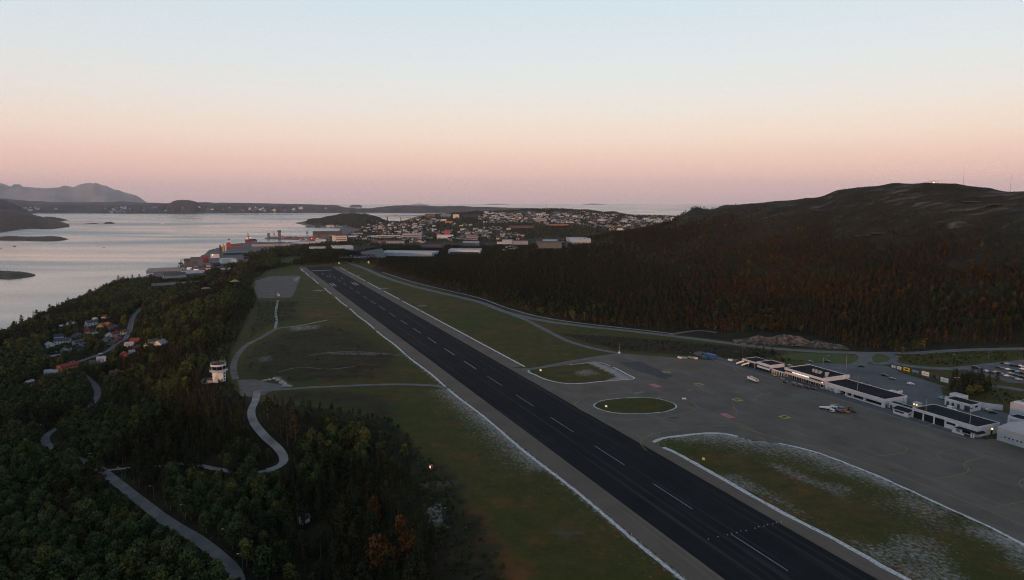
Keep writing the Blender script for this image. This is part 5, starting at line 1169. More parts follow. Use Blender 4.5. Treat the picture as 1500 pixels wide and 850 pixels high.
BL = [('warehouse', 593, 377.2, 80, 75, 11, W_BLUEG, R_LIGHT, 'huge pale warehouse with grey walls right of the runway end', 'warehouse', -16, None, False, None),
 ('shop_building', 548, 374.5, 32, 40, 9, W_GREY, R_LIGHT, 'grey shop hall with a white canopy joined to the left of the huge pale warehouse', 'building', -16, None, False, ((.2, .6),)),
 ('warehouse', 503, 365.5, 28, 60, 9, W_WHITE, R_LIGHT, 'low white warehouse left of the dark trees behind the runway end', 'warehouse', 8, None, False, None),
 ('warehouse', 465, 365.8, 22, 50, 6, W_WHITE, R_LIGHT, 'low white hall with a pale roof in front of the harbour', 'warehouse', 0, None, False, None),
 ('warehouse', 500, 354, 16, 70, 24, W_CREAM, R_BROWN, 'tall cream harbour store with rust brown roof', 'warehouse', 12, None, False, ((.3, .4), (.6, .7))),
 ('shed', 480, 347.5, 40, 110, 13, mat('rusty_brown_wall', (.17, .10, .08), .8, (.12, .07, .055), .05), R_BROWN, 'long rust roofed harbour shed on the quay', 'shed', 0, None, True, None),
 ('warehouse', 519, 349, 16, 60, 9, W_WHITE, R_LIGHT, 'white harbour building right of the cream store', 'warehouse', 5, None, False, ((.3, .6),)),
 ('warehouse', 522, 344, 12, 60, 9, W_GREY, R_GREY, 'grey harbour building behind the white one', 'warehouse', 5, None, False, None),
 ('office_block', 569, 348.5, 34, 40, 12, W_WHITE, R_DARK, 'long white office row in the valley behind the runway end', 'office', 0, None, False, ((.45, .75),)),
 ('office_block', 603, 352, 27, 50, 24, W_GREY, R_LIGHT, 'grey office block with many window bands in the valley', 'office', -8, None, False, ((.2, .3), (.45, .55), (.7, .8))),
 ('row_houses', 555, 356, 21, 20, 8, mat('muted_red_wall', (.20, .10, .08)), R_BROWN, 'row of brick red houses above the huge warehouse', 'houses', 0, None, True, None),
 ('row_houses', 579, 357, 26, 30, 9, W_GREY, R_GREY, 'row of grey houses above the huge warehouse', 'houses', 0, None, True, None),
 ('warehouse', 633, 364.5, 33, 70, 14, W_NAVY, R_DARK, 'black flat warehouse with a white roof edge', 'warehouse', -5, None, False, None),
 ('warehouse', 652, 350, 24, 60, 14, W_WHITE, R_LIGHT, 'white hall below the bright red block', 'warehouse', 0, None, False, None),
 ('office_block', 655, 347.5, 8, 30, 28, P_RED, R_RED, 'bright red tall block in the valley', 'office', 0, None, False, None),
 ('shed', 642, 347, 6, 30, 14, P_RED, R_RED, 'small red block left of the bright red tall one', 'shed', 0, None, False, None),
 ('apartment_block', 658, 328.5, 12, 40, 16, mat('sun_painted_wall', (.42, .20, .13), .8, (.34, .16, .10), .05), R_BROWN, 'orange sunlit apartment block on the wooded town slope', 'apartments', 0, None, False, None),  # orange sunlight is painted into the wall colour
 ('apartment_block', 650, 326, 9, 40, 18, W_CREAM, R_LIGHT, 'cream apartment block left of the orange sunlit one', 'apartments', 0, None, False, None),
 ('apartment_block', 668, 320, 9, 50, 24, W_CREAM, R_ORANGE, 'tall cream apartment block at the top of the town slope', 'apartments', 0, None, False, None),
 ('apartment_block', 653, 319, 15, 50, 20, W_GREY, R_GREY, 'wide grey apartment block left of the tall cream one', 'apartments', 0, None, False, ((.3, .4), (.6, .7))),
 ('row_houses', 630, 318.5, 15, 40, 16, mat('muted_red_wall', (.20, .10, .08), .8, (.15, .075, .06), .05), R_RED, 'row of red houses near the bridge', 'houses', 0, None, True, None),
 ('warehouse', 680, 373, 46, 60, 12, W_WHITE, R_LIGHT, 'long white warehouse with a dark window band left of the dark hill', 'warehouse', -6, None, False, ((.3, .55),)),
 ('office_block', 691, 352.5, 17, 40, 20, W_GREY, R_GREY, 'grey office with pale roof in the valley right of the red block', 'office', 0, None, False, ((.3, .45), (.65, .8))),
 ('warehouse', 690, 361, 24, 60, 13, W_DGREY, R_LIGHT, 'dark hall with a white roof edge above the long white warehouse', 'warehouse', 0, None, False, None),
 ('warehouse', 709, 359.5, 14, 50, 10, W_NAVY, R_DARK, 'small black hall right of the white edged one', 'warehouse', 0, None, False, None),
 ('warehouse', 732, 357.5, 8, 30, 6, W_WHITE, R_LIGHT, 'small white hall in the valley', 'warehouse', 0, None, False, None),
 ('warehouse', 743, 358, 15, 60, 13, W_BLUEG, R_LIGHT, 'blue grey hall left of the grey valley warehouses', 'warehouse', 0, None, False, None),
 ('warehouse', 763, 360, 21, 60, 15, W_GREY, R_GREY, 'grey valley warehouse right of the blue grey hall', 'warehouse', 4, None, False, None),
 ('warehouse', 806, 359, 22, 60, 14, W_GREY, R_LIGHT, 'grey warehouse with pale roof in the middle of the valley row', 'warehouse', 0, None, False, None),
 ('warehouse', 828, 357, 10, 50, 10, W_WHITE, R_LIGHT, 'short white warehouse in the valley row', 'warehouse', 0, None, False, None),
 ('warehouse', 850, 357.5, 31, 60, 10, W_BLUEG, R_LIGHT, 'long pale warehouse at the right end of the valley row', 'warehouse', 8, None, False, None),
 ('warehouse', 806, 366, 34, 50, 14, W_DGREY, R_GREY, 'dark grey warehouse in front of the valley row next to the hill', 'warehouse', 6, None, False, None),
 ('warehouse', 825, 363, 14, 40, 10, W_NAVY, R_NAVY, 'navy warehouse close to the hill slope', 'warehouse', 6, None, False, None),
 ('apartment_block', 816, 331, 33, 40, 7, mat('sun_painted_wall', (.42, .20, .13)), R_BROWN, 'very long coral red sunlit building in the middle of the town', 'building', 0, None, False, None),  # same wall colour with the low sunlight painted in
 ('apartment_block', 764, 334.5, 36, 40, 7, mat('muted_red_wall', (.20, .10, .08)), R_BROWN, 'long brick red block left of the coral red building', 'building', 0, None, True, None),
 ('apartment_block', 793, 326, 15, 50, 22, W_GREY, R_GREY, 'tall grey block in the middle of the town', 'apartments', 0, None, False, ((.3, .4), (.6, .7))),
 ('apartment_block', 776, 323, 5, 30, 36, W_NAVY, R_NAVY, 'dark slim tower block in the town', 'apartments', 0, None, False, None),
 ('apartment_block', 908, 338.5, 8, 40, 12, W_CREAM, R_LIGHT, 'cream building at the right end of the town beside the hill', 'building', 0, None, False, None),
 ('apartment_block', 751, 321.5, 12, 40, 8, W_CREAM, R_BROWN, 'long pinkish building at the left of the town centre', 'building', 0, None, True, None),
]
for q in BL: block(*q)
HB = [('shed', 277, 388.5, 9, 45, 11, W_DGREY, R_BROWN, 'dark shed with hipped brown roof at the root of the jetty', 'shed', 5, True), ('silo_block', 289, 391, 15, 40, 24, W_DGREY, R_GREY, 'tall dark grey silo block beside the fjord', 'silo', 0, False),
 ('shed', 301, 384, 8, 20, 16, P_RED, R_RED, 'red steel block right of the tall dark silo', 'shed', 5, False), ('shed', 315, 378, 11, 40, 13, W_WHITE, R_NAVY, 'white harbour hall with a lamp beside the red steel block', 'hall', 0, False),
 ('warehouse', 337, 386, 17, 50, 12, W_WHITE, R_LIGHT, 'white walled store against the wooded bank', 'warehouse', 12, False), ('warehouse', 331, 400, 13, 45, 13, W_WHITE, R_GREY, 'white striped store right of the harbour yard', 'warehouse', 12, False), ('warehouse', 318, 393, 9, 40, 15, W_NAVY, R_NAVY, 'dark blue store left of the white striped one', 'warehouse', 10, False),
 ('warehouse', 345, 374, 30, 60, 8, W_NAVY, R_NAVY, 'long dark roofed hall behind the harbour yard', 'warehouse', 0, False), ('shed', 257, 409, 26, 40, 9, W_GREY, R_GREY, 'low grey sheds on the near end of the quay', 'shed', 3, True), ('shed', 282, 405.5, 26, 40, 8, W_DGREY, R_LIGHT, 'low shed with pale roof in the harbour yard', 'shed', 3, True),
 ('shed', 261, 420, 62, 26, 10, W_GREY, R_BROWN, 'long open sided shed with pinkish roof edge in front of the harbour', 'shed', 4, False), ('shed', 270, 405, 6, 12, 5, P_RED, R_RED, 'small red box in the harbour yard', 'shed', 0, False), ('shed', 328, 421, 16, 18, 5, W_GREY, R_NAVY, 'low hut with slate blue roof among the trees', 'hut', -6, False),
 ('warehouse', 398, 361.5, 52, 70, 12, W_GREY, R_GREY, 'long low grey harbour hall', 'warehouse', 0, False), ('warehouse', 447, 359.5, 42, 70, 12, W_WHITE, R_LIGHT, 'long white harbour hall with a dark stripe', 'warehouse', 0, False), ('warehouse', 470, 356.5, 15, 60, 15, W_WHITE, R_LIGHT, 'white curved end hall beside the red boxes', 'warehouse', 0, False),
 ('shed', 459, 353, 8, 30, 14, P_RED, R_RED, 'red box building with white lamps on the quay', 'shed', 0, False), ('office_block', 487, 352, 9, 40, 22, W_NAVY, R_LIGHT, 'dark blue harbour office left of the cream store', 'office', 0, False)]
for nm, x, y, wp, dp, hm, wa, ro_, lb, ct_, dg, pit in HB:
    o = block(nm, x, y, wp, dp, hm, wa, ro_, lb, ct_, dg, None, pit, ((.35, .6),) if 'stripe' in lb else None, -59.5)
    if 'lamp' in lb:
        MB().box(-8, -5, -1.2, -.4, 9, 11).build('lamp', LAMP_WARM, o)
# harbour lamps as parts done; containers on the yard
CT = []
for i in range(70):
    x = rng.uniform(262, 328); y = rng.uniform(391, 410) - (x - 290) * .14
    pm = [P_RED, P_BLUE, W_GREY, R_BROWN, P_WHITE, METAL_D][i % 6]
    CT.append((x, y, pm, 'stacked freight container in the harbour yard beside the fjord', 'containers in the harbour yard', 12))
for i in range(26):
    x = rng.uniform(412, 434); CT.append((x, rng.uniform(347.6, 349.5), [P_RED, R_BROWN, P_RED, W_GREY][i % 4], 'small container on the long quay beyond the runway', 'containers on the quay', 14))
for i in range(24):
    x = rng.uniform(440, 478); CT.append((x, rng.uniform(350.5, 352.5), [P_RED, P_WHITE, R_ORANGE, W_GREY][i % 4], 'container stacked in front of the rust roofed sheds', 'containers by the sheds', 14))
for x, y, pm, lb, gp, L_ in CT:
    g_ = P(x, y, -59.5); b_ = MB(); b_.box(-L_ / 2, L_ / 2, -2, 2, 0, rng.choice([3, 3, 6]))
    o = b_.build('freight_container', pm); o.location = g_; o.rotation_euler.z = rng.uniform(-.4, .4); tag(o, lb, 'container', gp)
# quays
M_QUAY = mat('quay_concrete', (.13, .132, .14), .9, (.07, .072, .08), .03, thr=(.3, .7))
def slab(name, pts, z0, z1, m_, label, cat):
    b_ = MB(); pp = [P(x, y, z1)[:2] for x, y in pts]
    ar = sum(pp[i][0] * pp[(i + 1) % len(pp)][1] - pp[(i + 1) % len(pp)][0] * pp[i][1] for i in range(len(pp)))
    if ar < 0: pp = pp[::-1]
    b_.prism(pp, z0, z1); return tag(b_.build(name, m_), label, cat)
slab('jetty', ((214, 397), (218, 393), (262, 391.5), (268, 391), (267, 394.5), (240, 395.5)), -70, -57.5, CONC, 'long grey concrete jetty reaching out into the fjord', 'jetty')
slab('quay', ((388, 349), (395, 347), (430, 347.2), (480, 346), (492, 347), (480, 350), (430, 350.2)), -70, -58.5, M_QUAY, 'long dark quay with cranes in the harbour basin', 'quay')
slab('harbour_yard', ((238, 413), (268, 398.5), (274, 389), (296, 380), (312, 371), (335, 362), (372, 357), (380, 362), (345, 378), (338, 395), (320, 408), (290, 416)), -70, -60.2, M_QUAY, 'grey asphalt harbour yard along the fjord', 'yard')
def crane(x, y, h, jib, pm, label, deg):
    o = empty('harbour_crane', P(x, y, -58.5), R(deg), label, 'crane')
    q = MB(); [q.tube((sx, sy, 0), (sx * .5, sy * .5, h * .45), .9, .7, 6) for sx in (-5, 5) for sy in (-5, 5)]; q.box(-4, 4, -4, 4, h * .45, h * .62); q.build('tower', pm, o)
    q = MB(); q.tube((0, 0, h * .6), (jib, 0, h), .9, .5, 6); q.tube((0, 0, h * .6), (0, 0, h * .95), .7, .5, 6); q.tube((0, 0, h * .95), (jib, 0, h), .3, .3, 5); q.build('jib', pm, o)
crane(450, 349, 50, 18, mat('crane_green', (.16, .30, .22), .6), 'pale green crane with raised jib on the long quay', 70); crane(402, 348.5, 34, -14, P_ORANGE, 'orange crane near the left end of the long quay', 20); crane(265, 393, 24, 8, METAL_D, 'thin dark crane on the long jetty', 60)
for x, y, h, wd, lb in ((393.5, 349, 24, 9, 'dark slim tower at the left tip of the long quay'), (409.5, 349, 38, 12, 'dark grey tower right of the orange crane')):
    o = empty('quay_tower', P(x, y, -58.5), 0, lb, 'tower'); MB().box(-wd / 2, wd / 2, -4, 4, 0, h * .8).build('shaft', W_DGREY, o); MB().box(-wd * .65, wd * .65, -5, 5, h * .8 + .01, h).build('cabin', METAL_D, o)
for x, y, h, r_, m_, lb in ((323, 371, 26, 2.6, METAL_D, 'dark slim silo nearest to the white harbour hall'), (327.5, 369, 26, 2.4, W_YEL, 'ochre slim silo right of the dark one'), (331, 368.5, 20, 2.8, W_CREAM, 'cream short silo at the right of the silo group')):
    b_ = MB(); b_.lathe([(r_, 0), (r_, h), (r_ * .5, h + 3)], 14); o = b_.build('silo', m_); o.location = P(x, y, -59.5); tag(o, lb, 'silo')
def ship(x, y, L, deg, label, lit=False):
    o = empty('supply_ship', P(x, y, SEA), R(deg), label, 'ship')
    b_ = MB(); hull = [(-L / 2, -7), (L * .3, -7.5), (L / 2, 0), (L * .3, 7.5), (-L / 2, 7)]; b_.prism(hull, -1, 7); b_.prism([(x_ * 1.0 if x_ < L * .2 else x_ * 1.04, y_) for x_, y_ in hull[1:4]] + [(L * .12, 7.5), (L * .12, -7.5)], 7.01, 11); b_.build('hull', P_RED, o)
    b_ = MB(); b_.box(L * .12, L * .34, -6.5, 6.5, 11.01, 17); b_.box(L * .14, L * .32, -5.5, 5.5, 17, 23); b_.build('superstructure', P_WHITE if lit else P_RED, o)
    b_ = MB(); b_.box(L * .11, L * .345, -7.2, 7.2, 23.01, 26); b_.build('bridge_deck', P_ORANGE if lit else P_WHITE, o)
    b_ = MB(); b_.tube((L * .2, 0, 26), (L * .2, 0, 40), .8, .4, 6); b_.lathe([(4.5, 33), (5, 34), (3, 36)], 10, L * .2, 0); b_.build('mast', METAL_D, o)
    if lit:
        for k_ in (-5, 0, 5): MB().box(L * .105, L * .118, k_ - 1.6, k_ + 1.6, 18, 21).build('deck_lamp', LAMP_WARM, o)
    q = MB(); [q.box(-L * .45 + i * 11, -L * .45 + i * 11 + 7, -5, 5, 7.01, 11) for i in range(4)]; q.build('deck_cargo', R_BROWN, o)
ship(342, 363.5, 75, 200, 'red ship with a dark mushroom shaped mast lying at the quay'); ship(367, 354, 70, 250, 'red and white ship with bright deck lamps lying at the quay', True)
def boat(x, y, L, deg, label, pm=P_WHITE):
    o = empty('small_boat', P(x, y, SEA), R(deg), label, 'boat'); b_ = MB(); b_.prism([(-L / 2, -L * .14), (L * .2, -L * .15), (L / 2, 0), (L * .2, L * .15), (-L / 2, L * .14)], -.3, L * .1); b_.build('hull', pm, o); MB().box(-L * .25, L * .1, -L * .09, L * .09, L * .1 + .01, L * .24).build('wheelhouse', P_WHITE, o)
boat(238, 328, 26, 10, 'small white boat far out in the middle of the fjord'); boat(268, 395.5, 22, 60, 'white boat moored at the root of the jetty'); boat(152, 363, 9, 0, 'tiny dark boat in mid fjord', METAL_D); boat(2, 364, 9, 90, 'tiny dark boat at the left edge of the fjord', METAL_D)
rock('gravel_heap', G(301, 426), (14, 8, 6), 'pale rounded gravel heap among trees below the harbour', 'heap', 3, mat('pale_sand', (.36, .30, .24), .95, (.28, .23, .18), .5)); rock('gravel_heap', G(344, 416), (9, 6, 7), 'small ochre gravel heap beside the slate roofed hut', 'heap', 5, mat('ochre_sand', (.34, .29, .18), .95, (.26, .22, .13), .5))
# parked cars at the shop hall
for i in range(22):
    x = 514 + (i % 11) * 3.2 + rng.uniform(-.6, .6); y = 375.5 + (i // 11) * 2.4 + (i % 11) * .12
    key = [P_WHITE, P_GREY, P_BLACK, P_SILV, P_NAVY][i % 5]; g_ = G(x, y)
    b_ = MB(); b_.box(-2.2, 2.2, -.9, .9, .3, .9); b_.add([(-1.5, -.8, .9), (1.1, -.8, .9), (1.1, .8, .9), (-1.5, .8, .9), (-1.1, -.7, 1.5), (.5, -.7, 1.5), (.5, .7, 1.5), (-1.1, .7, 1.5)], [(4, 5, 6, 7), (0, 1, 5, 4), (1, 2, 6, 5), (2, 3, 7, 6), (3, 0, 4, 7)])
    o = b_.build('parked_car', key); o.location = (g_[0], g_[1], g_[2] + .3); o.rotation_euler.z = R(60); tag(o, 'car parked in front of the grey shop hall beyond the runway end', 'car', 'cars parked at the shop hall')
sheet('shop_car_park', [G(*q)[:2] for q in ((508, 379), (512, 374), (560, 374.5), (566, 380), (545, 381.5))], max(G(*q)[2] for q in ((508, 379), (512, 374), (560, 374.5), (566, 380), (545, 381.5))) + .25, M_LOT, label='asphalt car park of the grey shop hall', cat='car park')

# houses of the town: single small meshes, many copies
def town_house(L, W, h, rh, wall, roofm, gable=True):
    b_ = MB(); b_.box(-L / 2, L / 2, -W / 2, W / 2, -4, h, 0)
    b_.add([(-L / 2, -W / 2, h), (-L / 2, W / 2, h), (-L / 2, 0, h + rh), (L / 2, -W / 2, h), (L / 2, W / 2, h), (L / 2, 0, h + rh)], [(0, 2, 1), (3, 4, 5)], 0)
    b_.gable(-L / 2, L / 2, -W / 2, W / 2, h + .01, rh, .4, 1)
    for s_ in (-1, 1):
        for i in range(3): b_.box(-L / 2 + (i + .25) * L / 3, -L / 2 + (i + .7) * L / 3, *(sorted((s_ * W / 2 + s_ * .02, s_ * W / 2 + s_ * .08))), h * .45, h * .75, 2)
    return b_.mesh('town_house', [wall, roofm, GLASS])
TM = {'white': town_house(14, 10, 7, 4, W_WHITE, R_DARK), 'cream': town_house(15, 10, 7, 4, W_CREAM, R_BROWN), 'grey': town_house(14, 10, 6, 3.5, W_GREY, R_GREY), 'red': town_house(13, 9, 6, 4, W_RED, R_RED), 'pale': town_house(22, 12, 9, 3, W_WHITE, R_LIGHT), 'dark': town_house(13, 10, 6, 3.5, W_DGREY, R_DARK)}
CL = [(((536, 331), (560, 327), (590, 328), (612, 332), (618, 343), (560, 345), (530, 341)), 62, 'on the slope between the knoll and the grey office block', 'houses on the slope below the bridge', 1.0),
      (((600, 326), (612, 319), (640, 318), (645, 322), (625, 329)), 26, 'on the slope right of the bridge', 'houses right of the bridge', 1.1),
      (((690, 338), (725, 336), (745, 341), (735, 349), (700, 347)), 20, 'on the wooded slope above the valley warehouses', 'houses in the wooded valley', 1.0),
      (((700, 322), (708, 312), (745, 312), (760, 318), (735, 326)), 34, 'at the left end of the far town ridge', 'houses at the left of the town ridge', 1.4),
      (((745, 326), (760, 315), (850, 313), (890, 314), (890, 322), (800, 328)), 70, 'in the middle of the far town ridge', 'houses in the middle of the town ridge', 1.5),
      (((850, 332), (880, 324), (930, 316), (990, 322), (950, 332), (900, 338)), 60, 'at the right end of the far town ridge', 'houses at the right of the town ridge', 1.5),
      (((450, 333.5), (470, 333.8), (500, 333), (512, 332), (505, 331), (470, 332.5)), 14, 'along the waterfront below the wooded knoll', 'houses along the waterfront', 1.4),
      (((742, 357), (760, 362), (758, 370), (740, 371)), 8, 'between the valley warehouses and the hill', 'houses beside the valley warehouses', 1.0)]
def in_poly(x, y, poly): return bool(sdist(np.array([x]), np.array([y]), poly)[0] < 0)
cols = ['white', 'cream', 'grey', 'white', 'pale', 'dark', 'dark', 'white', 'cream', 'grey', 'dark', 'white', 'grey']
for poly, n, lb, gp, sc in CL:
    x0 = min(p[0] for p in poly); x1 = max(p[0] for p in poly); y0 = min(p[1] for p in poly); y1 = max(p[1] for p in poly); k = 0; tries = 0
    while k < n and tries < 4000:
        tries += 1
        x, y = rng.uniform(x0, x1), rng.uniform(y0, y1)
        if not in_poly(x, y, poly): continue
        g_ = G(x, y)
        if g_[2] < -60.5 or g_[1] > 6500: continue
        c_ = cols[rng.integers(len(cols))]
        o = bpy.data.objects.new('town_house', TM[c_]); COL.objects.link(o); s_ = sc * rng.uniform(.7, 1.05)
        o.location = (g_[0], g_[1], g_[2]); o.rotation_euler.z = rng.uniform(-.7, .7) - math.atan2(g_[0], g_[1]); o.scale = (s_, s_, s_)
        tag(o, {'white': 'white walled', 'cream': 'cream walled', 'grey': 'grey', 'red': 'red', 'pale': 'long pale', 'dark': 'dark'}[c_] + ' house ' + lb, 'house', gp + ' (' + c_ + ')'); k += 1
# the rest of the town: an uncountable sprinkle of roofs
b_ = MB(); base = {k_: m_ for k_, m_ in TM.items()}
def bake(me, loc, rz, s_, off):
    c, n = math.cos(rz), math.sin(rz)
    vs = [(loc[0] + (v.co.x * c - v.co.y * n) * s_, loc[1] + (v.co.x * n + v.co.y * c) * s_, loc[2] + v.co.z * s_) for v in me.vertices]
    o = len(b_.v); b_.v += vs
    for p in me.polygons: b_.f.append(tuple(i + o for i in p.vertices)); b_.m.append(p.material_index + off)
allm = []; offs = {}
for k_, me in TM.items(): offs[k_] = len(allm); allm += list(me.materials)
POLY = ((700, 326), (706, 313), (740, 312.5), (800, 312), (850, 311), (900, 314), (960, 318), (995, 320), (985, 326), (940, 334), (905, 339), (880, 336), (860, 332), (835, 327), (760, 328))
TOWN_XY = []
k = 0
while k < 1000:
    x, y = rng.uniform(700, 995), rng.uniform(311, 339)
    if not in_poly(x, y, POLY): continue
    if float(vnoise(np.array([x / 14]), np.array([y / 4]), 6)[0]) < .40: continue
    g_ = G(x, y)
    if g_[2] < -58 or g_[1] > 6500: continue
    c_ = cols[rng.integers(len(cols))]; bake(TM[c_], g_, rng.uniform(-.8, .8), rng.uniform(.6, 1.1), offs[c_]); k += 1
POLY2 = ((520, 340), (530, 330), (560, 327), (600, 328), (640, 322), (690, 330), (745, 336), (770, 345), (760, 352), (700, 350), (640, 356), (560, 357), (520, 350))
k = 0
while k < 420:
    x, y = rng.uniform(520, 770), rng.uniform(322, 357)
    if not in_poly(x, y, POLY2) or float(vnoise(np.array([x / 18]), np.array([y / 5]), 8)[0]) < .42: continue
    g_ = G(x, y)
    if g_[2] < -58: continue
    c_ = cols[rng.integers(len(cols))]; bake(TM[c_], g_, rng.uniform(-.8, .8), rng.uniform(.65, 1.1), offs[c_]); TOWN_XY.append((g_[0], g_[1], g_[2] + 2)); k += 1
FSH = [((5, 298), (60, 311)), ((150, 303), (205, 311)), ((240, 302), (300, 311)), ((350, 306), (400, 312)), ((410, 302), (430, 309))]
o = b_.build('distant_houses', allm); tag(o, 'dense scatter of tiny pale houses over the far town ridge and valley', 'town', None, 'stuff')
m_ = mast('radio_mast', G(800, 308.5), 62, 'thin dark radio mast on the far town ridge', r=1.6)

# bridge over the sound
p0, p1 = Q(553, 318.2, 5500), Q(600, 318.5, 5300)
ax = Vector(p1) - Vector(p0); Lb = ax.length
br = empty('road_bridge', p0, math.atan2(ax.y, ax.x), 'slim road bridge, coloured reddish as if sunlit, on tall piers across the sound', 'bridge')
q = MB(); nb = 12
for i in range(nb):
    f0, f1 = i / nb, (i + 1) / nb; z0_, z1_ = 9 * math.sin(math.pi * f0), 9 * math.sin(math.pi * f1)
    x0_, x1_ = Lb * f0, Lb * f1
    q.add([(x0_, -5, z0_ - 3.2), (x1_, -5, z1_ - 3.2), (x1_, 5, z1_ - 3.2), (x0_, 5, z0_ - 3.2), (x0_, -5, z0_), (x1_, -5, z1_), (x1_, 5, z1_), (x0_, 5, z0_)], [(3, 2, 1, 0), (4, 5, 6, 7), (0, 1, 5, 4), (2, 3, 7, 6)])
q.build('deck', mat('sun_painted_concrete', (.42, .26, .20), .8), br)  # reddish low sunlight is put into the concrete colour
for f in (.31, .73): MB().box(Lb * f - 3, Lb * f + 3, -4, 4, SEA - p0[2] - 3, 9 * math.sin(math.pi * f) - 3.21).build('pier', mat('sun_painted_concrete', (.42, .26, .20)), br)

# ------------------------------------------------------------------ pylons and hill masts
def pylon(loc, h, label, deg=0, wood=True):
    o = empty('power_pylon', loc, R(deg), label, 'pylon')
    q = MB(); [q.tube((sx, 0, -.5), (sx, 0, h), .22, .16, 6) for sx in (-2.2, 2.2)]; q.build('post', METAL_D, o)
    q = MB(); q.tube((-4.4, 0, h - .4), (4.4, 0, h - .4), .16, n=6); q.tube((-2.2, 0, h * .55), (2.2, 0, h - .6), .1, n=5); q.tube((2.2, 0, h * .55), (-2.2, 0, h - .6), .1, n=5); q.build('crossarm', METAL_D, o)
    return o
for x, y, h, lb in ((66, 476, 15, 'H shaped power pylon against the fjord above the village'), (151, 432, 17, 'power pylon at the left of the two rising from the woods against the fjord'), (182, 424, 20, 'power pylon rising from the wood edge left of the harbour sheds'), (231, 421, 22, 'tall thin power pylon in front of the long open shed'), (207, 423, 12, 'short power pylon between the two beside the harbour')):
    pylon(G(x, y), h, lb, 10)
for x, y, h, lb in ((988, 390, 14, 'pale power pylon standing highest on the left hill shoulder'), (1010, 403, 12, 'power pylon below the highest one on the hill shoulder'), (1034, 412, 11, 'power pylon among sun tinted trees on the hill'), (1105, 432, 12, 'power pylon lowest on the wooded hillside'), (833, 372, 12, 'power pylon left of all others on the hill'), (880, 385, 12, 'power pylon half way along the low hill shoulder'), (1047, 475, 13, 'power pylon low in the woods above the side road')):
    g_ = G(x, y); pylon((g_[0], g_[1], g_[2]), h, lb, 30)
for x, y, h, lb, Yd in ((1411, 269, 27, 'taller thin mast on the hill crest, left of the other', 1175), (1480, 276.5, 22, 'thin mast on the hill crest near the right edge', 1110)):
    g_ = Q(x, y, Yd); mast('radio_mast', (g_[0], g_[1], hz(g_[0], g_[1])), h + g_[2] - hz(g_[0], g_[1]), lb, r=.22)
g_ = Q(1367, 269.5, 1190); zz = max(hz(g_[0], g_[1]), g_[2] - .8)
o = empty('radar_station', (g_[0], g_[1], zz), R(-25), 'orange and white radar hut with a wide flat antenna on the hill crest', 'radar station')
MB().box(-2.6, 2.6, -2.2, 2.2, -2, 1.6).build('hut', P_ORANGE, o); q = MB(); q.box(-1.2, 1.8, -2.26, -2.21, .3, 1.3); q.build('lit_door', LAMP_WARM, o)
q = MB(); q.box(-8, 8, -3, 3, 3.2, 3.7); q.box(-14, 14, -.5, .5, 3.3, 3.5); [q.tube((sx, sy, 1.6), (sx, sy, 3.2), .15, n=6) for sx in (-2.2, 2.2) for sy in (-1.8, 1.8)]; q.build('antenna_platform', R_ORANGE, o)
# ------------------------------------------------------------------ sea, islands, far shores
def water():
    m = bpy.data.materials.new('fjord_water'); nt, N, L, b = nodes(m)
    b.inputs['Base Color'].default_value = (.05, .105, .14, 1); b.inputs['IOR'].default_value = 1.33; b.inputs['Specular IOR Level'].default_value = .5
    g = N.new('ShaderNodeNewGeometry')
    mp = N.new('ShaderNodeMapping'); mp.inputs['Rotation'].default_value = (0, 0, R(-14)); mp.inputs['Scale'].default_value = (.00042, .0013, 1); L.new(g.outputs['Position'], mp.inputs['Vector'])
    n1 = N.new('ShaderNodeTexNoise'); n1.inputs['Scale'].default_value = 1; n1.inputs['Detail'].default_value = 4; n1.inputs['Roughness'].default_value = .5; n1.inputs['Distortion'].default_value = .9; L.new(mp.outputs[0], n1.inputs['Vector'])
    r = N.new('ShaderNodeValToRGB'); r.color_ramp.elements[0].position = .38; r.color_ramp.elements[1].position = .62; L.new(n1.outputs['Fac'], r.inputs['Fac'])
    n2 = N.new('ShaderNodeTexNoise'); n2.inputs['Scale'].default_value = .35; n2.inputs['Detail'].default_value = 4; L.new(g.outputs['Position'], n2.inputs['Vector'])
    bp = N.new('ShaderNodeBump'); bp.inputs['Distance'].default_value = 1.0
    st = mathn(N, L, 'ADD', mathn(N, L, 'MULTIPLY', r.outputs['Color'], .20), .07)
    L.new(st, bp.inputs['Strength']); L.new(n2.outputs['Fac'], bp.inputs['Height']); L.new(bp.outputs[0], b.inputs['Normal'])
    L.new(mathn(N, L, 'ADD', mathn(N, L, 'MULTIPLY', r.outputs['Color'], .24), .08), b.inputs['Roughness'])
    return m
b_ = MB(); b_.add([(-43000, -2500, SEA), (43000, -2500, SEA), (43000, 43000, SEA), (-43000, 43000, SEA)], [(0, 1, 2, 3)])
tag(b_.build('sea', water()), 'calm fjord water with pale pink and blue grey streaks', 'sea', None, 'structure')
M_FAR = mat('far_wooded_land', (.052, .045, .042), .95, (.024, .023, .022), .004, detail=8)
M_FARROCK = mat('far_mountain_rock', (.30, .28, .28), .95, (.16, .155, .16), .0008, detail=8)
M_HEAD = mat('heathy_headland', (.085, .055, .040), .95, (.045, .032, .025), .02, detail=8)
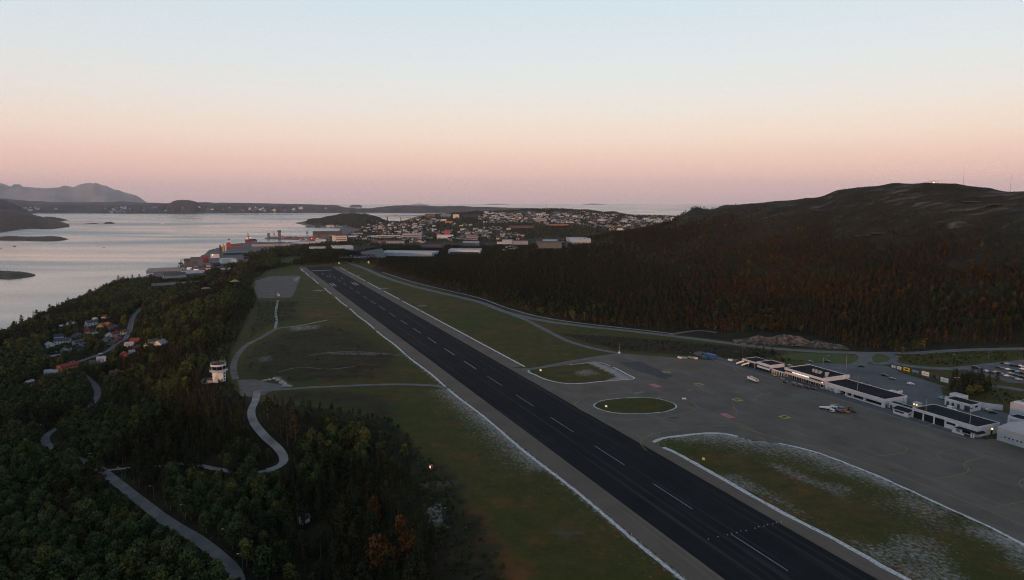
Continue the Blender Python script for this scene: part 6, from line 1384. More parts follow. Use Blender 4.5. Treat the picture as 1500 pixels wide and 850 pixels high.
def land(name, prof, Y, depth, label, m_, base=SEA, rough=.12, nx=160, ny=26, seed=0, front=.35, skew=.5, jit=0.0, kind='structure', cat='land'):
    """a ridge of real depth: prof = (photo x, photo y of the crest); Y = distance of its crest; it slopes to the water before and behind"""
    xs = np.array([p[0] for p in prof], float); ys = np.array([p[1] for p in prof], float)
    gx = np.linspace(xs[0], xs[-1], nx); gy = np.interp(gx, xs, ys) + jit * (fbm(gx, gx * 0 + seed * 7.3, 26, 4, seed) - .1)
    vs = []
    crest = np.array([Q(a, c, Y)[2] for a, c in zip(gx, gy)])
    dk = np.clip((crest - base) / max(1.0, float((crest - base).max())), .04, 1) ** .7
    for j in range(ny):
        f = j / (ny - 1)
        if f < front: s_ = math.sin(f / front * math.pi / 2) ** 1.25
        else: s_ = math.cos((f - front) / (1 - front) * math.pi / 2) ** .9
        for i in range(nx):
            Xc = (gx[i] - 750) / 1000 * Y; yy = Y + (f - front) * depth * dk[i] * (1 + .25 * math.sin(i * .21 + seed)); k_ = yy / Y if base == SEA else 1
            X_ = Xc + (yy - Y) * (gx[int(nx * skew)] - 750) / 1000
            hgt = max(0, crest[i] - base) * s_
            nz = float(fbm(np.array([X_ / (Y * .01)]), np.array([yy / (Y * .01)]), 2.2, 4, seed)[0])
            edge = 0 if f < .02 or f > .98 else 1
            vs.append((X_, yy, base - 1.5 + hgt * (1 + rough * nz * (1 - .93 * (s_ > .95))) if edge else base - 4))
    fs = [(j * nx + i, j * nx + i + 1, (j + 1) * nx + i + 1, (j + 1) * nx + i) for j in range(ny - 1) for i in range(nx - 1)]
    bb = MB(); bb.add(vs, fs); o = bb.build(name, m_, smooth=True); return tag(o, label, cat, None, kind)
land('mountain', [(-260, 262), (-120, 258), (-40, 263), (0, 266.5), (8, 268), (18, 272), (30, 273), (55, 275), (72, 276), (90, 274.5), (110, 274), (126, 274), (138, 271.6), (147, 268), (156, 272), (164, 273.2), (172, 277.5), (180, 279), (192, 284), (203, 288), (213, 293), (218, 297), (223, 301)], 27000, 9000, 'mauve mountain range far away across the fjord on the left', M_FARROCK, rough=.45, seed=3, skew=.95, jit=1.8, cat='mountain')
land('far_shore_ridge', [(-200, 290), (-50, 288), (0, 290), (20, 292), (45, 294), (90, 296), (130, 296.5), (180, 296), (230, 297), (252, 297.5), (300, 297.3), (330, 297.3), (370, 298), (410, 298.5), (450, 299.5), (485, 301), (505, 303.5)], 14500, 3500, 'low wooded ridge behind the far shore', M_FAR, seed=5, rough=.22, jit=1.6)
land('far_shore', [(-200, 299), (0, 299), (50, 300), (100, 300.5), (140, 299.5), (180, 301), (230, 300.5), (250, 299.5), (257, 299.5), (264, 299), (284, 299), (291, 299.5), (298, 300), (330, 300), (380, 301), (430, 301.5), (470, 302.5), (500, 304.5), (530, 305.5), (560, 304), (580, 301.5), (598, 300.3), (615, 301.5), (640, 302.5), (680, 302), (720, 303), (760, 304.5), (790, 305.2), (830, 308)], 11500, 1900, 'far wooded shore across the fjord', M_FAR, seed=9, rough=.25, nx=420, jit=1.8)
for _i, (_x0, _x1, _y) in enumerate(((600, 632, 298.3), (705, 750, 298.5), (850, 890, 298.4))):
    land('low_skerry', [(_x0, _y + 1.6), (_x0 + 12, _y + .2), ((_x0 + _x1) / 2, _y), (_x1 - 14, _y + .3), (_x1, _y + 1.6)], 38000, 900, ('left', 'middle', 'right')[_i] + ' one of three long skerries on the sea horizon behind the town', M_FAR, seed=50 + _i, nx=40)
land('knoll', [(246, 301), (252, 298.5), (258, 294.6), (263, 293.3), (272, 292.8), (281, 293.2), (289, 294.8), (296, 298), (303, 301)], 11100, 900, 'steep dark dome shaped knoll on the far shore', M_FAR, seed=31, nx=60, rough=.1)
land('low_skerry', [(478, 301.5), (482, 300.2), (492, 300), (500, 301.2)], 21000, 800, 'low skerry far out at sea, left of the pair', M_FAR, seed=2, nx=30); land('low_skerry', [(514, 301.5), (519, 299.8), (528, 300), (532, 301.2)], 21000, 800, 'low skerry far out at sea, right of the pair', M_FAR, seed=4, nx=30)
land('headland', [(-260, 286), (-100, 288), (0, 291), (12, 292.5), (22, 296.5), (30, 300), (40, 306), (52, 311)], 8600, 1500, 'greyish hill behind the heathy headland at far left', M_FAR, seed=12, rough=.15, skew=.98)
land('headland', [(-260, 302), (-100, 303), (0, 306.5), (20, 307), (35, 310), (55, 315), (75, 319.5), (92, 324.5), (104, 328.5)], 5150, 1900, 'brown heathy headland sloping into the fjord at far left', M_HEAD, seed=14, rough=.12, front=.62, skew=.98)
land('headland_point', [(70, 317), (80, 317.5), (92, 319.5), (106, 323)], 6600, 300, 'low dark point just behind the heathy headland', M_HEAD, seed=15, nx=40)
ISL = [([(-120, 345), (0, 347.3), (10, 346.8), (20, 346.3), (40, 347.2), (60, 346.8), (80, 346.4), (92, 347.5), (101, 350)], 3300, 420, 'long low rocky islet near the left edge of the fjord', 21), ([(-150, 392), (0, 398.8), (10, 398), (25, 398), (38, 399.8), (48, 402)], 1680, 300, 'dark rocky point entering from the left edge of the fjord', 22),
       ([(126, 327.4), (134, 326.8), (140, 326.4), (147, 327.2)], 5620, 120, 'small flat islet left of the pair in mid fjord', 23), ([(154, 326.6), (159, 325), (166, 325.2), (171, 326.8)], 5650, 120, 'small humped islet right of the pair in mid fjord', 24),
       ([(18, 414.3), (22, 413.6), (26, 414.4)], 1527, 12, 'tiny skerry left of the three below the rocky point', 25), ([(27, 413.6), (31, 413), (38, 414)], 1532, 12, 'tiny skerry in the middle of the three below the rocky point', 26), ([(59, 413.2), (62, 412.6), (65, 413.2)], 1540, 10, 'tiny skerry right of the three below the rocky point', 27), ([(18, 360.4), (21, 359.8), (24, 360.4)], 2775, 16, 'tiny skerry below the long low islet', 28)]
M_SKER = mat('skerry_rock', (.075, .065, .055), .95, (.028, .027, .02), .06, detail=8)
for pr, Y_, dp, lb, sd in ISL: land('islet', pr, Y_, dp, lb, M_SKER, seed=sd, nx=70, rough=.5, front=.5, skew=.95, cat='islet')
# sprinkle of houses on the far shore
b_ = MB()
for i in range(110):
    k_ = rng.integers(5); x = [rng.uniform(30, 62), rng.normal(180, 14), rng.normal(270, 22), rng.normal(375, 18), rng.uniform(30, 480)][k_]
    y = rng.uniform(303.5, 310.5); Yd = 11500 - 1900 * .3 * rng.uniform(.75, 1.0)
    q_ = Q(x, y, Yd); s_ = rng.uniform(.8, 2.0); c_ = cols[rng.integers(len(cols))]
    bake(TM[c_], (q_[0], q_[1], q_[2] - 3), rng.uniform(-.6, .6), s_ * 1.6, offs[c_])
tag(b_.build('far_shore_houses', allm), 'tiny pale houses scattered along the far shore across the fjord', 'houses', None, 'stuff')

# ------------------------------------------------------------------ trees
LEAF_BIRCH = leaf_material('birch_leaves', [(0, (.022, .037, .017)), (.3, (.034, .052, .021)), (.55, (.048, .070, .027)), (.8, (.042, .052, .020)), (1, (.080, .086, .026))])
LEAF_PINE = leaf_material('pine_needles', [(0, (.014, .020, .011)), (.4, (.020, .025, .013)), (.7, (.026, .029, .014)), (1, (.036, .033, .016))])
LEAF_SPRUCE = leaf_material('spruce_needles', [(0, (.012, .020, .013)), (.5, (.017, .027, .015)), (1, (.024, .034, .017))])
LEAF_RUST_SUN_TINT = leaf_material('rust_and_sun_tint_foliage', [(0, (.030, .022, .012)), (.6, (.044, .030, .014)), (1, (.066, .040, .016))])  # brown of the bushes; on hill trees it paints in warm sunlight
LEAF_PAINTED_SUN = leaf_material('painted_sun_foliage', [(0, (.075, .036, .014)), (1, (.15, .062, .018))])  # orange low sunlight painted into the leaves of the near trees
BARK = mat('tree_bark', (.07, .055, .045), .9, (.04, .032, .027), 3); BARK_P = mat('pine_bark', (.11, .065, .042), .9, (.06, .04, .03), 3); BARK_B = mat('birch_bark', (.16, .15, .14), .9, (.06, .055, .05), 4)
class Leaves:
    def __init__(s, seed): s.r = np.random.default_rng(seed); s.v = []; s.t = []
    def blob(s, c, rad, n, size, flat=1.0, tone=1.0, droop=0.0):
        r = s.r
        d = r.normal(size=(n, 3)); d /= np.linalg.norm(d, axis=1, keepdims=True)
        p = np.array(c) + d * np.array(rad) * (r.random((n, 1)) ** .45)
        nn = d + r.normal(size=(n, 3)) * .7; nn[:, 2] += .35; nn /= np.linalg.norm(nn, axis=1, keepdims=True)
        u = np.cross(nn, r.normal(size=(n, 3))); u /= np.linalg.norm(u, axis=1, keepdims=True); w = np.cross(nn, u)
        sz = size * (0.6 + .8 * r.random((n, 1)))
        a = p + u * sz; b = p + w * sz * .6 * flat; c_ = p - u * sz; e = p - w * sz * .6 * flat
        c_[:, 2] -= droop; a[:, 2] -= droop * .3
        s.v.append(np.stack([a, b, c_, e], 1).reshape(-1, 3))
        s.t.append(np.repeat(tone * (.75 + .5 * r.random(n)), 4))
    def mesh(s, name, material, extra=None, extra_m=None):
        v = np.concatenate(s.v); t = np.concatenate(s.t); nq = len(v) // 4
        fs = np.arange(nq * 4).reshape(-1, 4)
        vs = v.tolist(); f = fs.tolist(); mi = [0] * nq; tt = t.tolist()
        if extra:
            o = len(vs); vs += extra.v; f += [[i + o for i in q] for q in extra.f]; mi += [1] * len(extra.f); tt += [1.0] * len(extra.v)
        me = bpy.data.meshes.new(name); me.from_pydata(vs, [], f); me.materials.append(material)
        if extra_m: me.materials.append(extra_m)
        me.polygons.foreach_set('material_index', mi)
        ca = me.color_attributes.new('tone', 'FLOAT_COLOR', 'POINT'); c = np.ones((len(vs), 4), np.float32); c[:, :3] = np.array(tt)[:, None]; ca.data.foreach_set('color', c.ravel()); me.update()
        return me
def tree_birch(seed, n=1.0, mat_=None):
    r = random.Random(seed); L = Leaves(seed); t = MB(); H = 9.0
    lean = (r.uniform(-.4, .4), r.uniform(-.4, .4)); t.tube((0, 0, -.8), (lean[0], lean[1], H * .55), .2, .12, 7, cap=False); t.tube((lean[0], lean[1], H * .55), (lean[0] * 1.5, lean[1] * 1.5, H * .92), .12, .03, 6, cap=False)
    k = 15
    for i in range(k):
        a = i * 2.4 + r.uniform(-.4, .4); f = (i + .5) / k; z = H * (.30 + .62 * f); rr = 2.35 * math.sin(math.pi * (.18 + .74 * f)) * r.uniform(.55, 1.0)
        c = (lean[0] + rr * math.cos(a) * .75, lean[1] + rr * math.sin(a) * .75, z)
        if i % 2 == 0: t.tube((lean[0] * .6, lean[1] * .6, z - 1.4), c, .07, .02, 5, cap=False)
        s_ = r.uniform(.85, 1.3); L.blob(c, (1.25 * s_, 1.25 * s_, .95 * s_), int(70 * n), .30 / math.sqrt(n), 1.0, r.uniform(.6, 1.45))
    L.blob((lean[0], lean[1], H * .93), (.8, .8, .9), int(50 * n), .28 / math.sqrt(n), 1, 1.15)
    return L, t, BARK_B, mat_ or LEAF_BIRCH
def tree_pine(seed, n=1.0, mat_=None):
    r = random.Random(seed); L = Leaves(seed); t = MB(); H = 11.0
    t.tube((0, 0, -.8), (r.uniform(-.2, .2), r.uniform(-.2, .2), H * .97), .2, .05, 7, cap=False)
    k = 17
    for i in range(k):
        f = (i + .5) / k; a = i * 2.4 + r.uniform(-.5, .5); z = H * (.36 + .6 * f); rr = 1.9 * (1 - f * .75) * r.uniform(.5, 1.1)
        c = (rr * math.cos(a), rr * math.sin(a), z)
        t.tube((0, 0, z - .2), c, .06, .02, 5, cap=False)
        s_ = r.uniform(.8, 1.2) * (1.05 - .35 * f); L.blob(c, (.95 * s_, .95 * s_, .5 * s_), int(48 * n), .30 / math.sqrt(n), .6, r.uniform(.7, 1.25))
    L.blob((0, 0, H * .97), (.45, .45, .7), int(30 * n), .25, .6, 1.2)
    return L, t, BARK_P, mat_ or LEAF_PINE
def tree_spruce(seed, n=1.0, mat_=None):
    r = random.Random(seed); L = Leaves(seed); t = MB(); H = 12.0
    t.tube((0, 0, -.8), (0, 0, H), .2, .03, 7, cap=False)
    k = 13
    for i in range(k):
        f = i / (k - 1); z = H * (.12 + .84 * f); rr = 2.1 * (1 - f) ** .85 + .2; m = max(3, int(8 * (1 - f * .6)))
        for j in range(m):
            a = j * 2 * math.pi / m + i * .7 + r.uniform(-.2, .2); q = rr * r.uniform(.75, 1.1)
            L.blob((q * .6 * math.cos(a), q * .6 * math.sin(a), z - q * .18), (.42 * q + .1, .42 * q + .1, .22), int(13 * n), .27 / math.sqrt(n), .55, r.uniform(.7, 1.25), .12)
    return L, t, BARK, mat_ or LEAF_SPRUCE
def bush(seed, n=1.0, mat_=None):
    r = random.Random(seed); L = Leaves(seed); t = MB()
    for i in range(6):
        a = i * 1.05 + r.uniform(-.3, .3); d = r.uniform(.3, 1.1); c = (d * math.cos(a), d * math.sin(a), r.uniform(.6, 1.5)); L.blob(c, (.8, .8, .6), int(26 * n), .27, 1, r.uniform(.75, 1.25)); t.tube((0, 0, -.3), c, .05, .02, 5, cap=False)
    return L, t, BARK, mat_ or LEAF_BIRCH
PROTO = bpy.data.collections.new('tree_prototypes')       # holds the meshes the forest masses repeat; not linked to the scene
KINDS = {'birch': (tree_birch, 5, LEAF_BIRCH), 'pine': (tree_pine, 4, LEAF_PINE), 'spruce': (tree_spruce, 3, LEAF_SPRUCE), 'rust': (tree_birch, 3, LEAF_RUST_SUN_TINT), 'amber': (tree_birch, 2, LEAF_PAINTED_SUN), 'bush': (bush, 3, LEAF_BIRCH), 'rust_bush': (bush, 2, LEAF_RUST_SUN_TINT)}  # rust and amber trees carry painted sunlight in their leaf colour
SINGLE = {}; STUFF = {}
for kn, (fn, nv, lm) in KINDS.items():
    SINGLE[kn] = []; col = bpy.data.collections.new('proto_' + kn); STUFF[kn] = (col, nv)
    for i in range(nv):
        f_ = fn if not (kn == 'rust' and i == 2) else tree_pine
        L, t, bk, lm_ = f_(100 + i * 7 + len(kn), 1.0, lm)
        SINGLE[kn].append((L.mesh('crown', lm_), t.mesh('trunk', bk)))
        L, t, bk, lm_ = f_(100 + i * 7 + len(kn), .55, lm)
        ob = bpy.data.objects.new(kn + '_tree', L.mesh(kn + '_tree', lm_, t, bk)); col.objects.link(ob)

# where trees grow -------------------------------------------------
def poly_world(pts): return [G(*q)[:2] if q[1] > 296 else Q(q[0], q[1], 1500)[:2] for q in pts]
ROADS_CLEAR = []
def rd(pts, w): ROADS_CLEAR.append(([G(*q)[:2] for q in pts], w))
rd(((353, 870), (347, 845), (338, 830), (322, 815), (290, 792), (250, 768), (215, 742), (180, 714), (150, 690)), 6.0)
rd(((150, 690), (120, 676), (90, 664)), 4); rd(((95, 662), (72, 652), (68, 644), (73, 634)), 7); rd(((73, 634), (95, 622), (118, 608)), 3.5); rd(((125, 602), (132, 596), (143, 580), (139, 565)), 8); rd(((139, 565), (120, 548)), 4)
rd(((108, 535), (100, 536), (125, 527), (148, 519), (163, 511), (172, 503), (181, 499), (188, 490), (191, 478), (195, 465), (203, 456), (207, 450)), 10.5)
rd(((377, 573), (374, 588), (368, 603), (372, 620), (388, 640), (405, 655), (415, 668), (414, 679), (402, 687), (388, 691)), 6.5)
rd(((180, 687), (150, 690)), 6)
rd(MAIN_PX[4:], 9.5); rd(((345, 556), (342, 540), (346, 524), (360, 507), (384, 494), (405, 482), (425, 479)), 5)
rd(((905, 520), (862, 510), (800, 485), (742, 458)), 6); rd(((975, 492), (1000, 487.5), (1025, 485.8), (1050, 489)), 6)
LOT_A = [p[:2] for p in lot]; VILW = [G(*q)[:2] for q in ((64, 505), (90, 487), (122, 470), (175, 474), (192, 490), (214, 500), (200, 522), (160, 512), (150, 535), (95, 545), (70, 520))]
LEFT_EDGE = [P(*q)[:2] for q in ((352, 578), (335, 550), (342, 520), (356, 490), (370, 470), (382, 440), (372, 430), (368, 420), (372, 409), (398, 395.5), (430, 388.5), (440, 386), (470, 383))]
HOUSE_XY = np.array([G(q[0], q[1])[:2] for q in VIL] + [G(446, 764)[:2]])
def scatter(spacing, xr, yr):
    nx, ny = int((xr[1] - xr[0]) / spacing), int((yr[1] - yr[0]) / spacing)
    gx, gy = np.meshgrid(np.arange(nx), np.arange(ny))
    X = xr[0] + (gx + rng.uniform(-.1, 1.1, gx.shape)) * spacing; Y = yr[0] + (gy + rng.uniform(-.1, 1.1, gx.shape)) * spacing
    return X.ravel(), Y.ravel()
def visible(X, Y, Z, mrg=60):
    dz = Z - CAM_H; d = Y * CP - dz * SP; d = np.where(d < 1, 1, d)
    sx = 750 + 1000 * X / d; sy = 425 - 1000 * (Y * SP + dz * CP) / d
    return (sx > -mrg) & (sx < 1500 + mrg) & (sy < 850 + mrg * 2.2), sx, sy
def clear_of(X, Y, Z=None):
    ok = np.ones(len(X), bool)
    for ln, w in ROADS_CLEAR: ok &= ldist(X, Y, ln) > w * .5 + 1.6
    for i_, (hx, hy) in enumerate(HOUSE_XY): ok &= ((X - hx) ** 2 + (Y - hy) ** 2) > (8.5 if i_ < len(VIL) else 3.2) ** 2
    ok &= ((X - tp[0]) ** 2 + (Y - tp[1]) ** 2) > 9 ** 2
    return ok
trees = []   # (kind, x, y, z, scale)
def put(kind, X, Y, Z, s0, s1):
    for x, y, z in zip(X, Y, Z): trees.append((kind, x, y, z, rng.uniform(s0, s1)))
# left woods
X, Y = scatter(4.7, (-1500, 260), (150, 2300)); Z = height(X, Y); vis, sx, sy = visible(X, Y, Z)
sdF = sdist(X, Y, FIELD)
scrub = sdist(X, Y, [P(*q)[:2] for q in ((600, 640), (628, 680), (665, 725), (705, 790), (740, 850), (780, 1000), (700, 1000), (660, 850), (640, 790), (610, 720))]) 
keep = vis & (sdF > 1.5) & (Z > SEA + 1.2) & (to_ab(X, Y)[1] < 10) & clear_of(X, Y)
keep &= ~((Z < -57) & (Y > 1500))
keep &= ~((Y > 1500) & (vnoise(X / 60, Y / 60, 2) < .35))
keep &= ~((Y > 1290) & (Y < 1500) & (to_ab(X, Y)[1] > -60))
keep &= ~((sdist(X, Y, VILW) < 0) & (rng.random(len(X)) < .5))
keep &= ~((scrub < 0) & (rng.random(len(X)) < .62))
keep &= ~((vnoise(X / 16, Y / 16, 31) < .17) & (rng.random(len(X)) < .8))
keep &= ~((sdist(X, Y, [G(*q)[:2] for q in ((380, 590), (400, 600), (560, 612), (600, 640), (560, 650), (470, 620), (400, 630))]) < 0) & (rng.random(len(X)) < .45))
X, Y, Z, sdF, scrub, sx, sy = (q[keep] for q in (X, Y, Z, sdF, scrub, sx, sy))
mixn = vnoise(X / 70, Y / 70, 9) + rng.uniform(-.22, .22, len(X)); rr = rng.random(len(X))
pinezone = np.clip(1 - np.hypot(X - P(315, 600, -8)[0], Y - P(315, 600, -8)[1]) / 75, 0, 1) * .6 + np.clip(1 - np.hypot(X - P(480, 640, -10)[0], Y - P(480, 640, -10)[1]) / 70, 0, 1) * .3
mixn = mixn + pinezone + np.clip((sx - 250) / 1500, 0, .12) + .0
sun_zone = (np.hypot((sx - 570) / 48, (sy - 800) / 50) < 1) & (rr < .22)
kind = np.where(sun_zone, 'amber', np.where(mixn > .64, np.where(rr < .72, 'pine', 'spruce'), 'birch'))
edge_small = np.clip((sdF - 1) / 28, .42, 1) * np.where(scrub < 0, .55, 1)
for k_, x, y, z, e_ in zip(kind, X, Y, Z, edge_small):
    s_ = rng.uniform(.74, 1.38) * e_ * (1.0 if k_ != 'spruce' else .95)
    if rng.random() < .08: s_ *= 1.45
    trees.append((str(k_), x, y, z, s_))
# wood on the hill
X, Y = scatter(5.2, (-420, 1450), (420, 2300)); Z = height(X, Y); vis, sx, sy = visible(X, Y, Z); a_, b_2 = to_ab(X, Y)
main_w = [G(*q)[:2] for q in MAIN_PX]; up = np.ones(len(X), bool)
HILLW = [P(*q)[:2] for q in ((535, 386), (560, 396), (605, 410), (645, 420), (700, 434.5), (742, 449), (800, 462), (850, 470), (920, 479), (980, 487), (1030, 483), (1068, 491), (1100, 488), (1170, 487), (1235, 501), (1258, 511), (1310, 510), (1400, 506), (1500, 502), (1800, 490))] + [(1600, 700), (1600, 2300), (-500, 2300), (-420, 1280)]
tline = 62 + 26 * (vnoise(X / 130, Y / 130, 14) - .5) * 2
dens = 1 - sstep(-50, 55, Z - tline)
dens = np.maximum(dens, .14 * (Z < 88))
dens = np.where((sx < 900) & (Z < 60), np.maximum(dens, .8), dens)
patchy = vnoise(X / 45, Y / 45, 17)
openheath = (Z > 22) & (patchy < .42)
keep = vis & (sdist(X, Y, HILLW) < 0) & (rng.random(len(X)) < dens * np.where(openheath, .35, 1)) & clear_of(X, Y) & (Y < 2200)
keep &= ~((vnoise(X / 16, Y / 16, 33) < .15) & (rng.random(len(X)) < .7))
X, Y, Z, sx, sy, dens = (q[keep] for q in (X, Y, Z, sx, sy, dens)); rr = rng.random(len(X))
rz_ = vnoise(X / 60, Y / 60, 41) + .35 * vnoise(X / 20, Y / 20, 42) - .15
sun_tint_p = np.clip((sx - 900) / 250, 0, 1) * np.clip((rz_ - .30) * 2.0, 0, .72)
mixn = vnoise(X / 80, Y / 80, 19) + rng.uniform(-.25, .25, len(X))
kind = np.where(rr < sun_tint_p, 'rust', np.where(mixn > .30, np.where(rng.random(len(X)) < .72, 'pine', 'spruce'), np.where(rng.random(len(X)) < np.where(sx > 1150, .55, .3), 'birch', 'pine')))
for k_, x, y, z, d_ in zip(kind, X, Y, Z, dens): trees.append((str(k_), x, y, z, rng.uniform(.6, 1.1) * (.5 + .5 * d_)))
# scrub on the heath above the treeline and along the verges
X, Y = scatter(5.0, (150, 1400), (600, 1700)); Z = height(X, Y); vis, sx, sy = visible(X, Y, Z)
keep = vis & (Z > 28) & (rng.random(len(X)) < .22 * (vnoise(X / 30, Y / 30, 51) > .5)) & (sdist(X, Y, HILLW) < 0); X, Y, Z = X[keep], Y[keep], Z[keep]
for x, y, z in zip(X, Y, Z): trees.append(('rust_bush' if rng.random() < .1 else 'bush', x, y, z, rng.uniform(.35, .8)))
def area_bushes(pts, spacing, prob, s0, s1, rust=.15, kinds=('bush', 'rust_bush')):
    w = [P(*q)[:2] for q in pts]; xs = [p[0] for p in w]; ys = [p[1] for p in w]
    X, Y = scatter(spacing, (min(xs), max(xs)), (min(ys), max(ys)))
    k = (sdist(X, Y, w) < 0) & (rng.random(len(X)) < prob) & clear_of(X, Y)
    Z = height(X, Y)
    for x, y, z in zip(X[k], Y[k], Z[k]): trees.append((kinds[1] if rng.random() < rust else kinds[0], x, y, z, rng.uniform(s0, s1)))
area_bushes(((820, 489), (900, 494), (1000, 501), (1100, 511), (1140, 516), (1100, 524), (1060, 524), (1000, 519), (905, 512), (850, 499)), 3.4, .5, .25, .8, .4)
area_bushes(((1100, 512), (1140, 515), (1145, 525), (1180, 530), (1140, 531), (1100, 522)), 3.0, .6, .35, .9, .3)
area_bushes(((352, 540), (375, 505), (430, 482), (500, 478), (570, 525), (550, 553), (470, 560), (430, 562), (420, 552), (350, 555)), 3.6, .16, .2, .6, .2)
area_bushes(((376, 442), (436, 442), (430, 465), (408, 470), (390, 480), (366, 497)), 3.6, .4, .3, .8, .1)
area_bushes(((610, 650), (650, 690), (690, 745), (740, 840), (760, 900), (700, 900), (640, 790), (612, 700)), 3.0, .6, .3, .95, .12)
area_bushes(((1310, 523), (1350, 519), (1400, 517), (1500, 514), (1560, 514), (1500, 525), (1440, 530), (1395, 536), (1340, 534)), 3.2, .55, .3, .8, .45)
area_bushes(((1436, 560), (1450, 560), (1480, 575), (1500, 585), (1500, 600), (1480, 592), (1440, 585)), 3.0, .5, .3, .8, .4)
area_bushes(((425, 388), (500, 381), (540, 378), (500, 376), (440, 378)), 8, .35, .5, 1.1, .25)
# dark clump right of the boards and by the roundabout
CLUMP = [(1393, 573), (1399, 568), (1404, 572), (1408, 562), (1412, 570), (1416, 560), (1420, 568), (1424, 558), (1426, 572), (1431, 564), (1436, 570), (1440, 560), (1405, 580), (1413, 578), (1420, 579), (1430, 578), (1438, 577), (1445, 572), (1448, 565), (1396, 556)]
for x, y in CLUMP:
    p = P(x, y, 0); trees.append(('spruce', p[0], p[1], 0, rng.uniform(.7, 1.05))); trees.append((('pine', 'birch')[int(rng.random() < .4)], p[0] + rng.uniform(-4, 4), p[1] + rng.uniform(-4, 4), 0, rng.uniform(.6, .95)))
for x, y in ((1305, 511), (1311, 514), (1317, 511), (1320, 516), (1326, 513), (1331, 516), (1338, 513), (1345, 515), (1352, 511), (1314, 519), (1322, 520), (1108, 518), (1118, 521), (1131, 520)):
    p = P(x, y, 0); trees.append(('pine' if rng.random() < .5 else 'birch', p[0], p[1], 0, rng.uniform(.7, 1.05) if x > 1200 else rng.uniform(.5, .75)))
# wooded slopes between and behind the town
X, Y = scatter(15, (-1900, 1500), (2250, 6300)); Z = height(X, Y); vis, sx, sy = visible(X, Y, Z)
keep = vis & (Z > -54) & (vnoise(X / 240, Y / 240, 61) + .25 * vnoise(X / 70, Y / 70, 62) > np.where((sx > 690) & (Y > 3500), .66, .50)); keep |= vis & (Z > -56) & (sx > 450) & (sx < 560) & (Y > 4700) & (sy < 327)
keep |= vis & (Y < 3500) & (Y > 2500) & (sx > 640) & (Z > -22) & (rng.random(len(X)) < .8)
X, Y, Z = X[keep], Y[keep], Z[keep]
for x, y, z in zip(X, Y, Z): trees.append((('birch', 'spruce', 'birch', 'pine')[rng.integers(4)], x, y, z, rng.uniform(.8, 1.35)))
X, Y = scatter(8, (-900, 300), (1450, 2300)); Z = height(X, Y); vis, sx, sy = visible(X, Y, Z)
keep = vis & (Z > -50) & (sx > 340) & (vnoise(X / 120, Y / 120, 71) > .40) & ~((sx > 505) & (sx < 660) & (sy > 360) & (sy < 384)) & (sdist(X, Y, HILLW) > 0)
X, Y, Z = X[keep], Y[keep], Z[keep]
for x, y, z in zip(X, Y, Z): trees.append((('birch', 'spruce', 'birch', 'pine')[rng.integers(4)], x, y, z, rng.uniform(.8, 1.3)))

# sight lines kept open: trees in front of the roads and buildings the photograph shows stay low
KEEPV = []
def keep_view(pts, w, d, tol=0.0):
    for p in pts: KEEPV.append((math.atan2(p[0], p[1]), math.hypot(p[0], p[1]), p[2] + tol, w, d))
def along(pts, step=5, gfun=G):
    ln = smooth_line([gfun(*q) for q in pts], step); z_ = height(np.array([p[0] for p in ln]), np.array([p[1] for p in ln]))
    return [(p[0], p[1], float(h)) for p, h in zip(ln, z_)]
keep_view(along(((347, 845), (338, 830), (322, 815), (290, 792), (250, 768), (215, 742), (180, 714), (150, 690), (178, 687))), 2.0, 30)
keep_view(along(((64, 655), (68, 648), (74, 637))), 4, 40); keep_view(along(((131, 599), (143, 580), (140, 566))), 4, 45)
keep_view(along(((100, 536), (125, 527), (148, 519), (163, 511), (172, 503), (181, 499), (188, 490), (191, 478), (195, 465), (203, 456))), 4, 60)
keep_view(along(((377, 573), (374, 588), (368, 603), (372, 620), (388, 640), (405, 655), (415, 668), (414, 679), (402, 687), (388, 691))), 3.5, 40)
keep_view(along(((304, 686), (316, 688))), 1.5, 25)
keep_view([(float(h[0]), float(h[1]), hz(h[0], h[1]) + 1.0) for h in HOUSE_XY[:len(VIL)]], 6.5, 60)
keep_view([(tp[0], tp[1], tz + 1.5)], 5, 40)
for o in list(COL.objects):
    if o.parent is None and o.get('category') in ('warehouse', 'building', 'shed', 'hall', 'hut', 'office', 'silo', 'houses', 'heap'):
        p = o.location; 
        for kx in (-.8, -.4, 0, .4, .8):
            hw = max([c.dimensions.x for c in o.children] + [10]) / 2
            c_, s_ = math.cos(o.rotation_euler.z), math.sin(o.rotation_euler.z)
            keep_view([(p.x + c_ * hw * kx, p.y + s_ * hw * kx, p.z + 3.5)], max(8, hw * .25), 260)
keep_view([(o.location.x, o.location.y, o.location.z + 1.5) for o in COL.objects if o.name.startswith('town_house')] + TOWN_XY[::2], 8, 130)
keep_view(along(((508, 378), (530, 378), (555, 378.5), (566, 380))), 14, 120)
_ta = np.array([(t[1], t[2], t[3], t[4]) for t in trees]); _taz = np.arctan2(_ta[:, 0], _ta[:, 1]); _tr = np.hypot(_ta[:, 0], _ta[:, 1]); _hh = np.array([{'birch': 9.6, 'pine': 11.4, 'spruce': 12.2, 'rust': 9.6, 'amber': 9.6, 'bush': 2.2, 'rust_bush': 2.2}[t[0]] for t in trees])
_lim = np.full(len(trees), 99.0)
for az, r_, z_, w_, d_ in KEEPV:
    lat = np.abs(_taz - az) * _tr; df = r_ - _tr
    m_ = (lat < w_ + 1.5) & (df > -2) & (df < d_)
    zl = CAM_H + (z_ - CAM_H) * _tr[m_] / r_
    _lim[m_] = np.minimum(_lim[m_], zl - _ta[m_, 2] + .3)
_new = []
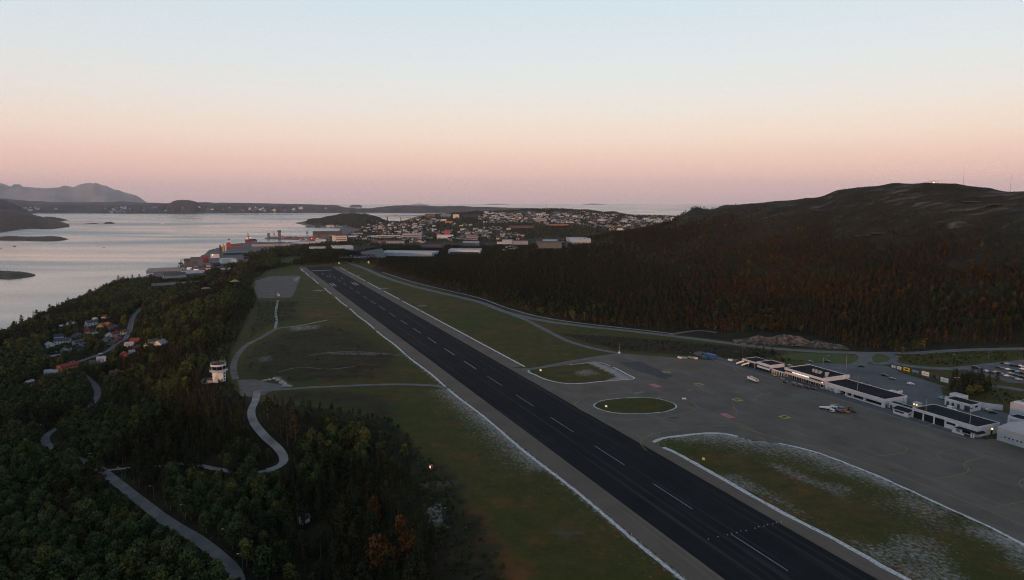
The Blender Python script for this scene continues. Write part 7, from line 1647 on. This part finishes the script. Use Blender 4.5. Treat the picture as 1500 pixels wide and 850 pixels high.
for t, l_, h_t in zip(trees, _lim, _hh):
    s_ = min(t[4], l_ / h_t)
    if s_ < t[4] * .12 or (l_ < 1.2 and h_t > 3): continue
    if s_ < t[4] and h_t > 3 and s_ * h_t < 3.2: t = ('bush',) + t[1:]; s_ = min(1.3, s_ * h_t / 2.2)
    _new.append(t[:4] + (s_,))
trees = _new
LAB = {'amber': ('amber_birch_tree', '', 'tree', 'trees with painted orange sunlight'), 'birch': ('birch_tree', 'leafy green birch in the dense near woods left of the runway', 'tree', 'birches in the near woods'), 'pine': ('pine_tree', 'dark pine with a bare lower trunk in the near woods left of the runway', 'tree', 'pines in the near woods'),
       'spruce': ('spruce_tree', 'dark cone shaped spruce tree of the woods around the airfield', 'tree', 'spruces around the airfield'), 'rust': ('rust_birch_tree', 'rust brown leafed tree among the green woods', 'tree', 'trees with painted brown sunlight'),
       'bush': ('bush', 'low green bush in the scrub around the airfield', 'bush', 'bushes around the airfield'), 'rust_bush': ('rust_bush', 'low rust brown bush in the scrub around the airfield', 'bush', 'rust brown bushes')}
BIG = {'amber': 60, 'birch': 300, 'pine': 300, 'spruce': 240, 'rust': 240, 'bush': 150, 'rust_bush': 120}
STUFFL = {'amber': ('sun_painted_woods', 'few more trees with painted orange sunlight among the near woods'), 'birch': ('birch_woods', 'mass of green leafy birch woods covering slopes on both sides of the runway'), 'pine': ('pine_woods', 'mass of dark pine woods on the hill and the fjord slope'), 'spruce': ('spruce_woods', 'mass of dark spruce woods scattered through the forest'),
          'rust': ('sun_tinted_woods', 'mass of trees with brown sunlight painted into their leaves on the dark hillside'), 'bush': ('heath_scrub', 'low green scrub covering heath and verges'), 'rust_bush': ('rust_heath_scrub', 'low rust brown scrub covering heath and verges')}
def gn_forest(name, label, items, col):
    me = bpy.data.meshes.new(name); n = len(items)
    me.vertices.add(n); me.vertices.foreach_set('co', np.array([(t[1], t[2], t[3] - .1) for t in items], np.float32).ravel())
    for an, ty, vals in (('tree_scale', 'FLOAT', [t[4] for t in items]), ('tree_turn', 'FLOAT', rng.uniform(0, 6.28, n)), ('tree_pick', 'INT', rng.integers(0, 1000, n))):
        at = me.attributes.new(an, ty, 'POINT'); at.data.foreach_set('value', np.array(vals, np.float32 if ty == 'FLOAT' else np.int32))
    o = bpy.data.objects.new(name, me); COL.objects.link(o)
    ng = bpy.data.node_groups.new(name, 'GeometryNodeTree'); ng.interface.new_socket('Geometry', in_out='INPUT', socket_type='NodeSocketGeometry'); ng.interface.new_socket('Geometry', in_out='OUTPUT', socket_type='NodeSocketGeometry')
    N, L = ng.nodes, ng.links; gi = N.new('NodeGroupInput'); go = N.new('NodeGroupOutput')
    ci = N.new('GeometryNodeCollectionInfo'); ci.inputs[0].default_value = col; ci.inputs[1].default_value = True; ci.inputs[2].default_value = True
    iop = N.new('GeometryNodeInstanceOnPoints'); iop.inputs['Pick Instance'].default_value = True
    def attr(nm, ty):
        a = N.new('GeometryNodeInputNamedAttribute'); a.data_type = ty; a.inputs[0].default_value = nm; return a.outputs[0]
    cx = N.new('ShaderNodeCombineXYZ'); L.new(attr('tree_turn', 'FLOAT'), cx.inputs[2])
    e2r = N.new('FunctionNodeEulerToRotation'); L.new(cx.outputs[0], e2r.inputs[0])
    L.new(gi.outputs[0], iop.inputs['Points']); L.new(ci.outputs[0], iop.inputs['Instance']); L.new(attr('tree_pick', 'INT'), iop.inputs['Instance Index'])
    L.new(e2r.outputs[0], iop.inputs['Rotation']); L.new(attr('tree_scale', 'FLOAT'), iop.inputs['Scale']); L.new(iop.outputs[0], go.inputs[0])
    md = o.modifiers.new('forest', 'NODES'); md.node_group = ng
    tag(o, label, 'woods', None, 'stuff')
    return o
by = {}
for t in trees: by.setdefault(t[0], []).append(t)
LAB2 = {k_: v for k_, v in LAB.items()}
for kn, items in by.items():
    def shows(t):
        d = math.hypot(t[1], t[2], CAM_H - t[3]); v_, sx_, sy_ = visible(np.array([t[1]]), np.array([t[2]]), np.array([t[3]]), 0)
        return t[4] / d if (v_[0] and sy_[0] < 862) else 0
    items.sort(key=shows, reverse=True)
    nb_ = min(BIG[kn], len(items)); nm, lb, ct_, gp = LAB[kn]
    for t in items[:nb_]:
        X_, Y_ = t[1], t[2]
        hill = to_ab(X_, Y_)[1] > 40
        lab_ = lb; g2 = gp
        if hill:
            lab_ = {'amber': 'tree painted orange as if sunlit on the hill side', 'birch': 'leafy green tree beside the road at the foot of the dark hill', 'pine': 'dark pine at the foot of the hill beyond the main road', 'spruce': 'dark spruce right of the runway near the terminal or the hill foot', 'rust': 'tree with brown sunlight painted into its leaves on the lower slope of the dark hill', 'bush': 'low green bush in the scrub between apron and hill', 'rust_bush': 'low rust brown bush in the scrub between apron and hill'}[kn]; g2 = gp + ' on the hill side'
        else:
            lab_ = {'amber': 'tree with bright orange sunlight painted into its leaves in the near woods at the bottom of the photo', 'birch': 'leafy green birch in the dense near woods left of the runway', 'pine': 'dark pine with a bare lower trunk in the near woods left of the runway', 'spruce': 'dark cone shaped spruce in the woods left of the runway', 'rust': 'rust brown leafed tree among the green woods left of the runway', 'bush': 'low green bush in the scrub left of the runway', 'rust_bush': 'low rust brown bush in the scrub left of the runway'}[kn]; g2 = gp + ' left of the runway'
        o = empty(nm, (t[1], t[2], t[3] - .1), rng.uniform(0, 6.28), lab_, ct_, g2); o.scale = (t[4],) * 3
        cm, tm = SINGLE[kn][rng.integers(len(SINGLE[kn]))]; part('trunk' if 'bush' not in kn else 'stem', tm, o); part('crown' if 'bush' not in kn else 'foliage', cm, o)
    rest = items[nb_:]
    if rest: gn_forest(*STUFFL[kn], rest, STUFF[kn][0])
print('TREES', {k_: len(v) for k_, v in by.items()})

# ------------------------------------------------------------------ sky, sun, air, camera
SUN_EL, SUN_AZ = R(3.0), R(200)     # azimuth from +Y clockwise: behind the camera, a little to its left
world = bpy.data.worlds.new('World'); scene.world = world; world.use_nodes = True
nt = world.node_tree; N, L = nt.nodes, nt.links; N.clear()
out = N.new('ShaderNodeOutputWorld')
sky = N.new('ShaderNodeTexSky'); sky.sky_type = 'NISHITA'; sky.sun_disc = False; sky.sun_elevation = SUN_EL; sky.sun_rotation = SUN_AZ
bg1 = N.new('ShaderNodeBackground'); bg1.inputs['Strength'].default_value = .05; L.new(sky.outputs[0], bg1.inputs['Color'])
tc = N.new('ShaderNodeTexCoord'); sp = N.new('ShaderNodeSeparateXYZ'); L.new(tc.outputs['Generated'], sp.inputs[0])
f_ = mathn(N, L, 'POWER', mathn(N, L, 'MAXIMUM', sp.outputs[2], 0.0), .5)
rp = N.new('ShaderNodeValToRGB'); rp.color_ramp.interpolation = 'B_SPLINE' if False else 'LINEAR'
SKY = [(0, (.55, .375, .375)), (.7, (.64, .41, .40)), (2.0, (.73, .455, .42)), (3.4, (.76, .50, .44)), (5.2, (.77, .588, .508)), (7.2, (.725, .632, .588)), (9.5, (.662, .65, .642)), (12.5, (.60, .645, .675)), (16.5, (.53, .62, .695)), (24, (.40, .49, .60)), (45, (.215, .238, .285)), (90, (.13, .148, .19))]
def pos(el): return math.sqrt(math.sin(R(el)))
e = rp.color_ramp.elements; e[0].position = 0; e[0].color = (*SKY[0][1], 1); e[1].position = 1; e[1].color = (*SKY[-1][1], 1)
for el, c in SKY[1:-1]:
    q = e.new(pos(el)); q.color = (*c, 1)
L.new(f_, rp.inputs['Fac'])
bg2 = N.new('ShaderNodeBackground'); bg2.inputs['Strength'].default_value = 1.10; L.new(rp.outputs['Color'], bg2.inputs['Color'])
ad = N.new('ShaderNodeAddShader'); L.new(bg1.outputs[0], ad.inputs[0]); L.new(bg2.outputs[0], ad.inputs[1]); L.new(ad.outputs[0], out.inputs['Surface'])
sl = bpy.data.lights.new('sun', 'SUN'); sl.energy = 1.8; sl.angle = R(.5); sl.color = (1.0, .45, .20)
so = bpy.data.objects.new('sun', sl); COL.objects.link(so)
d_ = Vector((math.sin(SUN_AZ) * math.cos(SUN_EL), math.cos(SUN_AZ) * math.cos(SUN_EL), math.sin(SUN_EL)))
so.rotation_euler = d_.to_track_quat('Z', 'Y').to_euler(); so.location = (0, 0, 400)
hm = bpy.data.materials.new('dusk_haze'); hm.use_nodes = True; hn = hm.node_tree; hn.nodes.clear()
ho = hn.nodes.new('ShaderNodeOutputMaterial'); hv = hn.nodes.new('ShaderNodeVolumePrincipled'); hv.inputs['Color'].default_value = (.90, .86, .94, 1); hv.inputs['Density'].default_value = 1.7e-5; hv.inputs['Anisotropy'].default_value = .75; hn.links.new(hv.outputs[0], ho.inputs['Volume'])
b_ = MB(); b_.box(-44000, 44000, -2700, 44000, -77, 1250); tag(b_.build('haze', hm), 'thin mauve dusk haze over fjord and town', 'haze', None, 'stuff')
cd = bpy.data.cameras.new('camera'); cd.sensor_width = 36; cd.lens = 24.0; cd.clip_start = .5; cd.clip_end = 120000
co = bpy.data.objects.new('camera', cd); COL.objects.link(co); co.location = (0, 0, CAM_H); co.rotation_euler = (math.pi / 2 - PITCH, 0, 0)
scene.camera = co
vs_ = scene.view_settings; vs_.view_transform = 'Standard'; vs_.look = 'None'; vs_.exposure = 0; vs_.gamma = 1; vs_.use_curve_mapping = False
scene.cycles.max_bounces = 6; scene.cycles.diffuse_bounces = 3; scene.cycles.volume_bounces = 1; scene.cycles.transparent_max_bounces = 8
scene.cycles.use_denoising = True; scene.cycles.denoiser = 'OPENIMAGEDENOISE'; scene.cycles.denoising_prefilter = 'FAST'; scene.cycles.denoising_input_passes = 'RGB_ALBEDO_NORMAL'; scene.cycles.pixel_filter_type = 'BLACKMAN_HARRIS'; scene.cycles.filter_width = 1.1
